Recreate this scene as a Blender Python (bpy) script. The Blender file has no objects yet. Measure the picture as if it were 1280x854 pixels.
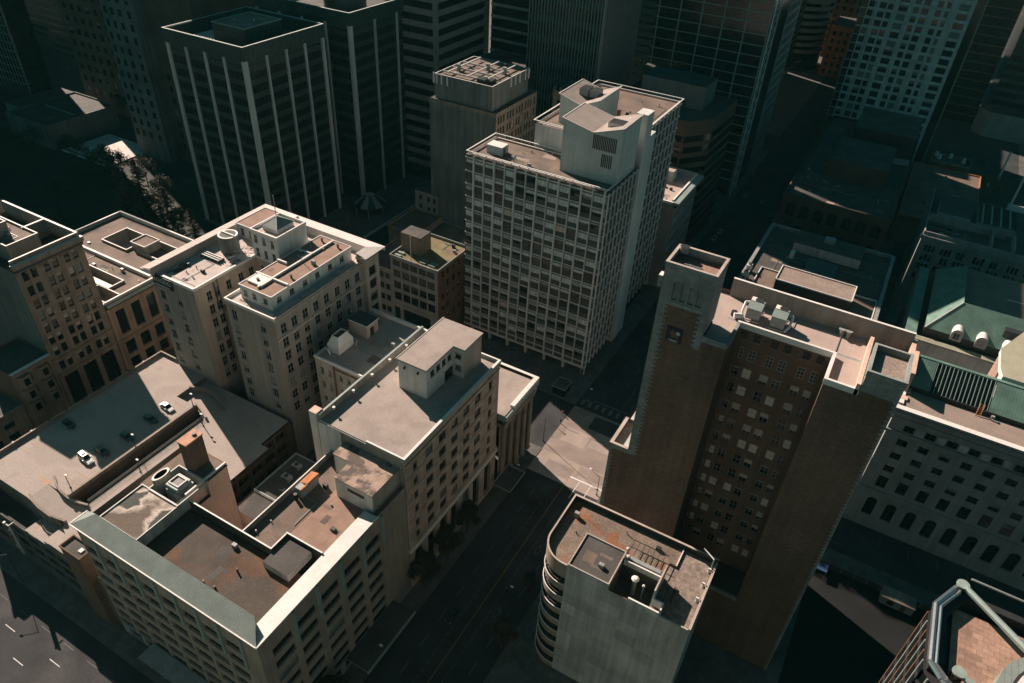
import bpy, bmesh, math, random
from mathutils import Vector, Matrix
R = random.Random(7)
SC = bpy.context.scene
COL = SC.collection
CAM = Vector((0, 0, 150.0))

# ------------------------------------------------------------------ materials
MATS = {}
ALB = 0.72
def M(name, col, rough=0.85, n=0.18, sc=0.35, fine=0.10, fsc=3.0, streak=0.0, metal=0.0, spec=0.3,
      ring=None, kind=None, k1=1.0, k2=0.1, kcol=None, spots=None, spotscale=0.08, spotlev=0.58, obj=False, emit=0.0, bump=0.0):
    if name in MATS: return MATS[name]
    if not metal:
        col = tuple(c*ALB for c in col); kcol = kcol and tuple(c*ALB for c in kcol); spots = spots and tuple(c*ALB for c in spots)
    m = bpy.data.materials.new(name); m.use_nodes = True
    nt = m.node_tree; nd = nt.nodes; lk = nt.links
    b = nd['Principled BSDF']
    b.inputs['Roughness'].default_value = rough
    b.inputs['Metallic'].default_value = metal
    b.inputs['Specular IOR Level'].default_value = spec
    if obj:
        tc = nd.new('ShaderNodeTexCoord'); pos = tc.outputs['Object']
    else:
        g = nd.new('ShaderNodeNewGeometry'); pos = g.outputs['Position']
    def noise(scale, det=4, vec=None, raw=False):
        t = nd.new('ShaderNodeTexNoise'); t.inputs['Scale'].default_value = scale
        t.inputs['Detail'].default_value = det
        lk.new(vec or pos, t.inputs['Vector'])
        if raw: return t.outputs['Fac']
        mr = nd.new('ShaderNodeMapRange'); lk.new(t.outputs['Fac'], mr.inputs[0]); mr.inputs[1].default_value = 0.3; mr.inputs[2].default_value = 0.7
        return mr.outputs[0]
    def math_(op, a, b_):
        t = nd.new('ShaderNodeMath'); t.operation = op
        for i, v in enumerate((a, b_)):
            if isinstance(v, (int, float)): t.inputs[i].default_value = v
            else: lk.new(v, t.inputs[i])
        return t.outputs[0]
    def mix(f, a, b_, mode='MIX'):
        t = nd.new('ShaderNodeMix'); t.data_type = 'RGBA'; t.blend_type = mode
        for i, v in ((0, f), (6, a), (7, b_)):
            if isinstance(v, (int, float)): t.inputs[i].default_value = v
            elif isinstance(v, tuple): t.inputs[i].default_value = (v[0], v[1], v[2], 1)
            else: lk.new(v, t.inputs[i])
        return t.outputs[2]
    base = col
    if kind in ('brick', 'tile', 'panel'):
        sx = nd.new('ShaderNodeSeparateXYZ'); lk.new(pos, sx.inputs[0])
        cx = nd.new('ShaderNodeCombineXYZ')
        if kind == 'tile':
            lk.new(sx.outputs[0], cx.inputs[0]); lk.new(sx.outputs[1], cx.inputs[1])
        else:
            lk.new(math_('ADD', sx.outputs[0], sx.outputs[1]), cx.inputs[0]); lk.new(sx.outputs[2], cx.inputs[1])
        bt = nd.new('ShaderNodeTexBrick'); lk.new(cx.outputs[0], bt.inputs['Vector'])
        bt.inputs['Scale'].default_value = 1.0
        bt.inputs['Brick Width'].default_value = k1; bt.inputs['Row Height'].default_value = k2
        bt.inputs['Mortar Size'].default_value = 0.012 if kind == 'brick' else 0.03
        bt.inputs['Mortar Smooth'].default_value = 0.3
        if kind != 'brick': bt.offset = 0.0 if kind == 'panel' else 0.5
        c1 = tuple(c * 1.15 for c in col); c2 = tuple(c * 0.82 for c in col)
        bt.inputs['Color1'].default_value = (*c1, 1); bt.inputs['Color2'].default_value = (*c2, 1)
        mc = kcol or tuple(c * 0.6 for c in col); bt.inputs['Mortar'].default_value = (*mc, 1)
        base = bt.outputs['Color']
    if kind in ('seamx', 'seamy', 'seamz'):
        sx = nd.new('ShaderNodeSeparateXYZ'); lk.new(pos, sx.inputs[0])
        s = sx.outputs['XYZ'.index(kind[4].upper())]
        fr = math_('FRACT', math_('DIVIDE', s, k1), 0.0)
        line = math_('LESS_THAN', fr, k2)
        base = mix(line, col, kcol or tuple(c * 0.55 for c in col))
    f1 = noise(sc)
    v = math_('MULTIPLY_ADD', f1, 2 * n); nd[-1].inputs[2].default_value = 1 - n
    f2 = noise(fsc, 3)
    v2 = math_('MULTIPLY_ADD', f2, 2 * fine); nd[-1].inputs[2].default_value = 1 - fine
    v = math_('MULTIPLY', v, v2)
    if streak:
        mp = nd.new('ShaderNodeMapping'); mp.inputs['Scale'].default_value = (0.9, 0.9, 0.045); lk.new(pos, mp.inputs[0])
        f3 = noise(1.0, 5, mp.outputs[0])
        v3 = math_('MULTIPLY_ADD', f3, 2 * streak); nd[-1].inputs[2].default_value = 1 - streak
        v = math_('MULTIPLY', v, v3)
    if spots:
        f4 = noise(spotscale, 6, None, True)
        rp = nd.new('ShaderNodeMapRange'); lk.new(f4, rp.inputs[0])
        rp.inputs[1].default_value = spotlev - 0.03; rp.inputs[2].default_value = spotlev + 0.05
        base = mix(rp.outputs[0], base, spots)
        if ring:
            rq = nd.new('ShaderNodeMapRange'); lk.new(f4, rq.inputs[0]); rq.inputs[1].default_value = spotlev+0.055; rq.inputs[2].default_value = spotlev+0.085
            base = mix(rq.outputs[0], base, ring)
    cv = nd.new('ShaderNodeCombineColor')
    for i in range(3): lk.new(v, cv.inputs[i])
    out = mix(1.0, base, cv.outputs[0], 'MULTIPLY')
    lk.new(out, b.inputs['Base Color'])
    if bump:
        bp = nd.new('ShaderNodeBump'); bp.inputs['Strength'].default_value = bump; bp.inputs['Distance'].default_value = 0.05
        lk.new(f2, bp.inputs['Height']); lk.new(bp.outputs[0], b.inputs['Normal'])
    MATS[name] = m
    return m

def GL(name, col, rough=0.06, spec=0.5, n=0.0):
    if name in MATS: return MATS[name]
    return M(name, col, rough=rough, spec=spec, n=0.3, sc=0.25, fine=0.05)

# ------------------------------------------------------------------ mesh builder
class MB:
    def __init__(s): s.v = []; s.f = []; s.fm = []; s.mats = []; s.smooth = False
    def mi(s, m):
        if m not in s.mats: s.mats.append(m)
        return s.mats.index(m)
    def face(s, pts, m):
        k = len(s.v); s.v.extend([tuple(p) for p in pts]); s.f.append(tuple(range(k, k + len(pts)))); s.fm.append(s.mi(m))
    def box(s, x0, x1, y0, y1, z0, z1, m, top=None, bottom=True, rot=0.0):
        if x0 > x1: x0, x1 = x1, x0
        if y0 > y1: y0, y1 = y1, y0
        P = [(x0,y0,z0),(x1,y0,z0),(x1,y1,z0),(x0,y1,z0),(x0,y0,z1),(x1,y0,z1),(x1,y1,z1),(x0,y1,z1)]
        if rot:
            cx, cy = (x0+x1)/2, (y0+y1)/2; c, sn = math.cos(rot), math.sin(rot)
            P = [(cx+(x-cx)*c-(y-cy)*sn, cy+(x-cx)*sn+(y-cy)*c, z) for x,y,z in P]
        k = len(s.v); s.v.extend(P); a = s.mi(m); t = s.mi(top or m)
        F = [((0,1,5,4),a),((1,2,6,5),a),((2,3,7,6),a),((3,0,4,7),a),((4,5,6,7),t)]
        if bottom: F.append(((3,2,1,0),a))
        for q, mm in F: s.f.append(tuple(k+i for i in q)); s.fm.append(mm)
        return s
    def prism(s, poly, z0, z1, m, top=None, bottom=False):
        n = len(poly); k = len(s.v)
        s.v.extend([(x,y,z0) for x,y in poly]); s.v.extend([(x,y,z1) for x,y in poly])
        a = s.mi(m); t = s.mi(top or m)
        for i in range(n):
            j = (i+1) % n; s.f.append((k+i,k+j,k+n+j,k+n+i)); s.fm.append(a)
        s.f.append(tuple(k+n+i for i in range(n))); s.fm.append(t)
        if bottom: s.f.append(tuple(k+n-1-i for i in range(n))); s.fm.append(a)
        return s
    def cyl(s, cx, cy, z0, z1, r, m, n=16, r2=None, top=None, cap=True):
        r2 = r if r2 is None else r2; k = len(s.v)
        for i in range(n):
            a = 2*math.pi*i/n; s.v.append((cx+r*math.cos(a), cy+r*math.sin(a), z0))
        for i in range(n):
            a = 2*math.pi*i/n; s.v.append((cx+r2*math.cos(a), cy+r2*math.sin(a), z1))
        a = s.mi(m); t = s.mi(top or m)
        for i in range(n):
            j = (i+1) % n; s.f.append((k+i,k+j,k+n+j,k+n+i)); s.fm.append(a)
        if cap:
            s.f.append(tuple(k+n+i for i in range(n))); s.fm.append(t)
            s.f.append(tuple(k+n-1-i for i in range(n))); s.fm.append(a)
        return s
    def tube(s, p, q, r, m, n=6, r2=None):
        p = Vector(p); q = Vector(q); d = (q-p)
        if d.length < 1e-6: return s
        d.normalize(); u = d.orthogonal().normalized(); w = d.cross(u); r2 = r if r2 is None else r2
        k = len(s.v)
        for c, rr in ((p, r), (q, r2)):
            for i in range(n):
                a = 2*math.pi*i/n; s.v.append(tuple(c + (u*math.cos(a)+w*math.sin(a))*rr))
        a = s.mi(m)
        for i in range(n):
            j = (i+1) % n; s.f.append((k+i,k+j,k+n+j,k+n+i)); s.fm.append(a)
        s.f.append(tuple(k+n-1-i for i in range(n))); s.fm.append(a); s.f.append(tuple(k+n+i for i in range(n))); s.fm.append(a)
        return s
    def path(s, pts, r, m, n=6):
        for a, b in zip(pts, pts[1:]): s.tube(a, b, r, m, n)
        return s
    def loft(s, rings, m, caps=True):
        k = len(s.v); n = len(rings[0])
        for rg in rings: s.v.extend([tuple(p) for p in rg])
        a = s.mi(m)
        for r in range(len(rings)-1):
            for i in range(n):
                j = (i+1) % n
                s.f.append((k+r*n+i,k+r*n+j,k+(r+1)*n+j,k+(r+1)*n+i)); s.fm.append(a)
        if caps:
            s.f.append(tuple(k+n-1-i for i in range(n))); s.fm.append(a)
            q = k+(len(rings)-1)*n; s.f.append(tuple(q+i for i in range(n))); s.fm.append(a)
        return s
    def rim(s, x0, x1, y0, y1, z0, z1, t, m, cap=None):   # a parapet round a rectangle, four pieces butted
        for a in ((x0,x1,y0,y0+t),(x0,x1,y1-t,y1),(x0,x0+t,y0+t,y1-t),(x1-t,x1,y0+t,y1-t)):
            s.box(*a, z0, z1, m, top=cap)
        return s
    def mesh(s, name, origin=(0,0,0)):
        me = bpy.data.meshes.new(name); ox, oy, oz = origin
        me.from_pydata([(x-ox,y-oy,z-oz) for x,y,z in s.v], [], s.f)
        for m in s.mats: me.materials.append(m)
        me.polygons.foreach_set('material_index', s.fm)
        if s.smooth: me.polygons.foreach_set('use_smooth', [True]*len(s.f))
        me.update(); return me

def tag(o, label=None, cat=None, group=None, kind=None):
    if label: o['label'] = label
    if cat: o['category'] = cat
    if group: o['group'] = group
    if kind: o['kind'] = kind
    return o
def root(name, loc, label, cat, group=None, rz=0.0):
    o = bpy.data.objects.new(name, None); COL.objects.link(o)
    o.location = loc; o.rotation_euler[2] = rz; o.empty_display_size = 0.5
    return tag(o, label, cat, group)
def part(name, mb, parent, label=None, kind=None, local=False):
    # world-coordinate mesh (or local=True) hung under a parent whose chain is unrotated
    if local: org = (0,0,0)
    else:
        org = Vector((0,0,0)); p = parent
        while p: org = org + p.location; p = p.parent
    o = bpy.data.objects.new(name, mb.mesh(name, org)); COL.objects.link(o); o.parent = parent
    return tag(o, label, None, None, kind)
def single(name, mb, loc, label, cat, group=None, kind=None, local=False):
    o = bpy.data.objects.new(name, mb.mesh(name, (0,0,0) if local else loc)); COL.objects.link(o); o.location = loc
    return tag(o, label, cat, group, kind)
def setting(name, mb, kind='structure'):
    o = bpy.data.objects.new(name, mb.mesh(name)); COL.objects.link(o); o['kind'] = kind; return o
def clone(o, loc, rz=None, label=None, parent=None):
    c = o.copy(); COL.objects.link(c)
    if parent is None:
        c.location = loc
        if rz is not None: c.rotation_euler[2] = rz
        if label: c['label'] = label
    else: c.parent = parent
    for ch in list(o.children): clone(ch, None, None, None, c)
    return c

# ------------------------------------------------------------------ facades
def FP(face, plane, u, d, z):
    return {'S': (u, plane-d, z), 'N': (u, plane+d, z), 'E': (plane+d, u, z), 'W': (plane-d, u, z)}[face]
class Style:
    def __init__(s, name, frame, glass, blinds=(), fw=0.09, nx=1, nz=1, sill=None, inset=0.12, weights=(1,), arch=False):
        s.__dict__.update(name=name, frame=frame, glass=glass, blinds=blinds, fw=fw, nx=nx, nz=nz, sill=sill, inset=inset, weights=weights, arch=arch)
WCACHE = {}
def winmesh(face, w, h, st, var, depth):
    key = (face, round(w,2), round(h,2), st.name, var, round(depth,2))
    if key in WCACHE: return WCACHE[key]
    mb = MB(); d0 = -depth
    def slab(ua, ub, za, zb, da, db, m):
        a = FP(face, 0, ua, da, za); b = FP(face, 0, ub, db, zb)
        mb.box(min(a[0],b[0]), max(a[0],b[0]), min(a[1],b[1]), max(a[1],b[1]), za, zb, m)
    def quad(ua, ub, za, zb, d, m):
        mb.face([FP(face,0,ua,d,za), FP(face,0,ub,d,za), FP(face,0,ub,d,zb), FP(face,0,ua,d,zb)], m)
    f = st.fw
    g0 = d0 + 0.03
    if var == 0: quad(0, w, 0, h, g0, st.glass)
    else:
        fr = {1: 0.5, 2: 1.0, 3: 0.3, 4: 0.75, 5: 1.0}[var]
        bm = st.blinds[(var-1) % len(st.blinds)]
        if fr < 1: quad(0, w, 0, h*(1-fr), g0, st.glass); quad(0, w, h*(1-fr), h, g0, bm)
        else: quad(0, w, 0, h, g0, bm)
    if f > 0:
        e = 0.0; dd = g0 + 0.07
        slab(0, f, 0, h, g0, dd, st.frame); slab(w-f, w, 0, h, g0, dd, st.frame)
        slab(f, w-f, 0, f, g0, dd, st.frame); slab(f, w-f, h-f, h, g0, dd, st.frame)
        for i in range(1, st.nx):
            u = w*i/st.nx; slab(u-f*0.4, u+f*0.4, f, h-f, g0, dd-0.01, st.frame)
        for i in range(1, st.nz):
            z = h*i/st.nz; slab(f, w-f, z-f*0.35, z+f*0.35, g0, dd-0.02, st.frame)
    if st.sill:
        slab(-0.12, w+0.12, -0.16, -0.005, -0.05, 0.14, st.sill)
    if st.arch:   # round head: stone filler in the two top corners
        n = 6; r = w/2; zc = h - r
        for sgn in (0, 1):
            for i in range(n):
                a0 = math.pi/2*i/n; a1 = math.pi/2*(i+1)/n
                def pt(a): return (r - r*math.cos(a) if sgn == 0 else r + r*math.cos(a), zc + r*math.sin(a))
                (u0,z0),(u1,z1) = pt(a0), pt(a1); ue = 0 if sgn == 0 else w
                mb.face([FP(face,0,ue,-0.02,z0), FP(face,0,u0,-0.02,z0), FP(face,0,u1,-0.02,z1), FP(face,0,ue,-0.02,z1)], st.arch)
    me = mb.mesh('window'); WCACHE[key] = me; return me

def clutter(B, x0, x1, y0, y1, z, seed, npatch=5, npipe=2, nbox=3, dark=None):
    r = random.Random(seed)
    for i in range(npatch):
        w = r.uniform(.8, min(4.5,(x1-x0)*.4)); d = r.uniform(.6, min(3.5,(y1-y0)*.4)); x = r.uniform(x0, x1-w); y = r.uniform(y0, y1-d)
        b = B.p('roof_patch', 'patch%d_%d' % (seed, i)); zz = z+.012+.004*i
        b.face([(x,y,zz),(x+w,y,zz),(x+w,y+d,zz),(x,y+d,zz)], dark or (ROOFB, ROOFD, GRAV, ROOFK)[r.randrange(4)])
    for i in range(npipe):
        b = B.p('conduit', 'pipe%d_%d' % (seed, i)); x = r.uniform(x0,x1); y = r.uniform(y0,y1)
        if r.random() < .5: pts = [(x0+.3,y,z+.15),(x,y,z+.15),(x,r.uniform(y0,y1),z+.15)]
        else: pts = [(x,y0+.3,z+.15),(x,y,z+.15),(r.uniform(x0,x1),y,z+.15)]
        b.path(pts, .07, GREYM, 4)
    for i in range(nbox):
        x = r.uniform(x0+.6,x1-.6); y = r.uniform(y0+.6,y1-.6); k = r.random(); h = r.uniform(.4,1.3)
        b = B.p('roof_vent' if k < .6 else 'roof_box', 'bx%d_%d' % (seed, i))
        if k < .6: b.cyl(x,y,z,z+h,r.uniform(.1,.22),r.choice([GREYM,DARKM,LEDGE]),8)
        else: b.box(x-.5,x+.5,y-.35,y+.35,z,z+h,r.choice([GREYM,GREYM,DARKM]))
class Bld:
    """a building: an Empty with wall / roof / parapet / window ... parts"""
    def __init__(s, name, label, cx, cy, cat='building', group=None, z=0.0):
        s.root = root(name, (cx, cy, z), label, cat, group); s.parts = {}; s.order = []; s.wins = []
    def p(s, name, key=None, label=None):
        k = key or name
        if k not in s.parts: s.parts[k] = (name, MB(), label); s.order.append(k)
        return s.parts[k][1]
    def strip(s, mb, face, plane, u0, u1, z0, z1, m):
        if u1-u0 < 1e-4 or z1-z0 < 1e-4: return
        mb.face([FP(face,plane,u0,0,z0), FP(face,plane,u1,0,z0), FP(face,plane,u1,0,z1), FP(face,plane,u0,0,z1)], m)
    def facade(s, face, plane, u0, u1, z0, z1, m, cols=(), rows=(), depth=0.3, st=None, skip=None, mb=None, name='window', reveal=None):
        mb = mb or s.p('wall'); cols = sorted(c for c in cols if c[0] > u0 and c[1] < u1); rows = sorted(r for r in rows if r[0] >= z0-1e-6 and r[1] <= z1+1e-6)
        rv = reveal or m
        if not cols or not rows: s.strip(mb, face, plane, u0, u1, z0, z1, m); return
        z = z0
        for ri, (za, zb) in enumerate(rows):
            s.strip(mb, face, plane, u0, u1, z, za, m); u = u0
            for ci, (ua, ub) in enumerate(cols):
                if skip and skip(ci, ri): continue
                s.strip(mb, face, plane, u, ua, za, zb, m); u = ub
                q = lambda uu, dd, zz: FP(face, plane, uu, dd, zz)
                mb.face([q(ua,0,za), q(ua,-depth,za), q(ua,-depth,zb), q(ua,0,zb)], rv)
                mb.face([q(ub,0,za), q(ub,0,zb), q(ub,-depth,zb), q(ub,-depth,za)], rv)
                mb.face([q(ua,0,za), q(ub,0,za), q(ub,-depth,za), q(ua,-depth,za)], rv)
                mb.face([q(ua,0,zb), q(ua,-depth,zb), q(ub,-depth,zb), q(ub,0,zb)], rv)
                if st:
                    var = 0
                    if st.blinds: var = R.choices(range(len(st.weights)), st.weights)[0]
                    s.wins.append((FP(face, plane, ua, 0, za), winmesh(face, ub-ua, zb-za, st, var, depth-0.02), name))
            s.strip(mb, face, plane, u, u1, za, zb, m); z = zb
        s.strip(mb, face, plane, u0, u1, z, z1, m)
    def done(s):
        for k in s.order:
            name, mb, label = s.parts[k]
            if mb.f: part(name, mb, s.root, label)
        L = s.root.location
        s.wins.sort(key=lambda w: (Vector(w[0])-CAM).length)
        for p, me, nm in s.wins[:98]:
            o = bpy.data.objects.new(nm, me); COL.objects.link(o); o.parent = s.root; o.location = Vector(p)-L
        rest = s.wins[98:]
        if rest:
            mb = MB()
            for p, me, nm in rest:
                k = len(mb.v); mb.v.extend([(v.co.x+p[0], v.co.y+p[1], v.co.z+p[2]) for v in me.vertices])
                ix = [mb.mi(m) for m in me.materials]
                for pl in me.polygons: mb.f.append(tuple(k+i for i in pl.vertices)); mb.fm.append(ix[pl.material_index])
            part('window', mb, s.root, kind='stuff')
        return s.root
def cl(c, w): return [(x-w/2, x+w/2) for x in c]
def rng(a, step, n): return [a+step*i for i in range(n)]
# ------------------------------------------------------------------ palette
ASPH = M('asphalt', (0.045,0.047,0.05), n=0.3, sc=0.15, fine=0.2, fsc=2.5, rough=0.9, spots=(0.065,0.065,0.067), spotscale=0.06)
ASPH2 = M('asphalt_patch', (0.06,0.06,0.06), n=0.2, sc=0.3)
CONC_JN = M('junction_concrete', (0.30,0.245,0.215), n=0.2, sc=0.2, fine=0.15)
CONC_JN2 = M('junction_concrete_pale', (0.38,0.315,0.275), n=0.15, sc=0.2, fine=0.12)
PAVE = M('pavement', (0.13,0.13,0.125), n=0.2, sc=0.2, kind='tile', k1=1.5, k2=1.5)
KERB = M('kerb', (0.22,0.22,0.21))
PAINT = M('road_paint', (0.7,0.7,0.68), n=0.2, sc=1.0)
PAINTD = M('dim_road_paint', (0.17,0.175,0.17), n=0.3, sc=1.2)  # darker road paint, so these markings stand out less
YEL = M('yellow_paint', (0.42,0.22,0.07), n=0.2, sc=1.0)
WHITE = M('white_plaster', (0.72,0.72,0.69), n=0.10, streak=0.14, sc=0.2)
WHITEM = M('white_metal', (0.78,0.79,0.77), rough=0.45, n=0.06)
LEDGE = M('pale_ledge', (0.82,0.80,0.76), rough=0.6, n=0.06)
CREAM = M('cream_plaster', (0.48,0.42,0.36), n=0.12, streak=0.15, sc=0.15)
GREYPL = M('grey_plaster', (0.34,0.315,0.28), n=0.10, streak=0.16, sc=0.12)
TAN = M('tan_stone', (0.50,0.395,0.31), n=0.15, streak=0.16, sc=0.25, kind='panel', k1=2.2, k2=0.75, kcol=(0.35,0.28,0.22))
TERRA = M('terracotta_stone', (0.34,0.245,0.18), n=0.2, streak=0.2, sc=0.3)
TAN2 = M('weathered_stone', (0.27,0.22,0.175), n=0.2, streak=0.22, sc=0.3)
BEIGE = M('beige_stone', (0.36,0.30,0.245), n=0.12, streak=0.15, sc=0.25)
BRICKB = M('brown_brick', (0.165,0.104,0.074), n=0.22, streak=0.14, sc=0.10, kind='brick', k1=0.8, k2=0.27, kcol=(0.25,0.195,0.155))
BRICKR = M('red_brick', (0.25,0.11,0.065), n=0.2, streak=0.1, sc=0.2, kind='brick', k1=0.7, k2=0.26, kcol=(0.25,0.17,0.13))
BRICKO = M('orange_brick_sun_glow', (0.85,0.28,0.085), n=0.2, sc=0.3)  # brick colour brightened to imitate reflected sun
QUOIN = M('grey_limestone', (0.27,0.29,0.28), n=0.2, streak=0.15, sc=0.3, kind='brick', k1=1.6, k2=0.62, kcol=(0.13,0.135,0.13))
LIME = M('pale_limestone', (0.3,0.31,0.30), n=0.15, streak=0.16, sc=0.2)
CONCG = M('grey_concrete', (0.52,0.53,0.495), n=0.16, streak=0.22, sc=0.15, kind='panel', k1=4.2, k2=3.1, kcol=(0.41,0.42,0.40))
GREENCON = M('stained_concrete', (0.17,0.185,0.175), n=0.2, streak=0.25, sc=0.12)
ROOFP = M('pale_roof_membrane', (0.40,0.34,0.305), n=0.10, sc=0.25, fine=0.06, fsc=1.5, kind='seamx', k1=1.35, k2=0.03, kcol=(0.35,0.30,0.27), spots=(0.36,0.305,0.272), spotscale=0.22, spotlev=0.56)
ROOFW = M('whitish_roof', (0.60,0.52,0.48), n=0.12, sc=0.3, fine=0.08, kind='seamy', k1=1.2, k2=0.05, kcol=(0.48,0.42,0.39), spots=(0.42,0.34,0.30), spotscale=0.4, spotlev=0.60)
ROOFB = M('brown_tar_roof', (0.205,0.15,0.12), n=0.22, sc=0.2, fine=0.15, spots=(0.15,0.115,0.095), spotscale=0.15)
ROOFR = M('reddish_felt_roof', (0.33,0.215,0.165), n=0.16, sc=0.4, fine=0.10, kind='seamx', k1=1.1, k2=0.05, kcol=(0.26,0.17,0.135))
ROOFD = M('dark_tar_roof', (0.085,0.08,0.075), n=0.25, sc=0.2, fine=0.2, spots=(0.12,0.105,0.09), spotscale=0.12)
ROOFL = M('stained_brown_roof', (0.085,0.068,0.055), n=0.25, sc=0.25, fine=0.2, spots=(0.125,0.07,0.042), spotscale=0.11, spotlev=0.54)
ROOFK = M('blotched_penthouse_roof', (0.42,0.31,0.25), n=0.2, sc=0.5, fine=0.15, spots=(0.13,0.105,0.09), spotscale=0.28, spotlev=0.53)
ROOFS = M('efflorescence_roof', (0.15,0.115,0.09), n=0.15, sc=0.4, fine=0.25, fsc=5, spots=(0.62,0.54,0.47), spotscale=0.13, spotlev=0.49, ring=(0.05,0.055,0.05))
GRAV = M('gravel_roof', (0.32,0.255,0.215), n=0.12, sc=0.3, fine=0.35, fsc=4.5)
GRAVR = M('rusty_gravel_roof', (0.22,0.17,0.135), n=0.2, sc=0.3, fine=0.35, fsc=4.0, spots=(0.27,0.12,0.06), spotscale=0.16, spotlev=0.58)
PAVER = M('roof_pavers', (0.28,0.225,0.19), kind='tile', k1=0.9, k2=0.9, n=0.25, sc=0.9, fine=0.2)
COPPERG = M('green_copper_roof', (0.15,0.27,0.22), n=0.25, sc=0.3, kind='seamx', k1=0.62, k2=0.12, kcol=(0.09,0.16,0.13), rough=0.6)
COPPERGY = M('green_copper_roof_side', (0.15,0.26,0.22), n=0.25, sc=0.3, kind='seamy', k1=0.62, k2=0.12, kcol=(0.11,0.19,0.165), rough=0.6)
SEAMG = M('grey_seamed_metal', (0.27,0.315,0.29), rough=0.5, n=0.12, sc=0.4, kind='seamx', k1=0.62, k2=0.09, kcol=(0.17,0.225,0.205))
SEAMW = M('sun_pale_seamed_metal', (0.62,0.59,0.56), rough=0.5, n=0.08, sc=0.4, kind='seamy', k1=0.62, k2=0.06, kcol=(0.54,0.52,0.5))
PLANK = M('pale_plank_cornice', (0.55,0.50,0.46), n=0.1, kind='seamy', k1=1.7, k2=0.05, kcol=(0.3,0.28,0.26))
PLANKX = M('pale_plank_cornice_rear', (0.78,0.73,0.70), n=0.06, kind='seamx', k1=1.7, k2=0.03, kcol=(0.6,0.56,0.54))
CORR = M('pale_ribbed_cladding', (0.64,0.69,0.66), n=0.08, streak=0.08, rough=0.6, kind='seamx', k1=0.7, k2=0.12, kcol=(0.46,0.5,0.48))
DARKM = M('dark_metal', (0.035,0.037,0.038), rough=0.5)
GREYM = M('grey_metal', (0.33,0.35,0.34), rough=0.45, n=0.15, sc=1.0)
STEEL = M('polished_steel', (0.62,0.62,0.61), rough=0.32, metal=1.0, n=0.05)
TEALM = M('teal_coping', (0.30,0.38,0.35), rough=0.5, n=0.1)
RUST = M('rusty_steel', (0.2,0.10,0.06), n=0.3, sc=1.0)
ORANGE = M('orange_rust', (0.5,0.2,0.085), n=0.25, sc=0.8)
PINK = M('pink_plaster', (0.74,0.52,0.42), n=0.08, streak=0.10, sc=0.2)
G_DARK = GL('dark_glass', (0.012,0.016,0.017), 0.07, 0.5)
G_TEAL = GL('teal_glass', (0.022,0.036,0.036), 0.05, 0.6)
G_PANEL = GL('dark_spandrel', (0.03,0.036,0.034), 0.25, 0.4)
BLIND = M('window_blind', (0.48,0.43,0.375), rough=0.5, n=0.15, sc=0.5)
BLINDG = M('grey_window_blind', (0.2,0.235,0.225), rough=0.4, n=0.2, sc=0.5)
BLINDW = M('white_window_blind', (0.68,0.62,0.55), rough=0.5, n=0.1)
FR_W = M('white_frame', (0.42,0.42,0.40), rough=0.5)
FR_D = M('dark_frame', (0.05,0.052,0.05), rough=0.5)
FR_T = M('tan_frame', (0.11,0.095,0.08), rough=0.6)
SIGNW = M('sign_white', (0.55,0.56,0.56), rough=0.5)
SIGND = M('sign_dark', (0.03,0.035,0.038), rough=0.5)
SIGNR = M('sign_red', (0.10,0.018,0.015), rough=0.5)
BLUE = M('emblem_blue', (0.012,0.025,0.055), rough=0.5)
GOLD = M('emblem_gold', (0.2,0.10,0.045), rough=0.5)
BARK = M('bark', (0.06,0.045,0.035), n=0.2)
LEAF = M('leaf', (0.045,0.058,0.028), n=0.5, sc=0.5, fine=0.3, rough=0.7)
LEAFB = M('russet_leaf', (0.065,0.045,0.03), n=0.5, sc=0.5, fine=0.3, rough=0.7)
LEAFC = M('conifer_needle', (0.075,0.06,0.042), n=0.4, sc=0.5, fine=0.3, rough=0.7)
LEAFY = M('bright_leaf', (0.12,0.12,0.045), n=0.4, sc=0.5, fine=0.3, rough=0.7)

S_SASH = Style('sash', FR_W, G_DARK, (BLINDG, BLINDG, BLIND), fw=0.10, nx=2, nz=2, sill=LIME, weights=(6,1,0.6,0.4))
S_SASHD = Style('sashd', FR_D, G_DARK, (BLIND, BLINDG, BLIND), fw=0.10, nx=2, nz=2, sill=TAN2, weights=(5,1,0.5,0.7))
S_STONE = Style('stone', FR_D, G_DARK, (BLIND, BLINDG, BLIND, BLIND), fw=0.10, nx=1, nz=2, sill=TAN2, weights=(3,1.2,0.7,1,1))
S_TAN3 = Style('tan3', FR_T, G_DARK, (BLINDG, BLINDG), fw=0.12, nx=3, nz=2, sill=None, weights=(7,1,1))
S_TAN1 = Style('tan1', FR_T, G_DARK, (BLINDG, BLINDG), fw=0.12, nx=1, nz=2, sill=None, weights=(7,1,1))
S_BAND = Style('band', FR_D, G_DARK, (BLINDG, BLINDG), fw=0.07, nx=4, nz=1, weights=(8,1,0.6))
S_BRICK = Style('brickwin', FR_W, G_DARK, (BLIND, BLINDW, BLINDG, BLIND), fw=0.07, nx=2, nz=2, sill=BRICKB, weights=(2,1.3,2.6,1.6,1.6))
S_ARCHB = Style('archbrick', FR_W, G_DARK, (BLINDG,), fw=0.09, nx=2, nz=3, weights=(3,1), arch=BRICKB)
S_CLAS = Style('classical', FR_D, G_DARK, (BLINDG,), fw=0.10, nx=2, nz=2, weights=(9,1))
S_CLAST = Style('classicaltall', FR_D, G_DARK, (BLINDG,), fw=0.10, nx=2, nz=4, weights=(9,1))
S_CLARC = Style('classicalarch', FR_D, G_DARK, (), fw=0.10, nx=2, nz=3, arch=LIME)
PANE_L = M('pale_curtained_pane', (0.72,0.82,0.79), rough=0.3, n=0.25, sc=0.8)
PANE_M = M('grey_curtained_pane', (0.42,0.50,0.48), rough=0.3, n=0.25, sc=0.8)
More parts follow.
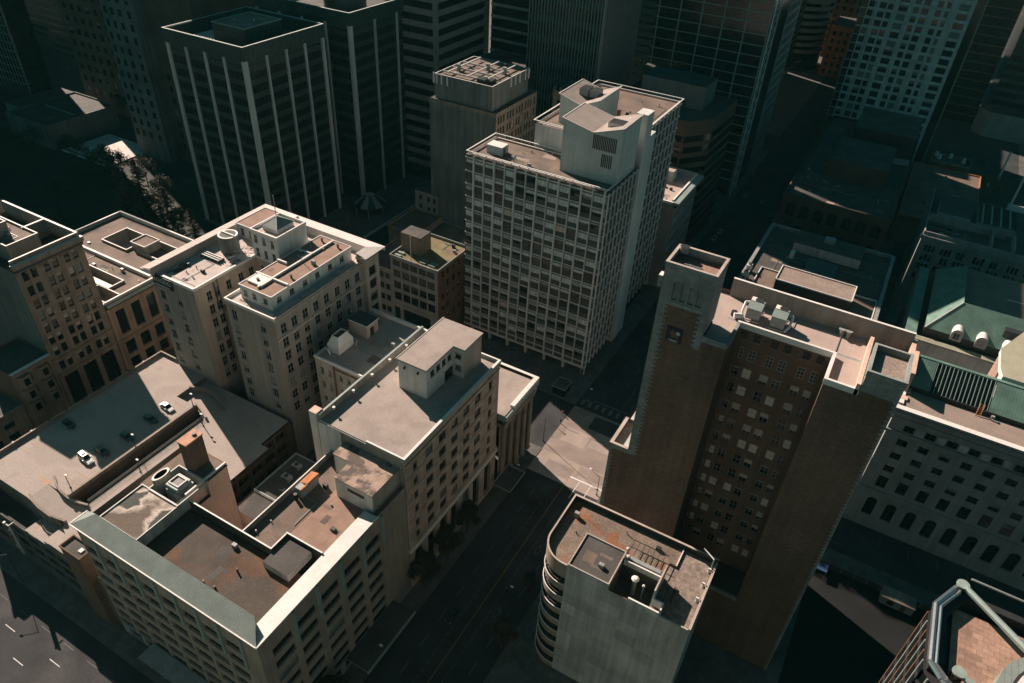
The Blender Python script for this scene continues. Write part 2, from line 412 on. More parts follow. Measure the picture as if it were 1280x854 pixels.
S_WT = Style('wt', FR_D, G_TEAL, (PANE_L, PANE_L, PANE_M, PANE_M, BLINDW), fw=0.045, nx=3, nz=1, weights=(1.4,1.8,3.0,0.8,1.6,0.10))
S_WTE = Style('wte', FR_W, G_DARK, (BLINDG, BLINDG), fw=0.07, nx=1, nz=1, weights=(6,1,1))
S_RES = Style('res', FR_D, G_TEAL, (BLINDG, BLINDG, BLINDG), fw=0.08, nx=2, nz=1, weights=(5,1.2,1.6,0.8))
S_RES2 = Style('res2', FR_D, G_TEAL, (BLINDG, BLINDG, BLINDG), fw=0.09, nx=2, nz=1, weights=(5,1.2,1.2,0.8))
S_NARROW = Style('narrow', FR_D, G_DARK, (BLINDG, BLIND), fw=0.06, nx=1, nz=2, weights=(8,1,0.4))
S_GRID3 = Style('grid3', FR_D, G_DARK, (BLINDG,), fw=0.07, nx=3, nz=2, weights=(9,1))
S_LIT = Style('warm', FR_D, G_DARK, (BLIND, BLINDG), fw=0.1, nx=1, nz=1, weights=(3,1,1))

def hood(mb, x, y, z, r, h, m):   # small roof vent
    mb.cyl(x, y, z, z+h, r, m, 10); mb.cyl(x, y, z+h, z+h+0.18, r*1.7, m, 10)
VENTN = [0]
def vent(x, y, z, label, h=0.9, r=0.25, m=None):
    mb = MB(); hood(mb, x, y, z, r, h, m or GREYM); return single('roof_vent', mb, (x,y,z), label, 'vent', 'small vents on the roofs')
def ac_unit(x, y, z, w, d, h, label, m=None, group='air conditioning units on the roofs', fan=True, rz=0):
    m = m or GREYM
    r = root('air_conditioner', (x,y,z), label, 'air conditioner', group, rz)
    b = MB(); b.box(-w/2,w/2,-d/2,d/2,0.15,h,m); b.box(-w/2+.1,-w/2+.25,-d/2,d/2,0,0.15,DARKM); b.box(w/2-.25,w/2-.1,-d/2,d/2,0,0.15,DARKM)
    part('casing', b, r, local=True)
    g = MB(); g.box(-w*0.4,w*0.4,-d/2-0.03,-d/2+0.01,0.35*h,0.8*h,DARKM); part('grille', g, r, local=True)
    if fan:
        f = MB(); f.cyl(0,0,h,h+0.22,min(w,d)*0.34,m,14,top=DARKM); part('fan_cowl', f, r, local=True)
    return r
def text_mesh(txt, size, mat, name='lettering', ext=0.04, align='CENTER'):
    cu = bpy.data.curves.new('lettering', 'FONT'); cu.body = txt; cu.size = size; cu.extrude = ext; cu.align_x = align; cu.align_y = 'CENTER'
    ob = bpy.data.objects.new('tmp_lettering', cu); COL.objects.link(ob)
    dg = bpy.context.evaluated_depsgraph_get(); me = bpy.data.meshes.new_from_object(ob.evaluated_get(dg))
    bpy.data.objects.remove(ob); me.materials.clear(); me.materials.append(mat)
    return me
def text_part(txt, size, mat, parent, loc, rot, name='lettering'):
    o = bpy.data.objects.new(name, text_mesh(txt, size, mat)); COL.objects.link(o); o.parent = parent
    o.location = loc; o.rotation_euler = rot; return o
# ------------------------------------------------------------------ setting: ground, roads, pavements
g = MB(); g.face([(-1600,-500,0),(1600,-500,0),(1600,2600,0),(-1600,2600,0)], ASPH); setting('ground', g)
def slab(name, x0, x1, y0, y1, m=PAVE):
    b = MB(); b.box(x0,x1,y0,y1,0.0,0.14,KERB,top=m,bottom=False); return setting(name, b)
slab('pavement', -163.5, -59.5, 33.5, 135.5)
slab('pavement', -38.0, 16.0, -200, 135.5)
slab('pavement', -163.5, -59.5, 157.5, 398)
slab('pavement', -38.0, 12.8, 157.5, 398)
slab('pavement', 17.2, 300, 157.0, 398)
slab('pavement', -242, -178.5, 33.5, 135.5)
slab('pavement', -242, -178.5, 176, 398)
pk_ = MB(); pk_.face([(-430,33.5,.006),(-242,33.5,.006),(-242,188,.006),(-430,188,.006)], M('park_grass',(0.03,0.036,0.018),n=.4,sc=.2,fine=.4)); pk_.face([(-242,134.5,.15),(-206,134.5,.15),(-206,176,.15),(-242,176,.15)],MATS['park_grass']); setting('park_ground', pk_)
slab('pavement', -163.5, -59.5, -200, 14.5)
slab('pavement', -420, -178.5, -200, 14.5)
slab('pavement', -420, -60, 425, 900)
slab('pavement', -40, 14, 425, 900)
slab('pavement', 60, 300, 440, 900)
slab('pavement', 16.0, 300, 137.6, 143.5)
# road markings, 4 mm sheets
def line(x0,x1,y0,y1,m,z=0.005): 
    b = MB(); b.face([(x0,y0,z),(x1,y0,z),(x1,y1,z),(x0,y1,z)], m); return b
mk = MB()
def mline(x0,x1,y0,y1,m,z=0.008): mk.face([(x0,y0,z),(x1,y0,z),(x1,y1,z),(x0,y1,z)], m)
# junction concrete slabs
jn = MB()
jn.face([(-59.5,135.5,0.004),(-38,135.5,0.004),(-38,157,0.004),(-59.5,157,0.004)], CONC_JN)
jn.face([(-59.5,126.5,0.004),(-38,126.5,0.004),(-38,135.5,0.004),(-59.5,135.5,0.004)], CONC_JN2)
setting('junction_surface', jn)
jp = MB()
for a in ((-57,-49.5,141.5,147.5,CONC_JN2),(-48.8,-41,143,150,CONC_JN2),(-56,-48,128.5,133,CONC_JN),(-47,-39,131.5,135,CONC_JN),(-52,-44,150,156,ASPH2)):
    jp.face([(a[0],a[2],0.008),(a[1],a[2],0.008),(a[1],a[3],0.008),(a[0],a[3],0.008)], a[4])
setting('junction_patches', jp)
mline(-47.9,-38.4,129.9,130.4,PAINT,0.012); mline(-55.2,-44.2,162.0,162.4,PAINTD,0.012)
for x in (-44.9,-41.6): mline(x-.09,x+.09,123,129.9,PAINT,0.012)
for k in range(14):
    y = 122-7.2*k
    mline(-54.2,-54.05,y-3.4,y,PAINTD); mline(-41.65,-41.5,y-3.4,y,PAINTD)
mline(-48.05,-47.9,60,129.9,YEL,0.012); mline(-48.05,-47.9,131,133.5,YEL,0.012)
for k in range(46):
    y = 118-1.9*k
    mline(-50.6,-50.48,y-1.2,y,PAINTD); mline(-45.5,-45.38,y-1.2,y,PAINTD)
for (x,y) in ((-44.0,104),(-44.0,84)):   # diamonds
    for (a,b) in (((x-.7,y),(x,y+1.6)),((x,y+1.6),(x+.7,y)),((x+.7,y),(x,y-1.6)),((x,y-1.6),(x-.7,y))):
        mk.face([(a[0]-.08,a[1],.009),(a[0]+.08,a[1],.009),(b[0]+.08,b[1],.009),(b[0]-.08,b[1],.009)], PAINTD)
for k in range(28):
    y = 164+9*k
    mline(-49.3,-49.15,y,y+3,PAINTD); mline(-53.8,-53.65,y,y+3,PAINTD); mline(-44.2,-44.05,y,y+3,PAINTD)
mline(-46.5,-46.35,163,175,PAINTD); 
mk.face([(-42.6,165,.009),(-42.4,165,.009),(-42.4,168,.009),(-42.6,168,.009)],PAINTD); mk.face([(-43.4,167.4,.009),(-42.5,168,.009),(-42.5,168.3,.009),(-43.4,167.9,.009)],PAINTD)
for k in range(24):   # street in front, along x 
    x = -240+7.6*k
    mline(x,x+3.3,25.55,25.72,PAINT) if k%2==0 else None; mline(x+1,x+4.3,21.85,22.02,PAINT) if k%2 else None; mline(x-.8,x+2.4,29.3,29.42,PAINTD)
for k in range(12):
    x = 23+6.8*k; mline(x,x+.14,151.2,154.2,PAINTD)
    mline(x-80,x-76,146.4,146.55,PAINTD)
for x in (-176,-172.6,-168.8):
    for k in range(30): mline(x,x+.14,40+8*k,43+8*k,PAINTD)
for k in range(9):   # crosswalk bars
    mline(-58.5+2.3*k,-57.6+2.3*k,158.6,161.2,PAINTD)
mline(30,62,447,447.3,PAINTD); mline(34,34.2,425,460,PAINTD); mline(45,45.2,425,460,PAINTD)
setting('road_markings', mk)

# ------------------------------------------------------------------ A: beige office block with L-shaped metal coping
A = Bld('office_block', 'beige office block with wide metal coping along two roof edges and a sunken courtyard', -87, 56)
a0 = 38.0; ax = -64.0
cE = [42.9,48.9,55.2,61.6,67.6,73.0]
colsE = [(c-2.35,c+2.35) for c in cE[:5]]
rowsE = [(z-1.15,z+1.15) for z in (29.6,25.4,21.2,17.0,12.8,8.6,5.2)]
A.facade('E', ax, a0, 78.6, 4.0, 35.6, BEIGE, colsE, rowsE, 0.55, S_BAND)
colsS = [(c-2.2,c+2.2) for c in rng(-107.9,5.3,8)]
A.facade('S', a0, -110.5, ax, 4.0, 35.6, BEIGE, colsS, rowsE, 0.55, S_BAND)
w = A.p('wall')
for pl in (('S',a0,-110.5,ax),('E',ax,a0,78.6)): A.facade(*pl, 0.1, 4.0, LIME, cl(rng(pl[2]+4,5.3,8 if pl[0]=='S' else 6),4.0), [(0.5,3.4)], 0.6, S_BAND)
A.strip(w,'W',-110.5,a0,63.6,0,35.6,BEIGE)
# pilaster fins between the bays
for i,c in enumerate([c+3.1 for c in cE[:5]]):
    b = A.p('pilaster','p%d'%i); b.box(ax+0.02,ax+0.4,c-0.32,c+0.32,25.2,34.9,TEALM)
for i,c in enumerate(rng(-105.25,5.3,8)):
    b = A.p('pilaster','q%d'%i); b.box(c-0.32,c+0.32,a0-0.4,a0-0.02,25.2,34.9,TEALM)
# coping: slope and metal colour painted shaded along the front, sunlit along the avenue
cp = A.p('coping','cpS')
cp.face([(-111.2,37.7,36.0),(-63.7,37.7,36.0),(-67.0,41.0,38.0),(-107.5,41.0,38.0)], SEAMG)
cp.face([(-111.2,37.7,36.0),(-107.5,41.0,38.0),(-111.2,41.4,36.0)], SEAMG)
cp.face([(-107.5,41.0,38.0),(-67.0,41.0,38.0),(-67.0,41.0,33.6),(-107.5,41.0,33.6)], SEAMG)
cp.box(-111.2,-63.7,37.7,38.0,35.6,35.99,SEAMG)
e = A.p('coping_edge','eS'); e.box(-111.3,-63.55,37.5,37.7,35.85,36.12,LEDGE); e.box(-111.4,-111.2,37.5,41.4,35.85,36.12,LEDGE)
cp = A.p('coping','cpE')
cp.face([(-63.7,37.7,36.0),(-63.7,69.4,36.0),(-67.0,69.4,35.7),(-67.0,41.0,35.7)], SEAMW)
cp.face([(-63.7,37.7,36.0),(-67.0,41.0,35.7),(-67.0,41.0,38.0)], SEAMG)
cp.face([(-67.0,41.0,35.7),(-67.0,69.4,35.7),(-67.0,69.4,33.6),(-67.0,41.0,33.6)], SEAMW)
cp.box(-64.0,-63.7,38.0,69.4,35.55,35.98,SEAMW)
e = A.p('coping_edge','eE'); e.box(-63.7,-63.5,37.5,69.6,35.85,36.12,LEDGE)
r = A.p('roof'); r.face([(-97.4,38.3,33.6),(-64.2,38.3,33.6),(-64.2,53.0,33.6),(-97.4,53.0,33.6)], ROOFL)
# raised roof over the left wing with pale lime stains, pink courtyard wall
rb = A.p('raised_roof'); rb.face([(-107.4,41.6,36.5),(-97.4,41.6,36.5),(-97.4,50.8,36.5),(-107.4,50.8,36.5)], ROOFS)
rb.face([(-108.2,50.8,36.5),(-105.4,50.8,36.5),(-105.4,58.0,36.5),(-108.2,58.0,36.5)], ROOFB)
rb.face([(-108.2,58.0,36.5),(-97.4,58.0,36.5),(-97.4,63.5,36.5),(-108.2,63.5,36.5)], ROOFB)
rb.rim(-107.6,-97.2,41.3,51.0,36.3,36.75,0.22,GREYM)
wl = A.p('wall','wingwall')
A.strip(wl,'E',-97.4,41.3,53.4,33.6,36.5,CONCG)
wl2 = A.p('courtyard_wall', label='bare pink rendered wall above the courtyard')
A.facade('E',-98.2,53.4,63.5,11.5,36.55,PINK,[(54.6,56.4)],[(26.5,28.6)],0.25,S_SASHD,mb=wl2)
wl2.box(-98.45,-98.1,53.4,63.6,36.5,36.95,LEDGE)
A.strip(wl2,'N',63.6,-108.2,-98.2,0,36.5,PINK)
A.strip(wl2,'S',53.4,-98.2,-97.4,11.5,33.6,PINK)
pit = A.p('plant_well')
for f,pl,u0,u1 in (('S',58.0,-105.4,-97.4),('N',50.8,-105.4,-97.4),('E',-105.4,50.8,58.0),('W',-98.3,50.8,58.0)): A.strip(pit,f,pl,u0,u1,32.5,36.5,CONCG)
pit.face([(-105.4,50.8,32.5),(-97.4,50.8,32.5),(-97.4,58,32.5),(-105.4,58,32.5)], ROOFD)
pit.rim(-105.6,-97.2,50.6,58.2,36.5,36.85,0.25,GREYM)
# walls round the sunken court
pw = A.p('court_parapet')
pw.box(-97.2,-75.6,53.15,53.45,33.6,36.0,ROOFD,top=LEDGE); pw.box(-75.9,-75.6,53.45,57.3,33.6,36.0,ROOFD,top=LEDGE); pw.box(-75.9,-67.0,57.3,57.6,33.6,36.1,ROOFD,top=LEDGE)
pw.box(-83.2,-82.95,53.45,78.6,11.5,36.0,GREYPL,top=LEDGE)
A.strip(A.p('wall'),'N',53.46,-98.2,-83.2,11.5,33.6,CREAM)
r2 = A.p('terrace_roof'); r2.face([(-82.8,53.45,34.6),(-76.0,53.45,34.6),(-76.0,78.6,34.6),(-82.8,78.6,34.6)], ROOFB)
r2.face([(-76.0,57.6,34.6),(-64.2,57.6,34.6),(-64.2,78.6,34.6),(-76.0,78.6,34.6)], ROOFR)
sb = A.p('roof_slab'); sb.box(-75.4,-69.4,50.7,56.9,33.6,35.3,CONCG,top=ROOFD)
cf = A.p('court_floor'); cf.face([(-98.2,53.46,11.5),(-83.2,53.46,11.5),(-83.2,66.5,11.5),(-98.2,66.5,11.5)], ROOFL)
# lift-house on the right wing
lp = A.p('penthouse')
A.strip(lp,'S',75.0,-79.0,-74.6,34.6,40.0,WHITE); A.strip(lp,'E',-74.6,70.2,75.0,34.6,40.0,WHITE)
A.facade('S',70.2,-74.6,-65.4,34.6,40.0,WHITE,[(-71.6,-67.4)],[(37.9,38.9)],0.2,S_BAND,mb=lp)
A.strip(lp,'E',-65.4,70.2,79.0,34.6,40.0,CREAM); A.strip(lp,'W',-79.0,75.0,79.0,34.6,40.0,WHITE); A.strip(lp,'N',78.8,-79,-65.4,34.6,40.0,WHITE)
lr = A.p('penthouse_roof'); lr.prism([(-79.15,74.85),(-74.75,74.85),(-74.75,70.05),(-65.25,70.05),(-65.25,78.85),(-79.15,78.85)],40.0,40.18,DARKM,top=ROOFK)
cn = A.p('shopfront_canopy'); cn.box(-63.9,-58.2,56.0,72.0,4.3,4.6,GREYM,top=ROOFD); cn.box(-58.2,-57.9,55.8,72.2,4.2,4.75,TEALM)
cn2 = A.p('shopfront_canopy','c2'); cn2.box(-100,-68,34.2,37.9,4.3,4.55,GREYM,top=GREYM)
for k in range(8): cn2.box(-100+4*k,-99.85+4*k,34.0,37.9,4.56,4.68,TEALM)
clutter(A,-96,-77,42,52.0,33.6,1,3,0,4,ROOFD); clutter(A,-82.4,-76.4,54,77,34.6,2,4,1,4,ROOFB); clutter(A,-75.5,-68,58,69,34.6,3,3,0,2,ROOFB)
A.done()
# chimney
b = MB(); b.box(-103.9,-101.6,58.4,62.4,36.5,44.0,BRICKB); b.box(-104.05,-101.45,58.25,62.55,44.0,44.3,M('pink_brick_cap',(0.6,0.33,0.235),n=.2,sc=1.0))
cr = root('chimney', (-102.7,60.4,36.5), 'brown brick chimney with rusty orange cap above the pink wall', 'chimney'); part('stack', b, cr)
b = MB(); b.cyl(-102.6,61.4,44.3,44.7,0.42,DARKM,10); part('flue', b, cr)
# boiler plant in the well
pr = root('roof_plant', (-101.5,54.2,32.5), 'grey louvred cooling plant standing in the roof well of the beige block', 'cooling plant')
b = MB(); b.box(-103.2,-99.6,52.6,56.6,32.5,36.6,GREYM); part('casing', b, pr)
b = MB(); b.prism([(-103.0,52.9),(-99.8,52.9),(-99.8,56.3),(-103.0,56.3)],36.6,37.6,TEALM); part('hood', b, pr)
b = MB(); b.rim(-102.8,-100.0,53.4,55.8,37.6,37.9,0.22,LEDGE); b.face([(-102.6,53.6,37.62),(-100.2,53.6,37.62),(-100.2,55.6,37.62),(-102.6,55.6,37.62)],DARKM); part('fan_opening', b, pr)
b = MB(); b.path([(-99.6,53.2,35.5),(-98.6,52.2,35.5),(-98.6,51.4,34.0),(-98.6,51.4,32.6)],0.22,WHITEM,8); part('pipe', b, pr)
tank = root('roof_tank', (-104.9,52.4,36.5), 'open white-rimmed oval tank beside the grey cooling plant', 'tank')
b = MB(); n=18
for i in range(n):
    a0_,a1_=2*math.pi*i/n,2*math.pi*(i+1)/n
    f=lambda a,r,z:(-105.6+1.0*r*math.cos(a),54.0+2.0*r*math.sin(a),z)
    b.face([f(a0_,1,36.5),f(a1_,1,36.5),f(a1_,1,37.9),f(a0_,1,37.9)],CREAM); b.face([f(a0_,1,37.9),f(a1_,1,37.9),f(a1_,.75,37.9),f(a0_,.75,37.9)],LEDGE); b.face([f(a0_,.75,37.9),f(a1_,.75,37.9),f(a1_,.75,36.9),f(a0_,.75,36.9)],DARKM)
b.face([f(2*math.pi*i/n,.75,36.9) for i in range(n)],DARKM); part('shell', b, tank)
for i,(x,y,lab) in enumerate([(-94.3,58.5,'round white vent of the courtyard cluster, nearest the pink wall'),(-92.2,60.2,'round white vent of the courtyard cluster, farthest into the court'),(-92.0,57.2,'round white vent of the courtyard cluster, between two others'),(-89.6,59.0,'round white vent of the courtyard cluster, nearest the terrace parapet')]):
    b = MB(); b.cyl(x,y,11.5,13.1,0.85,LEDGE,14); b.cyl(x,y,13.1,13.3,0.85,LEDGE,14,r2=0.6,top=DARKM); single('fan_vent', b, (x,y,11.5), lab, 'vent', 'round fan vents in the courtyard')
b = MB(); b.box(-93.9,-92.5,54.6,56.0,11.5,12.3,LEDGE); b.box(-93.7,-92.7,54.8,55.8,12.3,12.35,DARKM); single('roof_hatch', b, (-93.2,55.3,11.5), 'square white hatch beside the round courtyard vents', 'hatch')
ob = root('rusty_shed', (-80.6,67.6,34.6), 'rust-orange topped plant cabinet against the pale penthouse', 'cabinet')
b = MB(); b.box(-81.6,-79.9,66.0,70.8,34.6,37.0,GREYM); part('cabinet', b, ob)
b = MB(); b.face([(-81.7,67.6,37.0),(-79.8,67.6,37.5),(-79.8,71.0,37.5),(-81.7,71.0,37.0)],ORANGE); b.box(-79.95,-79.7,66.0,71.0,36.8,37.4,ORANGE); part('lid', b, ob)
b = MB(); b.cyl(-80.9,65.2,34.6,36.2,0.4,DARKM,8); part('motor', b, ob)

# ------------------------------------------------------------------ low flat roof behind the court with air conditioners
LR = Bld('low_annex', 'low annex with dark flat roof and scattered air conditioners beside the bare white wall', -95.5, 76.5)
for f,pl,u0,u1 in (('S',66.6,-104.4,-86.2),('E',-86.2,66.6,86.8),('W',-104.4,66.6,86.8),('N',86.8,-104.4,-86.2)): LR.strip(LR.p('wall'),f,pl,u0,u1,0,15.5,CREAM)
LR.p('roof').face([(-104.4,66.6,15.3),(-86.2,66.6,15.3),(-86.2,86.8,15.3),(-104.4,86.8,15.3)], ROOFD)
LR.p('parapet').rim(-104.5,-86.1,72.9,86.9,15.4,15.9,0.25,TEALM)
LR.p('wall','low').box(-104.4,-86.2,72.7,72.9,11.5,15.7,CREAM)
LR.done()
for x,y,w_,d_,lab in ((-101,83.5,2.2,1.5,'grey air conditioner at the far end of the low dark roof'),(-100.5,79.5,2.4,1.6,'grey air conditioner mid-row on the low dark roof, nearest the garage'),(-96.6,80.5,2.2,1.7,'grey air conditioner mid-row on the low dark roof, nearest the white wall'),(-98.5,76.0,1.0,1.0,'small pale air conditioner at the near side of the low dark roof'),(-95.0,76.2,1.8,1.1,'flat grey air conditioner next to the small pale one on the low dark roof'),(-92.5,75.4,0.9,0.9,'small white air conditioner nearest the terrace wall on the low dark roof')):
    ac_unit(x,y,15.3,w_,d_,1.2,lab)

# ------------------------------------------------------------------ C: centre building with pale roof and white penthouse
C = Bld('bank_building', 'tan stone office building with pale flat roof, white L-shaped penthouse and rows of punched windows', -75, 97)
cc = [82.4,87.4,92.3,97.0,101.9,106.7,112.2]
colsC = [(c-.75,c+.75) if i in (0,6) else (c-1.35,c+1.35) for i,c in enumerate(cc)]
rowsC = [(z-1.25,z+1.25) for z in (38.5,34.0,29.6,25.2,20.6,16.8)]
C.facade('E',-64,78.9,116.1,15.2,43.0,TAN,colsC,rowsC,0.4,S_TAN3)
colsB = [(c-1.5,c+1.5) for c in cc]
C.facade('E',-64.02,78.9,116.1,0.1,13.6,TAN,colsB,[(1.0,11.8)],0.9,S_GRID3)
C.p('cornice').box(-64.1,-63.45,78.7,116.4,13.6,14.3,LEDGE); C.p('cornice').box(-64.1,-63.7,78.8,116.3,14.3,15.2,TAN)
C.p('cornice','c2').box(-64.1,-63.75,78.8,116.3,41.0,41.25,TAN)
for i in range(6): C.p('string_course','sc%d'%i).box(-64.05,-63.9,79,116,rowsC[i][0]-0.62,rowsC[i][0]-0.42,TAN)
W_ = C.p('wall')
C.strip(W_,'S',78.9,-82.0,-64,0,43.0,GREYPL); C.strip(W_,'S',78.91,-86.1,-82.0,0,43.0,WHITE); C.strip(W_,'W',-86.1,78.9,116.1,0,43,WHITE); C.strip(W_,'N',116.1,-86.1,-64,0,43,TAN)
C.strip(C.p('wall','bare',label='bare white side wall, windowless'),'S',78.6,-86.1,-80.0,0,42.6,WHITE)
C.p('roof').face([(-85.9,79.1,42.5),(-64.2,79.1,42.5),(-64.2,115.9,42.5),(-85.9,115.9,42.5)], ROOFP)
pp_ = C.p('parapet'); pp_.box(-64.35,-63.75,78.7,116.3,42.5,43.5,TEALM,top=LEDGE); pp_.box(-86.3,-85.8,78.9,116.3,42.5,44.3,GREYPL,top=TEALM); pp_.box(-85.8,-64.35,115.9,116.3,42.5,43.5,TEALM,top=LEDGE)
pp_.box(-85.8,-73.4,78.7,79.1,42.5,42.75,TEALM,top=LEDGE); pp_.box(-73.4,-64.35,78.7,79.1,42.5,43.5,TEALM,top=LEDGE)
C.p('chimney_stub').box(-88.3,-86.3,78.6,80.6,0,44.6,WHITE,top=PINK)
ph = C.p('penthouse')
zt=50.4
C.facade('E',-71.0,96.6,107.0,42.5,zt,WHITE,[(98.2,99.6),(100.4,101.8),(102.6,104.0),(104.8,106.2)],[(47.6,49.2)],0.2,S_SASHD,mb=ph)
C.strip(ph,'S',96.6,-78.4,-71.0,42.5,zt,WHITE)
C.facade('S',107.0,-71.0,-68.0,42.5,zt,WHITE,[(-70.4,-68.9)],[(44.2,45.7),(47.6,49.2)],0.2,S_SASHD,mb=ph)
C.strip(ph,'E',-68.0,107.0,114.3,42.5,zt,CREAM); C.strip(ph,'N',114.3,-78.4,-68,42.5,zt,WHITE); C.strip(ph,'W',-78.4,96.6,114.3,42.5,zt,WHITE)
ph.box(-70.98,-70.9,103.6,106.6,42.5,45.4,G_DARK)
C.p('penthouse_roof').prism([(-78.65,96.35),(-70.75,96.35),(-70.75,106.75),(-67.75,106.75),(-67.75,114.55),(-78.65,114.55)],zt,zt+0.45,TEALM,top=ROOFP)
C.p('penthouse_edge').rim(-78.75,-78.6,96.25,114.65,zt+.38,zt+.56,0.06,LEDGE)
C.done()
for i in range(5): vent(-84.9,82.5+6.4*i,43.6,['nearest','second','third','fourth','fifth'][i]+' white cowl from the near corner along the pale roof edge',0.5,0.2,WHITEM)
for i,(x,y) in enumerate(((-76.5,95.5),(-73,95.9))):
    b=MB(); b.cyl(x,96.3,zt-1.5,zt-1.0,0.25,DARKM,8); single('wall_lamp', b, (x,96.3,zt-1.5), ['round dark lamp on the white penthouse front, left of two','round dark lamp on the white penthouse front, right of two'][i], 'lamp','lamps on the penthouse')

# annex at the corner, columns on the avenue
N = Bld('columned_bank', 'low classical corner bank with columns and heavy green cornice joined to the tan building', -70, 124)
N.facade('E',-63.2,116.2,132.6,2.5,21.5,TAN2,cl([119.5,123.2,126.9,130.4],1.5),[(4,18.5)],1.2,S_GRID3)
N.strip(N.p('wall'),'E',-63.2,116.2,132.6,0,2.5,TAN2); N.strip(N.p('wall'),'N',132.6,-86,-63.2,0,27,TAN2); N.strip(N.p('wall'),'E',-63.2,116.2,132.6,21.5,25,TAN2)
for i,y in enumerate((117.6,121.3,125.0,128.7,131.9)):
    N.p('column','k%d'%i).cyl(-62.75,y,2.5,21.3,0.75,TAN2,14,r2=0.62); N.parts['k%d'%i][1].box(-63.7,-61.9,y-.9,y+.9,2.0,2.5,TAN2); N.parts['k%d'%i][1].box(-63.7,-61.9,y-.85,y+.85,21.3,22.0,TAN2)
N.p('cornice').box(-63.9,-61.9,116.2,133.2,22.0,23.2,TAN2); N.p('cornice').box(-63.9,-61.4,116.2,133.5,24.6,26.2,TEALM); N.p('cornice','frieze').box(-63.5,-62.3,116.2,133.0,23.2,24.6,DARKM)
N.p('roof').face([(-86,116.3,26.4),(-62,116.3,26.4),(-62,133,26.4),(-86,133,26.4)], ROOFP)
N.p('parapet').box(-62.6,-61.4,120.0,133.4,26.2,27.2,LEDGE); N.p('parapet').box(-86,-62.6,132.6,133.4,26.2,27.2,LEDGE)
cn=N.p('entrance_canopy'); cn.box(-62.4,-57.2,112.4,120.2,5.0,5.25,DARKM,top=ROOFD); cn.rim(-62.4,-57.0,112.2,120.4,5.25,5.5,0.18,TEALM)
N.done()

# ------------------------------------------------------------------ XB: cream building with steel cross-bracing
X = Bld('braced_building', 'small cream building with rusty steel cross-bracing strapped over its windows', -97, 112)
X.facade('S',100.9,-108,-86.4,0,36.0,CREAM,cl([-106.1,-103.6,-100.1,-97.6,-94.0,-91.5,-88.5],1.15),[(z-.95,z+.95) for z in (32.0,27.4,22.8,18.2,13.6,9.0)],0.3,S_SASH)
for f,pl,u0,u1 in (('E',-86.4,100.9,124),('W',-108,100.9,124),('N',124,-108,-86.4)): X.strip(X.p('wall'),f,pl,u0,u1,0,36,CREAM)
X.p('roof').face([(-107.8,101,35.4),(-86.4,101,35.4),(-86.4,123.8,35.4),(-107.8,123.8,35.4)], ROOFP)
p_=X.p('parapet'); p_.box(-108.1,-86.4,100.7,101.1,35.4,36.1,LEDGE); p_.box(-108.1,-107.7,101.1,123.7,35.4,36.1,TEALM); p_.box(-108.1,-86.4,123.7,124.2,35.4,36.6,LEDGE)
for i,x in enumerate((-101.9,-93.4)):
    b=X.p('brace','v%d'%i); b.box(x-.2,x+.2,100.6,100.88,6,35,RUST)
for i,(p,q) in enumerate((((-101.9,100.7,20),(-93.4,100.7,34.4)),((-93.4,100.7,34.4),(-86.6,100.7,24)),((-101.9,100.7,20),(-93.4,100.7,12)),((-101.9,100.7,34.4),(-86.6,100.7,34.4)),((-101.9,100.7,20.4),(-86.6,100.7,20.4)))):
    X.p('brace','d%d'%i).tube(p,q,0.2,RUST,5)
hs=X.p('stair_house'); hs.box(-107.6,-101.8,113.8,118.2,35.4,39.2,CREAM,top=ROOFD); hs.box(-101.8,-101.7,115.0,116.4,35.4,38.0,DARKM); hs.box(-107.8,-101.5,113.6,118.4,39.2,39.45,LEDGE,top=ROOFD)
clutter(X,-101,-88,102,122,35.4,6,4,2,5)
X.done()
ct = root('cooling_tower', (-105,107.5,35.4), 'white tapered cooling tower with rusty opening on the cream braced building', 'cooling tower')
b=MB(); b.box(-106.9,-103.3,104.6,110.2,35.4,37.6,WHITEM); part('base',b,ct)
b=MB(); b.loft([[(-106.9,104.6,37.6),(-103.3,104.6,37.6),(-103.3,110.2,37.6),(-106.9,110.2,37.6)],[(-106.1,105.6,39.6),(-104.1,105.6,39.6),(-104.1,109.2,39.6),(-106.1,109.2,39.6)]],WHITEM); b.rim(-106.15,-104.05,105.55,109.25,39.6,39.9,0.18,LEDGE); b.face([(-105.9,105.8,39.63),(-104.3,105.8,39.63),(-104.3,109,39.63),(-105.9,109,39.63)],RUST); part('hood',b,ct)
b=MB(); b.path([(-107.2,104.0,36.6),(-105.8,103.6,36.6),(-105.4,103.6,35.5)],0.2,WHITEM,8); b.path([(-103.3,110.8,36.8),(-102.3,110.4,36.8),(-102.3,109.4,35.5)],0.22,GREYM,8); part('pipe',b,ct)
# two low roofs behind it
T3 = Bld('low_roof_building', 'low building with sunlit pale triangular patch of roof tucked behind the white penthouse', -94, 128)
for f,pl,u0,u1 in (('S',124.3,-105.6,-86.2),('E',-86.2,124.3,132),('W',-105.6,124.3,132),('N',132,-105.6,-86.2)): T3.strip(T3.p('wall'),f,pl,u0,u1,0,28,CREAM)
T3.p('roof').face([(-105.6,124.3,27.6),(-86.2,124.3,27.6),(-86.2,132,27.6),(-105.6,132,27.6)],ROOFP); T3.p('parapet').box(-105.8,-86.2,131.7,132.2,27.6,28.5,LEDGE); T3.p('parapet').box(-105.8,-105.3,128.5,131.7,27.6,28.5,LEDGE); T3.done()
T4 = Bld('alley_shed', 'small dark flat-roofed shed in the alley behind the cream stair house', -109.5, 129.5)
T4.p('wall').box(-112.8,-106.4,127.0,131.8,0,22.0,CREAM,bottom=False,top=ROOFD); T4.p('roof').box(-112.9,-106.3,126.9,131.9,22.0,22.25,GREYM,top=ROOFD); T4.done()
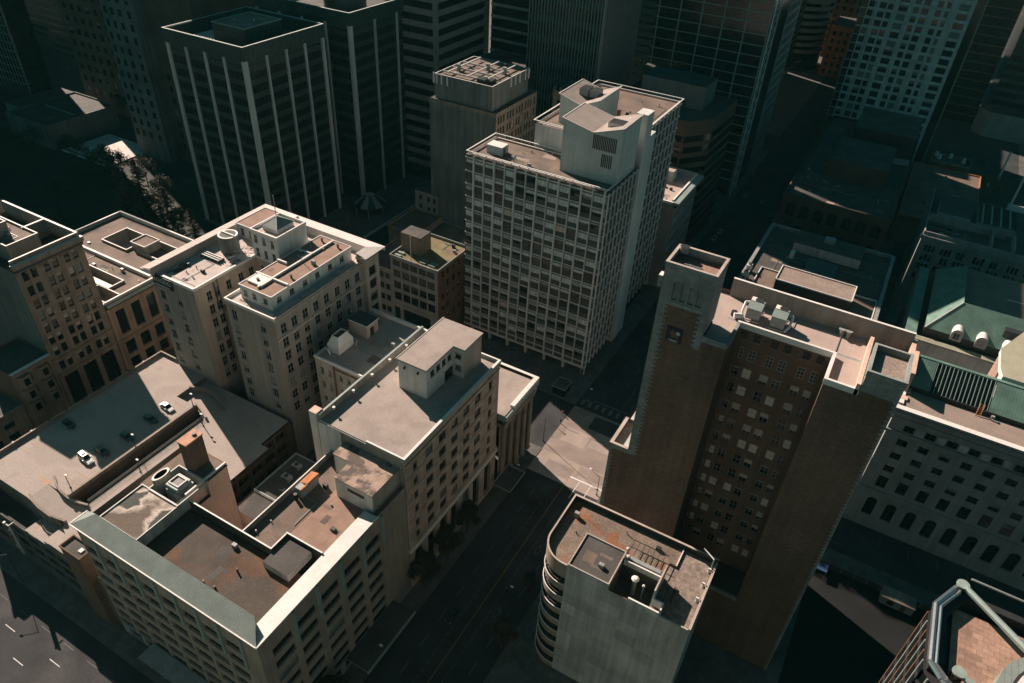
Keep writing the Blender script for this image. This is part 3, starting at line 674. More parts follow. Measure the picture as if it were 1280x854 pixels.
# ------------------------------------------------------------------ H: grey plaster block with light court, signboard, plank cornice
H = Bld('plaster_block', 'grey plastered office block with a narrow light court, white top storey and plank-clad cornice', -132, 114)
hz = 48.0
rowsH = [(z-1.4,z+1.4) for z in (43.8,39.7,35.5,31.3,27.1,22.9,18.7)]
H.facade('S',95.3,-129.6,-113.6,0,hz,GREYPL,cl([-127.4,-118.0],1.8),rowsH,0.25,S_SASH)
H.facade('S',93.6,-153.6,-138.6,0,hz,GREYPL,cl([-153.0+1.6,-145.2],1.8),[(z-1.25,z+1.25) for z in (41.9,37.7,33.6,29.3,25,20.8)],0.25,S_SASH)
H.facade('E',-138.6,93.6,114,0,hz,CREAM,cl([97.8,100.2,104.2,108.4,112],1.6),rowsH,0.25,S_SASH)
H.facade('E',-113.6,95.3,127.6,0,hz,GREYPL,cl([97.9,101.5,105.3,109.2,113.1,117.2,121.2,125.2],1.9),rowsH,0.25,S_SASH)
H.facade('E',-112.6,127.6,133.2,0,hz,CREAM,[(128.9,131.9)],rowsH,0.6,S_GRID3)
wH = H.p('wall'); H.strip(wH,'S',127.6,-113.6,-112.6,0,hz,CREAM); H.strip(wH,'W',-129.6,95.3,114,0,hz,CREAM); H.strip(wH,'W',-153.6,93.6,133.2,0,hz,GREYPL); H.strip(wH,'N',133.2,-153.6,-112.6,0,hz,GREYPL)
H.facade('S',114,-138.6,-129.6,0,hz,CREAM,cl([-136.6,-134.0,-131.4],1.3),rowsH,0.25,S_SASH)
sc = H.p('string_course'); sc.box(-113.6,-113.35,95.2,127.6,41.2,41.75,CREAM); sc.box(-113.8,-113.35,95.2,127.6,46.9,47.3,CREAM); sc.box(-129.6,-113.4,95.1,95.3,47.0,47.4,CREAM)
# roofs
rf = H.p('roof')
rf.face([(-129.4,95.5,hz-.6),(-113.8,95.5,hz-.6),(-113.8,132,hz-.6),(-129.4,132,hz-.6)], ROOFW)
rf.face([(-153.0,94.0,hz-.6),(-138.8,94.0,hz-.6),(-138.8,132,hz-.6),(-153.0,132,hz-.6)], ROOFW)
rf.face([(-138.8,114.2,hz-.6),(-129.4,114.2,hz-.6),(-129.4,132,hz-.6),(-138.8,132,hz-.6)], ROOFW)
pt = H.p('parapet'); pt.box(-129.8,-113.4,95.1,95.5,hz-.6,hz+.12,LEDGE); pt.box(-129.8,-129.4,95.5,114,hz-.6,hz+.12,LEDGE)
pt.box(-150,-138.4,93.4,94.0,hz-.6,hz+.25,LEDGE); pt.box(-138.9,-138.4,94.0,114,hz-.6,hz+.12,LEDGE); pt.box(-113.8,-113.4,95.5,124,hz-.6,hz+.12,GREYPL)
# cornice of pale planks along the street sides
ck = H.p('plank_cornice'); ck.face([(-155.6,92.4,hz+1.2),(-152.0,92.4,hz+2.0),(-152.0,131.0,hz+2.0),(-155.6,135.2,hz+1.2)], PLANK); ck.face([(-152.0,92.4,hz+2.0),(-152.0,131,hz+2.0),(-152.0,131,hz-.6),(-152.0,92.4,hz-.6)], GREYPL); ck.box(-155.6,-152.1,92.2,92.5,hz+.3,hz+1.15,LEDGE)
ck = H.p('plank_cornice','c2'); ck.face([(-155.6,135.2,hz+1.2),(-152.0,131.0,hz+2.0),(-115,131.0,hz+2.0),(-111.6,135.2,hz+1.2)], PLANKX); ck.face([(-115,131,hz+2.0),(-111.6,135.2,hz+1.2),(-111.6,127.0,hz+1.2),(-115,127.0,hz+2.0)], PLANKX)
ck.face([(-152,131,hz+2),(-115,131,hz+2),(-115,131,hz-.6),(-152,131,hz-.6)], PLANKX); ck.face([(-115,131,hz+2),(-115,127,hz+2),(-115,127,hz-.6),(-115,131,hz-.6)], PLANKX)
ck.box(-115,-111.7,126.7,126.98,hz+.4,hz+1.3,CREAM); ck.box(-155.5,-111.7,135.0,135.2,hz,hz+1.15,LEDGE)
# white attic on the right wing
at_ = H.p('attic'); zb,za=hz-.6,hz+3.4
H.facade('E',-116.6,98.2,127.0,zb,za,WHITE,cl([100.5,104.8,109.4,113.9,118.6,123.2],1.5),[(zb+1.3,zb+2.9)],0.15,S_SASH,mb=at_)
H.facade('S',98.2,-127.0,-116.6,zb,za,WHITE,cl([-125.3,-122.4,-118.8],1.3),[(zb+1.3,zb+2.9)],0.15,S_SASH,mb=at_)
H.strip(at_,'W',-127.0,98.2,127,zb,za,WHITE); H.strip(at_,'N',127,-127,-116.6,zb,za,WHITE)
H.p('attic_roof').face([(-126.9,98.3,za-.05),(-116.7,98.3,za-.05),(-116.7,126.9,za-.05),(-126.9,126.9,za-.05)], ROOFR)
H.p('attic_edge').rim(-127.15,-116.45,98.05,127.15,za-.15,za+.12,0.22,LEDGE)
nb_=H.p('attic','north'); H.facade('S',119.5,-150.5,-138.6,zb,za,WHITE,cl([-148.5,-145.4,-142.6,-140.2],1.2),[(zb+.8,zb+3.0)],.15,S_SASH,mb=nb_); H.strip(nb_,'E',-138.5,119.5,124.4,zb,za,WHITE); H.strip(nb_,'W',-150.5,119.5,130.5,zb,za,WHITE); H.strip(nb_,'N',130.5,-150.5,-138.6,zb,za,WHITE)
H.p('attic_roof','north').face([(-150.4,119.6,za-.05),(-138.7,119.6,za-.05),(-138.7,130.4,za-.05),(-150.4,130.4,za-.05)],ROOFR); H.p('attic_edge','north').rim(-150.65,-138.45,119.35,130.65,za-.15,za+.12,.22,LEDGE)
# tower with pyramid skylight
tw = H.p('stair_tower'); t0,t1=-138.4,-129.2; zc=hz+8.0
H.facade('S',113.8,t0,t1,zb,zc,WHITE,cl([-136.9,-134.0,-131.1],1.2),[(zb+.9,zb+3.3),(zb+5.0,zb+7.2)],0.2,S_SASH,mb=tw)
H.facade('E',t1,113.8,124.5,zb,zc,WHITE,[],[],0.2,None,mb=tw); H.strip(tw,'W',t0,113.8,124.5,zb,zc,WHITE); H.strip(tw,'N',124.5,t0,t1,zb,zc,WHITE)
H.p('tower_roof').face([(t0,113.8,zc-.7),(t1,113.8,zc-.7),(t1,124.5,zc-.7),(t0,124.5,zc-.7)], ROOFW); H.p('tower_parapet').rim(t0-.1,t1+.1,113.7,124.6,zc-.7,zc+.05,0.35,LEDGE)
sk = H.p('pyramid_skylight'); sk.rim(-136.4,-131.2,116.2,122.2,zc-.7,zc+.6,0.3,WHITE)
ap=(-133.8,119.1,zc+2.7); bp=[(-136.6,116.0,zc+.62),(-131.0,116.0,zc+.62),(-131.0,122.4,zc+.62),(-136.6,122.4,zc+.62)]
for i in range(4): sk.face([bp[i],bp[(i+1)%4],ap],SEAMG); sk.tube(bp[i],ap,0.1,LEDGE,4)
# roof beams
for i,(p,q) in enumerate((((-125.9,100.2),(-121.6,103.4)),((-121.9,99.5),(-121.9,126)),((-126.8,104.0),(-116.9,104.0)),((-126.8,118.0),(-121.9,118.0)),((-126.8,111.2),(-124.2,111.2)))):
    b=H.p('roof_beam','b%d'%i); x0,x1=sorted((p[0],q[0])); y0,y1=sorted((p[1],q[1])); b.box(x0-.22,x1+.22,y0-.22,y1+.22,za+.0,za+.55+.02*i,LEDGE)
clutter(H,-152,-140,95,106,hz-.6,7,4,3,5,ROOFB); clutter(H,-126,-117.5,100,126,za-.05,8,4,1,5); clutter(H,-128.5,-114,96,97.8,hz-.6,9,1,1,2)
H.done()
sg = root('rooftop_sign', (-151.0,93.2,44.5), 'dark signboard with pale lettering at the top corner of the grey plastered block', 'sign')
b=MB(); b.box(-152.9,-146.0,93.1,93.35,44.9,47.9,SIGND); part('board',b,sg)
text_part('ROGERS',1.75,SIGNW,sg,(1.55,-0.12,2.2),(math.pi/2,0,0))
b=MB(); b.box(-152.4,-147.2,93.04,93.1,45.15,45.45,SIGNW); part('rule',b,sg)
fp = root('flagpole', (-133.8,119.1,zc+3.0), 'thin flagpole on the pyramid skylight of the grey block', 'flagpole'); b=MB(); b.tube((-133.8,119.1,zc+2.9),(-133.8,119.1,zc+8.5),0.10,GREYM,6); part('pole',b,fp)
wt_ = root('roof_water_tank', (-145.8,112.5,hz-.6), 'round dark slatted water tank with white rim on the pinkish roof', 'tank')
b=MB(); b.cyl(-145.8,112.5,hz+.0,hz+4.6,2.5,GREENCON,20); part('barrel',b,wt_)
b=MB(); n=20
for i in range(n):
    a_,c_=2*math.pi*i/n,2*math.pi*(i+1)/n; b.face([(-145.8+2.6*math.cos(a_),112.5+2.6*math.sin(a_),hz+4.62),(-145.8+2.6*math.cos(c_),112.5+2.6*math.sin(c_),hz+4.62),(-145.8+2.1*math.cos(c_),112.5+2.1*math.sin(c_),hz+4.62),(-145.8+2.1*math.cos(a_),112.5+2.1*math.sin(a_),hz+4.62)],LEDGE)
b.box(-148.1,-143.5,112.3,112.7,hz+4.64,hz+4.9,LEDGE); part('rim',b,wt_)
for dx,dy in ((-1.7,-1.7),(1.7,-1.7),(1.7,1.7),(-1.7,1.7)): b=MB(); b.box(-145.8+dx-.12,-145.8+dx+.12,112.5+dy-.12,112.5+dy+.12,hz-.6,hz,DARKM); part('leg',b,wt_)
rk = root('pipe_rack', (-147.5,107.5,hz-.6), 'white pipe rack running from the round tank on the pinkish roof', 'pipe rack')
b=MB()
for k in range(3): b.box(-150.4+.0*k,-143.5,106.2+.75*k,106.45+.75*k,hz+.1,hz+.35,LEDGE)
part('pipe',b,rk); b=MB()
for k in range(6): b.box(-150.0+1.25*k,-149.85+1.25*k,106.0,108.2,hz-.6,hz+.1,DARKM)
part('support',b,rk)
jr=random.Random(3)
labs=['tangle of pipes and valves beside the round slatted tank','pallet of scrap timber on the pinkish roof near the light court']
for i,(x,y) in enumerate(((-141.2,113.6),(-140.6,108.6))):
    b=MB()
    for k in range(14):
        p=Vector((x+jr.uniform(-1.8,1.2),y+jr.uniform(-1.8,1.8),hz-.5+jr.uniform(0,1.3))); q=p+Vector((jr.uniform(-1.6,1.6),jr.uniform(-1.6,1.6),jr.uniform(-.4,.6))); q.z=max(q.z,hz-.5); b.tube(p,q,jr.uniform(.06,.16),jr.choice([LEDGE,DARKM,RUST,GREYM]),5)
    single(['pipe_cluster','timber_pile'][i],b,(x,y,hz-.6),labs[i],['pipes','timber'][i])
ws=root('roof_drum',(-136.6,127.5,hz-.6),'white horizontal drum lying on the roof beside the skylight tower','drum'); b=MB(); b.tube((-138.2,127.6,hz+5.2),(-135.8,128.0,hz+5.2),0.9,WHITEM,14); part('drum',b,ws); b=MB(); b.box(-137.9,-137.6,127,128.4,hz-.6,hz+4.4,GREYM); b.box(-136.5,-136.2,127.2,128.6,hz-.6,hz+4.4,GREYM); part('stand',b,ws)
b=MB(); b.face([(-124.6,115.6,za+.3),(-122.6,115.6,za+.3),(-122.6,118.6,za+.3),(-124.6,118.6,za+.3)],G_TEAL); b.rim(-124.8,-122.4,115.4,118.8,za-.05,za+.4,.15,GREYM); single('roof_skylight',b,(-123.6,117,za),'small glazed skylight on the reddish attic roof','skylight')
for i,(x,y) in enumerate(((-124.0,101.5),(-118.7,107.2),(-119,124.8),(-124.6,125))): vent(x,y,za,['dark vent on the reddish attic roof, nearest its front','dark vent on the reddish attic roof, half-way along its open side','dark vent at the far corner of the reddish attic roof','dark vent at the far inner corner of the reddish attic roof'][i],0.8,0.25,DARKM)
b=MB(); b.path([(-138.3,99.5,47.0),(-138.2,99.5,40.0),(-138.2,101.2,39.2),(-138.2,101.2,37.5)],0.14,DARKM,6); b.path([(-138.25,100.6,47.5),(-138.25,100.6,22)],0.1,DARKM,6); single('drain_pipe',b,(-138.3,99.5,37.5),'dark bent drainpipe on the cream court wall','drainpipe')

# ------------------------------------------------------------------ stone block at the left
S = Bld('stone_block', 'tall weathered stone block with paired windows and deep cornice at the left edge', -195, 85)
sz=47.0; sx=-182.4
pc=[79.0,84.8,90.4]
pairs=sorted([c+d for c in pc for d in (-1.15,1.15)])
S.facade('E',sx,75.6,94.2,18.2,46.6,TAN2,cl(pairs,1.55),[(z-1.35,z+1.35) for z in (44.7,40.2,36.1,32.2,28.2,24.2,20.4)],0.35,S_STONE)
S.facade('E',sx,75.6,94.2,13.0,18.2,TAN2,cl(pairs,1.5),[(14.0,16.8)],0.35,S_SASHD)
S.facade('E',sx,75.6,94.2,0.1,13.0,TAN2,[(c-2.1,c+2.1) for c in pc],[(0.8,11.6)],0.8,S_GRID3)
S.strip(S.p('wall'),'S',75.6,-215,sx,0,46.6,GREENCON); S.strip(S.p('wall'),'N',94.2,-215,sx,0,46.6,TAN2); S.strip(S.p('wall'),'W',-215,75.6,94.2,0,46.6,TAN2)
for k,z in enumerate((17.6,12.6)): S.p('string_course','s%d'%k).box(sx-.1,sx+.45,75.4,94.4,z,z+.6,TAN2)
co=S.p('cornice'); co.box(sx-.1,sx+1.1,75.2,94.6,47.6,48.9,TAN2,top=LEDGE); co.box(sx-.1,sx+.6,75.4,94.4,46.6,47.6,DARKM); co.box(sx-.05,sx+.15,75.6,94.2,46.0,46.6,TAN2)
for k in range(10): S.p('bracket','br%d'%k).box(sx+.02,sx+.4,76.0+1.95*k,76.5+1.95*k,45.4,46.0,TAN2)
S.p('roof').face([(-214.8,75.8,45.0),(sx,75.8,45.0),(sx,94,45.0),(-214.8,94,45.0)],ROOFD)
pa=S.p('parapet'); pa.box(-215,sx+.0,93.6,94.2,46.6,50.0,GREYPL,top=LEDGE); pa.box(-196.5,-195.9,87.5,93.6,45,50.0,GREYPL,top=LEDGE); pa.box(sx-.5,sx,75.6,93.6,46.6,50.0,TAN2,top=LEDGE)
S.p('penthouse').box(-206.5,-190,79.5,88,45,49.6,GREYPL,bottom=False,top=ROOFB); S.p('penthouse').rim(-206.6,-189.9,79.4,88.1,49.6,50.2,.35,GREYPL,cap=LEDGE)
S.p('upper_penthouse').box(-208,-196.6,75.9,84.6,49.65,52.6,GREYPL,bottom=False,top=ROOFB); S.p('upper_penthouse').rim(-208.1,-196.5,75.8,84.7,52.6,53.2,.35,GREYPL,cap=LEDGE)
clutter(S,-205,-191,80.5,87,49.6,10,3,1,3)
S.done()
b=MB(); b.box(-222.5,-219.8,92.8,95.6,0,56,GREYPL,top=LEDGE); b.box(-222.7,-219.6,92.6,95.8,56,56.8,LEDGE); single('chimney_stack',b,(-221,94,0),'tall pale chimney stack behind the weathered stone block','chimney')
# small bay-windowed house front and low building beyond
V = Bld('bay_window_building', 'small old building with two rounded bay windows under a moulded cornice', -189, 69)
V.facade('E',-182.2,64.6,75.4,0,21,TAN2,cl([67.0,71.8,74.4,69.4],0.8),[(z-1.2,z+1.2) for z in (17.2,12.8,8.4)],0.3,S_SASH)
for i,y in enumerate((67.4,72.6)):
    for z in (17.2,12.8,8.4):
        b=V.p('bay','b%d%d'%(i,int(z))); b.prism([(-182.2,y-1.9),(-181.0,y-1.0),(-181.0,y+1.0),(-182.2,y+1.9)],z-2.0,z+1.9,TAN2); b.box(-180.99,-180.94,y-.7,y+.7,z-1.0,z+1.2,G_DARK)
V.p('cornice').box(-182.3,-181.2,64.4,75.5,20.2,21.2,TAN2,top=LEDGE)
for f,pl,u0,u1 in (('S',64.6,-196,-182.2),('W',-196,64.6,75.4),('N',75.4,-196,-182.2)): V.strip(V.p('wall'),f,pl,u0,u1,0,21,BRICKB)
V.p('roof').face([(-196,64.6,20.4),(-182.2,64.6,20.4),(-182.2,75.4,20.4),(-196,75.4,20.4)],ROOFD); V.done()
V2 = Bld('shopfront_building', 'low two-storey shop building at the left edge, beside the bay windows', -192, 55)
V2.facade('E',-182.2,38,64.4,0,11,TAN2,cl(rng(41,4.6,5),2.8),[(1,4),(6,9)],0.3,S_GRID3)
for f,pl,u0,u1 in (('S',38,-205,-182.2),('W',-205,38,64.4),('N',64.4,-205,-182.2)): V2.strip(V2.p('wall'),f,pl,u0,u1,0,11,TAN2)
V2.p('roof').face([(-205,38,10.6),(-182.2,38,10.6),(-182.2,64.4,10.6),(-205,64.4,10.6)],ROOFD); V2.p('cornice').box(-182.3,-181.6,38,64.4,10.4,11.2,TAN2); V2.done()
# low terracotta bank with sunk light wells
K = Bld('terracotta_building', 'low ornate terracotta building with brown flat roof and white-edged light wells', -202, 113)
K.facade('E',-182.4,94.4,133,12.6,24.5,TERRA,cl(rng(98.2,5.2,7),3.0),[(14.0,22.4)],0.8,S_GRID3)
K.facade('E',-182.4,94.4,133,0.1,12.6,TERRA,cl(rng(98.2,5.2,7),3.2),[(0.8,5.0),(6.4,11.2)],0.8,S_GRID3)
K.p('cornice').box(-182.5,-181.2,94.4,133.2,25.2,26.2,TEALM,top=TEALM); K.p('cornice').box(-182.5,-181.6,94.4,133,24.5,25.2,DARKM); K.p('cornice','mid').box(-182.5,-181.9,94.4,133,12.2,12.8,TERRA)
K.p('balustrade').box(-182.4,-181.9,94.4,133,26.2,27.0,PLANK,top=LEDGE)
for f,pl,u0,u1 in (('S',94.5,-226,-182.4),('W',-226,94.4,133),('N',133,-226,-182.4)): K.strip(K.p('wall'),f,pl,u0,u1,0,26,TERRA)
r_=K.p('roof')
def roofgrid(mb, x0,x1,y0,y1,z,holes,m):
    xs=sorted(set([x0,x1]+[h[0] for h in holes]+[h[1] for h in holes])); ys=sorted(set([y0,y1]+[h[2] for h in holes]+[h[3] for h in holes]))
    for xa,xb in zip(xs,xs[1:]):
        for ya,yb in zip(ys,ys[1:]):
            if any(h[0]<=xa and xb<=h[1] and h[2]<=ya and yb<=h[3] for h in holes): continue
            mb.face([(xa,ya,z),(xb,ya,z),(xb,yb,z),(xa,yb,z)],m)
holes=[(-206,-189,100.5,105.5),(-215,-203.5,118,127),(-200,-190,119.5,127),(-192.5,-183.2,95.4,100.0)]
roofgrid(r_,-226,-182.4,94.4,133,25.6,holes,ROOFB)
for i,h in enumerate(holes):
    b=K.p('light_well','w%d'%i); fz=(22.4,21.5,22.5,22.0)[i]
    for f,pl,u0,u1 in (('S',h[3],h[0],h[1]),('N',h[2],h[0],h[1]),('E',h[0],h[2],h[3]),('W',h[1],h[2],h[3])): K.strip(b,f,pl,u0,u1,fz,25.6,GREYPL)
    b.face([(h[0],h[2],fz),(h[1],h[2],fz),(h[1],h[3],fz),(h[0],h[3],fz)],(ROOFD,ROOFW,ROOFW,ROOFW)[i]); b.rim(h[0]-.35,h[1]+.35,h[2]-.35,h[3]+.35,25.6,26.4,.35,GREYPL,cap=LEDGE)
b=K.p('glass_roof'); b.prism([(-205,101.4),(-190,101.4),(-190,103.6),(-205,103.6)],22.45,24.6,GREYM,top=SEAMG)
p_=K.p('parapet'); p_.box(-226.2,-225.7,94.4,133.2,25.6,26.9,TEALM,top=LEDGE); p_.box(-225.7,-182.4,132.7,133.2,25.6,27.0,LEDGE); p_.box(-216,-184,111.0,111.7,25.6,26.8,LEDGE)
p_.box(-206,-182.4,94.4,94.9,25.6,26.3,LEDGE)
K.p('roof_house').box(-203,-196.5,119.8,125.5,25.6,28.2,GREYPL,bottom=False,top=ROOFB); K.p('roof_house').rim(-203.1,-196.4,119.7,125.6,28.2,28.6,.25,LEDGE)
clutter(K,-225,-206,97,116,25.6,11,6,3,5); clutter(K,-205,-184,106,110.6,25.6,12,3,1,4)
K.done()

# ------------------------------------------------------------------ parking garage
QCON=M('stained_garage_concrete',(0.2,0.185,0.165),n=.2,streak=.2,sc=.2); QDK=M('dark_garage_front',(0.11,0.115,0.11),n=.2,streak=.2,sc=.2)
Q = Bld('parking_garage', 'parking garage with cars on its open roof deck and curved concrete ramps', -137, 66)
qz=18.0; lz=16.4
d=Q.p('deck'); DECK=M('parking_deck',(0.43,0.375,0.335),n=0.10,sc=0.12,fine=0.08,fsc=2.0,spots=(0.36,0.31,0.275),spotscale=0.12,spotlev=0.57,kind='seamy',k1=7.5,k2=0.012,kcol=(0.36,0.31,0.28))
roofgrid(d,-160.6,-135.3,38.6,93.8,qz,[(-157.0,-143.0,38.6,43.4),(-143.0,-135.3,38.6,48.2),(-143.0,-135.3,84.0,93.8)],DECK)
d.face([(-132.2,49.5,lz),(-110.6,49.5,lz),(-110.6,84.0,lz),(-132.2,84.0,lz)],DECK); d.face([(-135.3,49.5,11.5),(-132.2,49.5,11.5),(-132.2,84.0,11.5),(-135.3,84.0,11.5)],ROOFD)
d.face([(-143.0,84.0,lz),(-113.3,84.0,lz),(-113.3,93.8,lz),(-143.0,93.8,lz)],DECK)
# ramp down from the deck to the lower lane
n=7
for i in range(n):
    t0_,t1_=i/n,(i+1)/n
    y_=lambda t:48.2
    zz=lambda t: qz+(lz-qz)*t
    x=lambda t:-143+ (12.0)*t
    d.face([(x(t0_),43.3,zz(t0_)),(x(t1_),43.3,zz(t1_)),(x(t1_),49.5 if x(t1_)>-135.3 else 48.2,zz(t1_)),(x(t0_),49.5 if x(t0_)>-135.3 else 48.2,zz(t0_))],DECK)
d.face([(-131.0,38.6,lz),(-110.6,38.6,lz),(-110.6,49.5,lz),(-131.0,49.5,lz)],DECK)
d.face([(-138.6,38.6,14.8),(-131.0,38.6,14.8),(-131.0,42.9,14.8),(-138.6,42.9,14.8)],DECK)
d.face([(-157,38.6,12),(-138.6,38.6,12),(-138.6,43.4,12),(-157,43.4,12)],ROOFD)
w_=Q.p('wall')
GARB=M('garage_brick',(0.115,0.085,0.068),n=0.2,sc=0.3,streak=0.2)
colsQ=cl(rng(68,4.4,6),3.7)
Q.facade('E',-112.8,65.5,93.8,0,lz,GARB,colsQ,[(12.6,15.4),(8.4,11.4),(4.2,7.2),(0.6,3.2)],0.8,Style('garage',RUST,G_DARK,fw=0.16,nx=2,nz=2))
Q.strip(w_,'E',-110.6,38.6,65.5,lz-2,lz+.0,QCON)
Q.facade('S',38.5,-160.8,-111.4,0,14.6,QDK,cl(rng(-157.5,5.2,9),4.2),[(11.2,13.2),(7.4,9.8),(3.6,6.0)],0.8,Style('garage2',DARKM,G_DARK,fw=0.1,nx=2,nz=1))
Q.strip(w_,'S',38.49,-160.8,-157.0,14.6,qz,QCON); Q.strip(w_,'S',38.49,-131,-111.4,14.6,lz,QCON)
Q.strip(w_,'W',-160.8,38.5,93.9,0,qz,QCON); Q.strip(w_,'N',93.9,-160.8,-112.8,0,lz,QCON)
Q.strip(w_,'E',-135.3,48.2,84.0,11.5,qz,GARB); Q.strip(w_,'W',-132.2,49.5,84.0,11.5,lz,GARB); Q.strip(w_,'N',49.5,-135.3,-132.2,11.5,lz,GARB); Q.strip(w_,'S',84.0,-135.3,-132.2,11.5,lz,GARB); Q.strip(w_,'S',43.4,-157.0,-143.0,12,qz,QCON); Q.strip(w_,'E',-157,38.6,43.4,12,qz,QCON); Q.strip(w_,'N',84.0,-143,-135.3,lz,qz,QCON); Q.strip(w_,'E',-143.0,84.0,93.8,lz,qz,QCON); Q.strip(w_,'S',42.9,-143,-131,12,18,QCON)
p_=Q.p('deck_parapet'); p_.box(-161.0,-160.6,38.4,94.2,qz-1,qz+1.0,QCON,top=BEIGE); p_.box(-135.9,-135.3,48.2,84.0,qz,qz+.95,QCON,top=BEIGE); p_.box(-160.6,-154.8,93.8,94.2,qz,qz+1.0,QCON,top=BEIGE)
for k in range(11): Q.p('parapet_post','pp%d'%k).box(-161.1,-160.5,42+4.6*k,42.5+4.6*k,qz+1.0,qz+1.12,DARKM)
def curved(name,pts,zs,h,th,m,cap):
    b=Q.p('ramp_wall',name)
    for (p,q,z0_,z1_) in zip(pts,pts[1:],zs,zs[1:]):
        p=Vector(p);q=Vector(q);nrm=Vector((-(q-p).y,(q-p).x)).normalized()*th/2
        a=[p-nrm,q-nrm,q+nrm,p+nrm]; zt_=[z0_+h,z1_+h,z1_+h,z0_+h]; zb_=[z0_-2.5,z1_-2.5,z1_-2.5,z0_-2.5]
        for i in range(4):
            j=(i+1)%4; b.face([(a[i].x,a[i].y,zb_[i]),(a[j].x,a[j].y,zb_[j]),(a[j].x,a[j].y,zt_[j]),(a[i].x,a[i].y,zt_[i])],m)
        b.face([(a[i].x,a[i].y,zt_[i]) for i in range(4)],cap)
curved('c1',[(-143.4,50.0),(-141.0,48.9),(-138.5,48.2),(-135.8,48.0),(-133.4,48.4),(-131.0,49.3)],[18,17.9,17.7,17.2,16.8,16.4],0.95,0.5,QCON,BEIGE)
curved('c2',[(-143.0,43.9),(-140.9,43.2),(-138.0,42.8),(-134.5,42.9),(-131.0,43.9)],[18,17.9,17.6,17.0,16.5],0.95,0.5,QCON,BEIGE)
curved('c3',[(-143.0,88.3),(-139.8,90.0),(-136.5,90.2),(-133.5,89.4),(-130.3,87.9)],[17.6,17.4,17.1,16.8,16.5],0.9,0.6,QCON,BEIGE)
curved('c4',[(-137.6,85.4),(-134.5,84.4),(-131.2,83.0)],[16.6,16.5,16.4],0.9,0.6,QCON,BEIGE)
Q.p('lane_upstand').box(-111.0,-110.6,49.5,63.4,lz,lz+.6,ROOFD)
rl=Q.p('railing'); 
for z in (.55,1.05): rl.box(-132.1,-132.04,50,83,lz+z,lz+z+.06,DARKM)
for k in range(18): rl.box(-132.1,-132.04,50+1.9*k,50.06+1.9*k,lz,lz+1.05,DARKM)
rl2=Q.p('railing','r2')
for z in (.5,1.0): rl2.path([(-138.4,42.7,14.8+z),(-136,41.2,14.8+z),(-133.5,40.6,14.8+z),(-131.2,40.8,14.8+z)],.035,DARKM,4)
ms=Q.p('bay_markings')
for k in range(19):
    y=51.5+2.35*k
    if y<83: ms.face([(-141.6,y,qz+.006),(-136.2,y,qz+.006),(-136.2,y+.09,qz+.006),(-141.6,y+.09,qz+.006)],YEL)
    ms.face([(-160.2,y,qz+.006),(-155.2,y,qz+.006),(-155.2,y+.09,qz+.006),(-160.2,y+.09,qz+.006)],YEL)
ARR=M('faded_orange_paint',(0.55,0.33,0.22),n=0.2,sc=1)
ms.face([(-147.2,48.5,qz+.006),(-144.0,48.0,qz+.006),(-144.0,48.6,qz+.006),(-147.2,48.8,qz+.006)],ARR); ms.face([(-144.0,47.3,qz+.006),(-142.6,48.3,qz+.006),(-144.0,49.2,qz+.006)],ARR)
Q.done()
st_=root('stair_tower',(-116.9,39,0),'narrow brown brick stair tower with flat dark roof against the garage','stair tower')
b=MB(); b.box(-119.9,-113.7,37.2,40.4,0,23.5,BRICKB,bottom=False,top=ROOFD); part('shaft',b,st_); b=MB(); b.rim(-120.0,-113.6,37.1,40.5,23.5,24.0,.25,BRICKB); part('parapet',b,st_); b=MB(); b.box(-115.9,-115.0,38.4,39.3,23.5,23.8,LEDGE); part('hatch',b,st_)
ps=root('parking_sign',(-141.5,37.5,7),'tall narrow vertical sign spelling PARK in dark red letters on pale panels','sign')
b=MB(); b.box(-142.9,-141.3,37.0,37.3,6.2,16.0,CONCG); part('panel',b,ps); b=MB(); b.box(-142.2,-142.0,37.3,38.5,15.2,15.4,GREYM); b.box(-142.2,-142.0,37.3,38.5,7.6,7.8,GREYM); b.cyl(-142.9,37.15,16.0,16.25,.3,LEDGE,8); part('bracket',b,ps)
for i,ch in enumerate('PARK'): text_part(ch,2.1,SIGNR,ps,(-0.6,-0.54,7.85-1.72*i),(math.pi/2,0,0),'letter')
b=MB(); b.box(-142.8,-141.4,36.94,37.0,6.5,7.9,ORANGE); b.box(-142.6,-141.6,36.90,36.94,6.7,7.7,SIGND); part('emblem_square',b,ps)
# ------------------------------------------------------------------ brown brick bank tower
B = Bld('brick_bank_tower', 'tall brown brick tower with blank walls, grey quoined corner turrets and a windowed light court', -7, 111)
by=102.6; bz=78.0
x0,x1,xc0,xc1,yb,yc=-26.5,13.0,-13.6,2.2,119.6,110.4
wB=B.p('wall')
B.strip(wB,'S',by,x0,xc0,45.2,bz,BRICKB)                 # left wing blank front
B.strip(wB,'S',by,-30.3,xc0,0,45.2,BRICKB)
B.strip(wB,'S',by,xc1,x1,0,bz,BRICKB)
B.strip(wB,'S',by,xc0,xc1,0,17.5,BRICKB)
B.strip(wB,'E',xc0,by,yc,17.5,bz,BRICKB); B.strip(wB,'W',xc1,by,yc,17.5,bz,BRICKB)
B.strip(wB,'E',x1,by,yb,0,bz,BRICKB); B.strip(wB,'W',x0,by,yb,45.2,bz,BRICKB); B.strip(wB,'N',yb,x0,x1,45.2,bz,BRICKB); B.strip(wB,'W',-30.3,by,131,0,45.2,QUOIN); B.strip(wB,'N',131,-30.3,x1,0,45.2,LIME); B.strip(wB,'E',x1,yb,131,0,45.2,LIME)
wcols=cl([-12.3,-10.1,-7.05,-4.85,-1.6,0.65],1.5)
B.facade('S',yc,xc0,xc1,17.5,bz,BRICKB,wcols,[(z-1.1,z+1.1) for z in [67.8-4.05*i for i in range(12)]],0.25,S_BRICK)
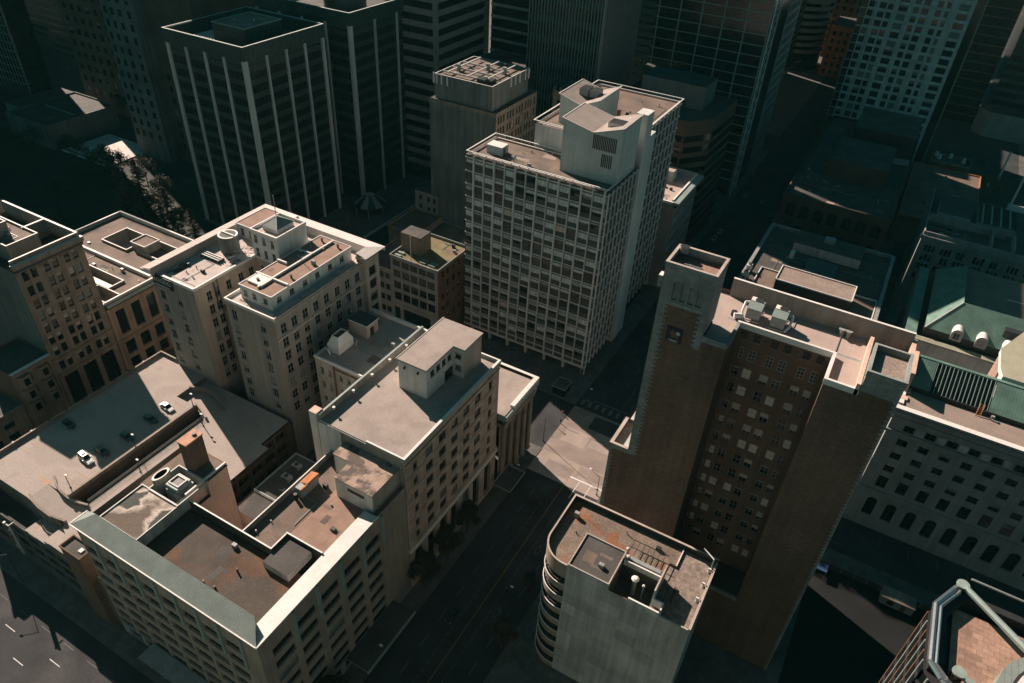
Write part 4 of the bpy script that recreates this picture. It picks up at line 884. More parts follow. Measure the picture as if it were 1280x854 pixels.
# top storey arched
B.p('wall','top')
b=B.parts['top'][1]
for c in (-12.3,-10.1,-7.05,-4.85,-1.6,0.65):
    for z0_,z1_,st in ((70.8,73.2,S_ARCHB),(75.0,76.6,S_SASHD)):
        o_=(FP('S',yc-.02,c-.62,0,z0_),winmesh('S',1.25,z1_-z0_,st,0,0.05),'window'); B.wins.append(o_)
for c in (xc0+.9,-8.6,-3.2,xc1-.9): b.box(c-.18,c+.18,yc-.3,yc-.01,20,76,BRICKB)
# quoins at the outer corners
q=B.p('quoin'); qr=random.Random(5)
def quoins(face,plane,u0,wmin,wmax,z0,z1,sign):
    z=z0
    k=0
    while z<z1:
        w_=wmax if k%2 else wmin; ua,ub=(u0,u0+sign*w_)
        ua,ub=min(ua,ub),max(ua,ub); q.box(ua,ub,plane-.06,plane+.3,z,min(z+.455,z1),QUOIN); z+=.47; k+=1
quoins('S',by,x0,1.35,1.85,45.3,bz,1); quoins('S',by,-30.3,.5,.8,0.1,45.1,1); quoins('S',by,x1,.28,.6,0.1,bz,-1)
# left turret
tz=89.9
t=B.p('turret'); 
B.strip(t,'S',by-.05,x0,-17.9,bz,82.6,BRICKB)
quoins('S',by-.05,x0,1.35,1.85,bz,82,1); quoins('S',by-.05,-17.9,1.1,1.6,75.0,82,-1)
acols=cl([-24.0,-22.6,-21.2,-19.8],0.95)
B.facade('S',by-.08,x0-.0,-17.9,82.0,tz-1.0,QUOIN,acols,[(83.2,86.6)],0.45,Style('blindarch',QUOIN,QUOIN,fw=0,arch=QUOIN),mb=t,name='blind_arch')
B.strip(t,'E',-17.9,by,109.2,bz,tz-1,QUOIN); B.strip(t,'W',x0,by,109.2,bz,tz-1,QUOIN); B.strip(t,'N',109.2,x0,-17.9,bz,tz-1,QUOIN)
t.box(-24.8,-19.0,by-.2,by-.09,82.3,82.8,LIME); t.box(x0-.7,x0,by-.4,by+1.0,85.0,87.2,QUOIN,top=LEDGE)
B.p('turret_floor').face([(x0,by,tz-1.7),(-17.9,by,tz-1.7),(-17.9,109.2,tz-1.7),(x0,109.2,tz-1.7)],ROOFR)
B.p('turret_parapet').rim(x0-.1,-17.8,by-.15,109.3,tz-1,tz,0.5,QUOIN,cap=M('warm_coping',(0.5,0.42,0.37)))
# ledge turret of the podium
B.p('podium_parapet').box(-30.5,-29.8,by-.1,111.2,45.2,46.4,QUOIN,top=M('warm_coping',(0.5,0.42,0.37))); B.p('podium_parapet').box(-29.8,-26.6,by-.1,by+.5,45.2,46.4,QUOIN,top=MATS['warm_coping'])
B.p('podium_roof').face([(-29.8,by,45.2),(x0,by,45.2),(x0,131,45.2),(-29.8,131,45.2)],CONCG); B.p('podium_roof').face([(x0,yb,45.2),(x1,yb,45.2),(x1,131,45.2),(x0,131,45.2)],CONCG)
B.strip(wB,'S',111.2,-30.3,x0,45.2,46.2,QUOIN)
# roof
r_=B.p('roof')
ROOFX=M('pinkish_roof',(0.50,0.40,0.355),n=0.08,sc=0.3,fine=0.06,kind='seamx',k1=1.1,k2=0.035,kcol=(0.42,0.335,0.30))
r_.face([(-17.9,by+.4,bz-.9),(xc0-.01,by+.4,bz-.9),(xc0-.01,yb,bz-.9),(-17.9,yb,bz-.9)],ROOFX); r_.face([(xc0-.01,yc+.3,bz-.9),(xc1+.01,yc+.3,bz-.9),(xc1+.01,yb,bz-.9),(xc0-.01,yb,bz-.9)],ROOFX); r_.face([(xc1+.01,by+.4,bz-.9),(x1,by+.4,bz-.9),(x1,yb,bz-.9),(xc1+.01,yb,bz-.9)],ROOFX); r_.face([(x0,109.2,bz-.9),(-17.9,109.2,bz-.9),(-17.9,yb,bz-.9),(x0,yb,bz-.9)],ROOFX)
p_=B.p('parapet'); WC=MATS['warm_coping']
p_.box(-17.9,xc0,by-.1,by+.4,bz-1,bz+.1,QUOIN); p_.box(xc0-.4,xc0+.15,by+.4,yc-.1,bz-1,bz+.1,QUOIN); p_.box(xc0-.4,xc1+.4,yc-.15,yc+.3,bz-1,bz+.12,LEDGE)
p_.box(xc1-.15,xc1+.4,by+.4,yc-.15,bz-1,bz+.1,LEDGE); p_.box(xc1-.15,7.4,by-.1,by+.4,bz-1,bz+.1,LEDGE)
p_.box(-17.9,x1,yb-.5,yb,bz-1,80.9,GREYPL,top=LEDGE)
# right turret
B.p('right_turret').box(7.4,x1,by-.05,110.8,bz,81.0,QUOIN,bottom=False,top=GRAV); B.p('right_turret').rim(7.3,x1+.1,by-.15,110.9,81.0,82.1,.45,QUOIN,cap=M('teal_stone',(0.33,0.36,0.34)))
B.p('turret_wall').box(6.7,7.28,by-.1,117.0,bz-1,79.2,PINK); B.p('turret_wall').box(x1-.1,x1+.6,111,yb,bz-1,79.6,PINK)
B.p('court_roof').face([(xc0,by+.4,17.45),(xc1,by+.4,17.45),(xc1,yc,17.45),(xc0,yc,17.45)],ROOFD); B.p('court_parapet').box(xc0,xc1,by-.1,by+.4,17.4,18.3,LIME)
clutter(B,-16,11,112,118.5,bz-.9,19,0,2,3)
b=B.p('seam_line'); b.face([(-16,111.6,bz-.89),(6.5,111.6,bz-.89),(6.5,112.2,bz-.89),(-16,112.2,bz-.89)],GREYM)
B.done()
em=root('wall_emblem',(-22.6,by-.1,75.2),'square dark blue wall emblem with a golden lion and globe on the brown brick tower','emblem')
b=MB(); b.box(-24.0,-21.2,by-.25,by-.07,75.0,78.0,BLUE); part('panel',b,em)
def shape(pts,m,d):   # outline on the emblem, as a thin raised plate
    f=[(x,by-.25-d,z) for x,z in pts]; bk=[(x,by-.24,z) for x,z in pts]; k=MB(); k.face(f,m)
    for i in range(len(pts)): j=(i+1)%len(pts); k.face([f[i],f[j],bk[j],bk[i]],m)
    return k
part('lion',shape([(-23.4,76.9),(-23.0,77.5),(-22.6,77.4),(-22.5,77.0),(-22.0,76.7),(-21.75,76.2),(-21.85,75.6),(-22.1,75.6),(-22.2,76.1),(-22.6,76.2),(-22.8,75.8),(-23.1,75.7),(-23.0,76.3),(-23.3,76.5)],GOLD,.05),em)
b=MB(); n=14
part('globe',shape([(-21.95+.38*math.cos(2*math.pi*i/n),77.0+.38*math.sin(2*math.pi*i/n)) for i in range(n)],SIGNW,.04),em)
part('shield_edge',shape([(-23.6,75.35),(-22.9,75.2),(-22.2,75.2),(-21.6,75.35),(-22.2,75.5),(-22.9,75.5)],SIGNW,.05),em)
for i,(x,y,lab) in enumerate(((-12.2,114.6,'large cooling unit on the brick tower roof, beside the tall turret'),(-7.9,114.4,'large cooling unit on the brick tower roof, the one farther from the tall turret'))):
    ru=root('cooling_unit',(x,y,bz-.9),lab,'cooling unit','pair of cooling units on the brick tower')
    b=MB(); b.box(x-1.2,x+1.2,y-2.0,y+1.4,bz-.2,bz+1.9,GREYM); part('casing',b,ru)
    b=MB(); b.face([(x-1.25,y-2.05,bz+1.92),(x+1.25,y-2.05,bz+1.92),(x+1.25,y-.3,bz+2.5),(x-1.25,y-.3,bz+2.5)],TEALM); part('louvre',b,ru)
    b=MB(); b.cyl(x+.2,y+.5,bz+1.9,bz+2.5,.75,GREYM,14,top=DARKM); part('fan_cowl',b,ru)
    b=MB(); b.box(x-1.2,x-.4,y-.1,y+1.2,bz+1.92,bz+2.5,LEDGE); part('box',b,ru)
    b=MB(); s_=-1 if i==0 else 1; b.path([(x+s_*1.2,y+.6,bz+1.6),(x+s_*2.0,y+.3,bz+1.6),(x+s_*2.0,y-1.4,bz+.4),(x+s_*1.5,y-2.2,bz-.3)],.22,WHITEM,8); part('pipe',b,ru)
    b=MB(); b.box(x-1.5,x+1.5,y-2.4,y-2.2,bz-.4,bz-.2,GREYM); b.box(x-1.5,x+1.5,y+1.4,y+1.6,bz-.4,bz-.2,GREYM)
    for dx in (-1.3,1.2): b.box(x+dx,x+dx+.12,y-2.3,y-2.2,bz-.9,bz-.4,DARKM); b.box(x+dx,x+dx+.12,y+1.4,y+1.5,bz-.9,bz-.4,DARKM)
    part('frame',b,ru)
pu=root('roof_pump',(-14.6,112.6,bz-.9),'white pump with dark drum at the foot of the cooling units','pump'); b=MB(); b.tube((-15.2,112.2,bz-.2),(-14.0,112.8,bz-.2),.5,WHITEM,10); part('body',b,pu); b=MB(); b.cyl(-15.4,113.2,bz-.9,bz+.0,.55,DARKM,10); part('drum',b,pu)
for i,x in enumerate((1.9,3.0)): vent(x+.3,117.6,bz-.9,['grey roof cowl near the rear parapet of the brick tower, left of two','grey roof cowl near the rear parapet of the brick tower, right of two'][i],1.3,.35)
b=MB(); b.cyl(-25.3,108.2,tz-.6,tz+.4,.8,GREYM,14,top=DARKM); single('turret_tank',b,(-25.3,108.2,tz-.6),'round open drum standing on the corner of the quoined turret','drum')
b=MB(); b.tube((-24.4,104.9,tz-1.4),(-21.4,105.4,tz-1.4),.12,GREYM,6); b.tube((-24.2,105.5,tz-1.3),(-21.0,105.6,tz-1.3),.15,GREYM,6); single('pipe_bundle',b,(-23,105,tz-1.7),'pipes lying on the turret floor of the brick tower','pipes')

# ------------------------------------------------------------------ rounded-corner office block in front
O = Bld('rounded_office_block', 'concrete office block with one rounded banded corner and a cluttered roof terrace', -18, 87)
oz=36.0; fz=34.6; oy0,oy1,ox1=78.9,95.3,-3.3
rc=(-28.2,84.1); rr=5.2; oxw=rc[0]-rr
arc=[(rc[0]-rr*math.cos(a),rc[1]-rr*math.sin(a)) for a in [math.pi/2*i/12 for i in range(13)]]   # from west to south
wl=[(oxw,oy1)]+arc+[(-27.2,oy0)]
RB=M('banded_stone',(0.36,0.28,0.225),n=0.12,sc=0.4,streak=0.1)
def offc(off):
    pts=[]
    for (x,y) in wl:
        if y>rc[1]: pts.append((x-off,y))
        elif x>rc[0]: pts.append((x,y-off))
        else:
            dx,dy=x-rc[0],y-rc[1]; L=math.hypot(dx,dy); pts.append((rc[0]+dx*(L+off)/L,rc[1]+dy*(L+off)/L))
    return pts
def curvewall(mb,z0,z1,m,off=0.0):
    pts=offc(off)
    for p,q in zip(pts,pts[1:]): mb.face([(p[0],p[1],z0),(q[0],q[1],z0),(q[0],q[1],z1),(p[0],p[1],z1)],m)
    return pts
for k in range(8):
    zt_=33.4-4.0*k
    curvewall(O.p('band','bd%d'%k),zt_-1.5 if k else 32.0,zt_+.6 if k else 36.0,RB)
    pts=curvewall(O.p('strip_window','sw%d'%k),zt_-3.4,zt_-1.5 if k else 32.0,G_DARK,-.22)
    b=O.parts['sw%d'%k][1]
    for i in range(1,len(pts),3): b.tube((pts[i][0],pts[i][1],zt_-3.4),(pts[i][0],pts[i][1],zt_-1.5),.07,DARKM,4)
    a_=offc(.0); c_=offc(.16); e=O.p('sill','sl%d'%k)
    for q in range(len(a_)-1):
        e.face([(*a_[q],zt_-3.42),(*a_[q+1],zt_-3.42),(*c_[q+1],zt_-3.42),(*c_[q],zt_-3.42)],LEDGE); e.face([(*c_[q],zt_-3.6),(*c_[q+1],zt_-3.6),(*c_[q+1],zt_-3.42),(*c_[q],zt_-3.42)],LEDGE)
curvewall(O.p('wall'),0,2.0,RB)
wO=O.p('wall')
O.strip(wO,'S',oy0-.02,-27.2,-18.8,0,oz+.4,CONCG); O.strip(wO,'S',oy0-.02,-18.8,ox1,0,fz+.3,CONCG)
O.strip(wO,'E',ox1,oy0,oy1,0,fz,CONCG); O.strip(wO,'N',oy1,oxw,ox1,0,oz-.1,CONCG); O.strip(wO,'W',-27.2,oy0-.02,oy0+.3,0,oz,CONCG)
ro=O.p('roof')
ro.face([(oxw,oy1,fz)]+[(x,y,fz) for x,y in arc]+[(-27.2,oy0,fz),(-27.2,oy1,fz)],GRAVR)
roofgrid(ro,-27.2,-10.0,oy0,oy1,fz,[(-18.8,-11.2,79.2,85.6)],GRAVR)
ro.face([(-10.0,oy0,fz),(ox1,oy0,fz),(ox1,oy1,fz),(-10.0,oy1,fz)],PAVER); ro.face([(-11.2,oy0,fz+.01),(-10.0,oy0,fz+.01),(-10.0,90.4,fz+.01),(-11.2,90.4,fz+.01)],PAVER)
wl_=O.p('roof_well')
for f,pl,u0,u1 in (('S',85.6,-18.8,-11.2),('N',79.2,-18.8,-11.2),('E',-18.8,79.2,85.6),('W',-11.2,79.2,85.6)): O.strip(wl_,f,pl,u0,u1,30.4,fz,ROOFD)
wl_.face([(-18.8,79.2,30.4),(-11.2,79.2,30.4),(-11.2,85.6,30.4),(-18.8,85.6,30.4)],ROOFD)
WC=MATS['warm_coping']; pr_=O.p('parapet'); pr_.box(oxw-.05,ox1+.1,oy1-.35,oy1+.1,fz,oz+.02,DARKM,top=WC)
a_=offc(.04); c_=offc(-.3)
for i in range(len(a_)-1):
    pr_.face([(*a_[i],oz+.01),(*a_[i+1],oz+.01),(*c_[i+1],oz+.01),(*c_[i],oz+.01)],WC); pr_.face([(*c_[i],fz),(*c_[i+1],fz),(*c_[i+1],oz),(*c_[i],oz)],DARKM)
pr_.box(ox1-.35,ox1+.1,oy0-.05,oy1-.35,fz,fz+.75,GREYM,top=WC); pr_.box(-9.0,ox1-.35,oy0-.05,oy0+.25,fz,fz+.3,GREYM,top=WC)
hb=O.p('roof_house'); hb.box(-27.0,-19.0,79.0,87.1,fz,oz+.3,CONCG,bottom=False,top=ROOFD); hb.rim(-27.15,-18.85,78.85,87.25,oz+.3,oz+.6,.22,CONCG,cap=WC)
tw_=O.p('terrace_wall'); tw_.box(-18.6,-11.25,85.75,86.05,fz,oz-.1,CONCG,top=LEDGE); tw_.box(-11.15,-10.85,80.3,86.6,fz,39.0,CONCG,top=WC); tw_.box(-10.85,-8.9,80.3,80.6,fz,36.6,CONCG,top=LEDGE); tw_.box(-9.2,-8.9,79.0,80.3,fz,36.4,CONCG,top=LEDGE); tw_.box(-15,-9.2,78.86,79.18,fz,fz+.9,CONCG,top=LEDGE)
tw_.box(-9.95,-9.75,90.4,oy1-.4,fz,fz+.45,LEDGE); tw_.box(-11.2,-9.75,90.2,90.4,fz,fz+.45,RUST)
pg=O.p('pergola')
for k in range(7): pg.box(-18.6+1.05*k,-18.5+1.05*k,87.5,91.0,fz+1.5,fz+1.6,DARKM)
pg.box(-18.8,-11.6,90.9,91.0,fz+1.35,fz+1.49,DARKM); pg.box(-18.8,-11.6,88.9,89.0,fz+1.61,fz+1.7,DARKM); pg.box(-18.8,-11.8,86.5,87.3,fz,fz+1.2,GREYM)
O.p('bench').box(-8.6,-8.0,82.5,86.0,fz,fz+.35,RUST)
clutter(O,-32,-28,86,94,fz,13,2,0,2,GRAVR); clutter(O,-25,-12,91.5,93.5,fz,14,2,0,2,GRAVR); clutter(O,-26.5,-20,80,86.5,oz+.3,15,3,0,2,ROOFB)
O.done()
for i,(x,y) in enumerate(((-4.2,92.6),(-4.2,89.0),(-4.2,85.4))):
    b=MB(); b.cyl(x,y,fz,fz+.7,.3,LEDGE,10); b.box(x-.3,x+.3,y-.15,y+.15,fz+.7,fz+1.1,LEDGE); single('floodlight',b,(x,y,fz),['white floodlight at the roof edge nearest the rear parapet','white floodlight in the middle of the terrace edge','white floodlight at the near end of the terrace edge'][i],'floodlight','floodlights along the terrace')
b=MB(); b.tube((-4.0,93.2,fz),(-4.0,93.2,fz+3.2),.14,GREYM,8); b.tube((-4.0,93.2,fz+3.2),(-6.4,94.6,fz+3.4),.12,LEDGE,8); single('davit_arm',b,(-4.0,93.2,fz),'white davit arm leaning over the rear parapet of the rounded block','davit')
for i,(x,y,z,h,r_,l) in enumerate(((-15.4,83.6,30.4,5.0,.75,'large round white mushroom vent in the shaded roof well'),(-13.6,83.4,30.4,4.4,.3,'small white ball-topped vent beside the large mushroom vent'),(-18.2,86.6,fz,2.0,.4,'round white cowl by the dark roof house corner'),(-19.0,88.4,fz,1.7,.35,'white-topped pipe vent behind the dark roof house'))):
    b=MB(); b.cyl(x,y,z,z+h-.3,r_*.55,GREYM,10); b.cyl(x,y,z+h-.3,z+h,r_,LEDGE,12,r2=r_*.5); single('mushroom_vent',b,(x,y,z),l,'vent','white vents on the rounded block')
lad=root('roof_ladder',(-10.2,83.4,fz),'steel ladder lying against the terrace wall of the rounded block','ladder'); b=MB(); b.tube((-10.3,81.6,fz+.4),(-10.3,84.6,fz+.9),.06,GREYM,5); b.tube((-9.8,81.6,fz+.4),(-9.8,84.6,fz+.9),.06,GREYM,5); part('rail',b,lad); b=MB()
for k in range(8): b.tube((-10.3,81.8+.36*k,fz+.44+.06*k),(-9.8,81.8+.36*k,fz+.44+.06*k),.04,GREYM,4)
part('rung',b,lad)

# ------------------------------------------------------------------ classical stone building at the right
L_ = Bld('classical_stone_building', 'long grey classical stone building with gravel roof ledge and green copper attic', 45, 164)
lx0,lx1,ly=20.0,75.0,156.0; lz_=40.0
cc_=rng(24.35,4.65,11)
colsL=cl(cc_,2.3)
L_.facade('S',ly,lx0,lx1,33.2,lz_-1.6,LIME,colsL,[(33.5,35.4)],.35,S_CLAS)
L_.facade('S',ly,lx0,lx1,19.6,32.4,LIME,colsL,[(29.0,31.0),(24.6,26.6),(20.2,22.2)],.4,S_CLAS)
L_.facade('S',ly,lx0,lx1,13.6,19.6,LIME,colsL,[(14.6,18.4)],.4,S_CLAST)
L_.facade('S',ly,lx0,lx1,0.1,12.9,LIME,cl(cc_,2.5),[(4.2,10.6)],.6,S_CLARC)
for z,h,o in ((32.4,.8,.45),(12.9,.7,.4)): L_.p('string_course','s%d'%int(z)).box(lx0-.3,lx1,ly-o,ly+.05,z,z+h,LIME)
co=L_.p('cornice'); co.box(lx0-.5,lx1,ly-.5,ly,36.6,37.4,LIME); co.box(lx0-.8,lx1,ly-.9,ly,38.2,39.2,LIME); co.box(lx0-1.0,lx1,ly-1.2,ly+.3,39.6,40.3,LIME,top=LEDGE); co.box(lx0-.4,lx1,ly-.3,ly,37.4,38.2,LIME); co.box(lx0-.4,lx1,ly-.2,ly+.1,39.2,39.6,LIME)
for i,c in enumerate(cc_):   # carved panels between attic windows
    L_.p('carved_panel','cp%d'%i).box(c+1.5,c+3.2,ly-.06,ly+.02,33.5,35.4,CONCG)
L_.strip(L_.p('wall'),'W',lx0,ly,172,0,lz_,LIME); L_.strip(L_.p('wall'),'N',172,lx0,lx1,0,lz_,LIME); L_.strip(L_.p('wall'),'E',lx1,ly,172,0,lz_,LIME)
L_.p('roof_ledge').face([(lx0,ly+.3,40.0),(lx1,ly+.3,40.0),(lx1,164,40.0),(lx0,164,40.0)],GRAV)
q_=L_.p('corner_stone'); 
for k in range(4): q_.box(lx0-.1,lx0+(1.0,1.6,1.0,2.0)[k],157.0+1.7*k,158.6+1.7*k,40.0,40.45,(LEDGE,PINK)[k%2])
at=L_.p('copper_attic')
def slope(xa,xb,m): at.face([(xa,163.8,41.2),(xb,163.8,41.2),(xb,170.6,45.6),(xa,170.6,45.6)],m)
slope(lx0+1.2,25.4,COPPERG); slope(38.2,lx1,COPPERG); at.box(lx0+1.0,lx1,163.7,163.95,40.0,41.15,DARKM); at.box(lx0+1.0,lx1,170.5,171.4,44.5,45.7,COPPERG)
at.face([(lx0+1.2,163.8,40),(lx0+1.2,170.6,45.6),(lx0+1.2,170.6,40)],TAN)
gs=L_.p('glazed_slope'); gs.face([(25.4,163.9,40.9),(38.2,163.9,40.9),(38.2,170.5,45.2),(25.4,170.5,45.2)],G_DARK)
for k in range(15): x=25.6+.88*k; gs.tube((x,163.9,41.15),(x,170.5,45.5),.09,TEALM,4)
L_.p('party_wall').box(lx0+.2,lx0+1.1,162,172,40,45.9,TAN,top=PINK)
L_.done()
lr_=root('roof_ladder',(36.6,163.2,40),'orange-red ladder leaning on the green copper attic','ladder')
b=MB()
for dx in (0,.9): b.tube((36.0+dx,162.3,40.0),(36.2+dx,164.2,42.4),.1,ORANGE,5)
part('rail',b,lr_); b=MB()
for k in range(6): b.tube((36.0+.03*k,162.5+.3*k,40.3+.38*k),(36.9+.03*k,162.5+.3*k,40.3+.38*k),.06,ORANGE,4)
part('rung',b,lr_)
b=MB(); b.tube((39.2,162.6,40.2),(40.6,162.3,40.2),.25,GREYM,8); b.box(39.0,39.7,162.7,163.3,40,41,GREYM); single('roof_winch',b,(39.5,162.8,40),'grey winch motor on the gravel ledge near the orange ladder','winch')
Z_ = Bld('cream_roofed_building', 'tall building with pale ribbed cream roof behind the green copper attic', 48, 185)
Z_.p('roof').prism([(39.0,172.2),(75,172.2),(75,196),(43.4,196),(38.4,184.6),(38.4,176)],44.8,46.2,WHITE,top=M('cream_ribbed_roof',(0.42,0.41,0.30),n=0.08,kind='seamy',k1=.7,k2=.12,kcol=(0.34,0.33,0.24)))
Z_.p('wall').prism([(39.6,172.8),(74,172.8),(74,195),(43.8,195),(39.0,184.2),(39.0,176.5)],0,44.7,WHITE)
for k in range(6): Z_.p('pier','p%d'%k).box(38.5,38.9,176.6+1.3*k,177.1+1.3*k,20,44.7,PINK)
Z_.done()
# green hipped building
U = Bld('copper_hip_roof_building', 'grey stone building under a green copper hip roof with round-headed dormers', 37, 233)
ux0,ux1,uy0,uy1=20.4,78.0,210.0,256.0
for f,pl,u0,u1 in (('S',uy0,ux0,ux1),('W',ux0,uy0,uy1),('N',uy1,ux0,ux1),('E',ux1,uy0,uy1)): U.strip(U.p('wall'),f,pl,u0,u1,0,26.6,LIME)
U.p('roof_gutter').box(ux0-.4,ux1,uy0-.6,uy0+1.8,26.6,27.1,GREENCON,top=M('mossy_ledge',(0.33,0.33,0.25),n=0.2)); U.p('roof_gutter').box(ux0-.4,ux0+2.6,uy0+1.8,uy1,26.6,27.1,GREENCON,top=COPPERGY)
h=U.p('hip_roof')
h.face([(24.4,213.0,29.6),(ux1,213.0,29.6),(ux1,221.0,36.6),(31.8,221.0,36.6)],COPPERG); h.face([(24.4,213.0,29.6),(31.8,221.0,36.6),(31.8,246.0,36.6),(24.4,252.0,29.6)],COPPERGY)
h.face([(31.8,221,36.6),(ux1,221,36.6),(ux1,221,33.5),(31.8,221,33.5)],COPPERG); h.face([(31.8,221,36.6),(31.8,246,36.6),(31.8,246,33.5),(31.8,221,33.5)],COPPERGY)
h.tube((24.4,213,29.65),(31.8,221,36.65),.18,LEDGE,5)
wU=U.p('attic_wall'); U.strip(wU,'S',213.2,24.4,ux1,27,29.6,DARKM); U.strip(wU,'W',24.6,213,252,27,29.6,DARKM)
U.p('car_deck').face([(31.9,221.1,33.6),(ux1,221.1,33.6),(ux1,250,33.6),(31.9,250,33.6)],M('brown_deck',(0.26,0.19,0.15),n=0.2,sc=.2))
U.p('deck_line').box(44,52,236,236.25,33.6,33.75,LEDGE)
for i,x in enumerate((32.8,39.2,45.8,52.4)):
    b=U.p('dormer','d%d'%i); n=10
    pts=[(x-1.5,28.4)]+[(x-1.5*math.cos(math.pi*k/n),30.6+1.5*math.sin(math.pi*k/n)) for k in range(n+1)]+[(x+1.5,28.4)]
    b.face([(p[0],212.4,p[1]) for p in pts],LIME)
    for p,q2 in zip(pts,pts[1:]): b.face([(p[0],212.4,p[1]),(q2[0],212.4,q2[1]),(q2[0],217.5,q2[1]),(p[0],217.5,p[1])],LEDGE if p[1]>30.5 else LIME)
    b.box(x-.75,x-.08,212.3,212.38,28.9,30.9,G_DARK); b.box(x+.08,x+.75,212.3,212.38,28.9,30.9,G_DARK)
U.p('roof_hatch').box(43.6,48.6,216.0,218.6,32.0,34.3,DARKM)
U.done()
for i,(x,y) in enumerate(((51,243),(52.5,241.5),(51.2,239.6),(54,238),(55.5,244))): vent(x,y,33.6,['white','second white','third white','fourth white','fifth white'][i]+' cowl from the left in the cluster on the brown roof deck',1.2,.5,WHITEM)
# white classical block behind
W2 = Bld('white_classical_block', 'pale classical block with tall white parapet screens and triple windows behind the green roof', 40, 295)
wx0,wx1,wy0,wy1=18.0,75,275.0,318; wz=30.0
trip=[]; 
for c in rng(21.8,5.3,9): trip+= [c-1.25,c,c+1.25]
W2.facade('S',wy0,wx0,wx1,0,wz-1.2,LIME,cl(trip,.95),[(z-1.3,z+1.3) for z in (25.4,21.7,18.0,14.2)],.3,S_NARROW)
for f,pl,u0,u1 in (('W',wx0,wy0,wy1),('N',wy1,wx0,wx1),('E',wx1,wy0,wy1)): W2.strip(W2.p('wall'),f,pl,u0,u1,0,wz-1.2,LIME)
W2.p('cornice').box(wx0-.6,wx1,wy0-.8,wy0+.2,wz-1.2,wz+.1,LIME)
W2.p('roof').face([(wx0,wy0,wz-.3),(wx1,wy0,wz-.3),(wx1,wy1,wz-.3),(wx0,wy1,wz-.3)],ROOFD)
p_=W2.p('parapet'); p_.box(wx0,wx1,wy0+.3,wy0+.7,wz-.3,wz+1.4,LIME); p_.box(wx0,wx0+.4,wy0+.7,wy1,wz-.3,wz+1.4,LIME); p_.box(wx0+.5,44,288.5,289,wz-.3,wz+2.8,LIME); p_.box(44,75,wy1-.6,wy1,wz-.3,wz+2.0,LEDGE)
p_.box(39.0,39.6,wy0+.7,288.4,wz-.3,wz+2.6,LIME); p_.box(46,46.5,wy0+.7,288.4,wz-.3,wz+2.6,LIME)
W2.p('glass_roof').prism([(34,292),(46.5,292),(46.5,310),(34,310)],wz-.25,wz+2.5,TEALM,top=G_TEAL)
for k in range(4): W2.p('glass_strip','g%d'%k).box(35.2+3*k,35.7+3*k,292.3,309.6,wz+2.52,wz+2.75,TEALM)
W2.p('roof_house').box(21,32,293,308,wz-.3,wz+2.2,CONCG,bottom=False,top=ROOFD)
clutter(W2,19,33,277,288,wz-.3,18,3,2,6)
W2.done()
for i,(x,y) in enumerate(((28,290.6),(29.8,290.4),(32.5,290.6))): vent(x,y,wz-.3,['pale vent behind the white parapet screen, left of three','pale vent behind the white parapet screen, middle of three','pale vent behind the white parapet screen, right of three'][i],1.6,.5,WHITEM)

# ------------------------------------------------------------------ low building behind the brick tower
E_ = Bld('low_shaded_building', 'low dark-roofed building with long narrow gravel-topped roof house, mostly in shade', -10, 238)
ex0,ex1,ey0,ey1=-31,11.8,190,262; ez=25.0
for f,pl,u0,u1 in (('S',ey0,ex0,ex1),('W',ex0,ey0,ey1),('N',ey1,ex0,ex1),('E',ex1,ey0,ey1)): E_.strip(E_.p('wall'),f,pl,u0,u1,0,ez,LIME)
E_.p('roof').face([(ex0,ey0,ez-.8),(ex1,ey0,ez-.8),(ex1,ey1,ez-.8),(ex0,ey1,ez-.8)],ROOFD); E_.p('parapet').rim(ex0-.3,ex1+.3,ey0,ey1+.3,ez-.8,ez+.3,1.1,LIME)
E_.p('roof_house').box(-19.8,3.4,215.6,225.4,ez-.8,ez+4.0,DARKM,bottom=False,top=GRAV); E_.p('roof_house').rim(-20.0,3.6,215.4,225.6,ez+4.0,ez+4.4,.3,LEDGE)
E_.p('rear_roof_house').box(-20.4,2,247,258,ez-.8,ez+2.5,CONCG,bottom=False,top=ROOFD); E_.p('roof_hatch').box(-11.5,-8,253,256.5,ez+2.5,ez+3.6,GREYM); 
E_.p('brown_roof').face([(-26.4,196,ez-.7),(10.4,196,ez-.7),(10.4,228.5,ez-.7),(-26.4,228.5,ez-.7)],ROOFB); E_.p('brown_roof').box(-26.7,-26.4,196,228.5,ez-.8,ez-.1,LEDGE); E_.p('brown_roof').box(10.4,10.7,196,228.5,ez-.8,ez-.1,LEDGE); E_.p('brown_roof').box(-26.4,10.4,228.5,228.8,ez-.8,ez-.2,LEDGE)
E_.p('glass_gable').prism([(-14,233),(-4,233),(-4,243),(-14,243)],ez-.8,ez+.6,TEALM,top=G_PANEL)
clutter(E_,-26,10,229,246,ez-.8,16,5,3,6); clutter(E_,-25,9,198,214,ez-.7,17,4,2,4)
E_.done()
for i,(x,y) in enumerate(((-29.6,219),(-29.8,224),(-29.4,214))):
    b=MB(); b.box(x-.8,x+.8,y-.9,y+.9,ez,ez+1.8,WHITEM); b.cyl(x,y,ez+1.8,ez+2.3,.6,GREYM,10,top=DARKM); single('roof_fan',b,(x,y,ez),['white fan box on the avenue edge of the low shaded roof, middle of three','white fan box on the avenue edge of the low shaded roof, farthest of three','white fan box on the avenue edge of the low shaded roof, nearest of three'][i],'fan','fan boxes on the low shaded roof')
b=MB(); b.box(-20.2,-18.8,241,243.5,ez-.8,ez+1.3,WHITEM); single('roof_cabinet',b,(-19.5,242,ez-.8),'small pale cabinet in the shade of the rear roof house','cabinet')

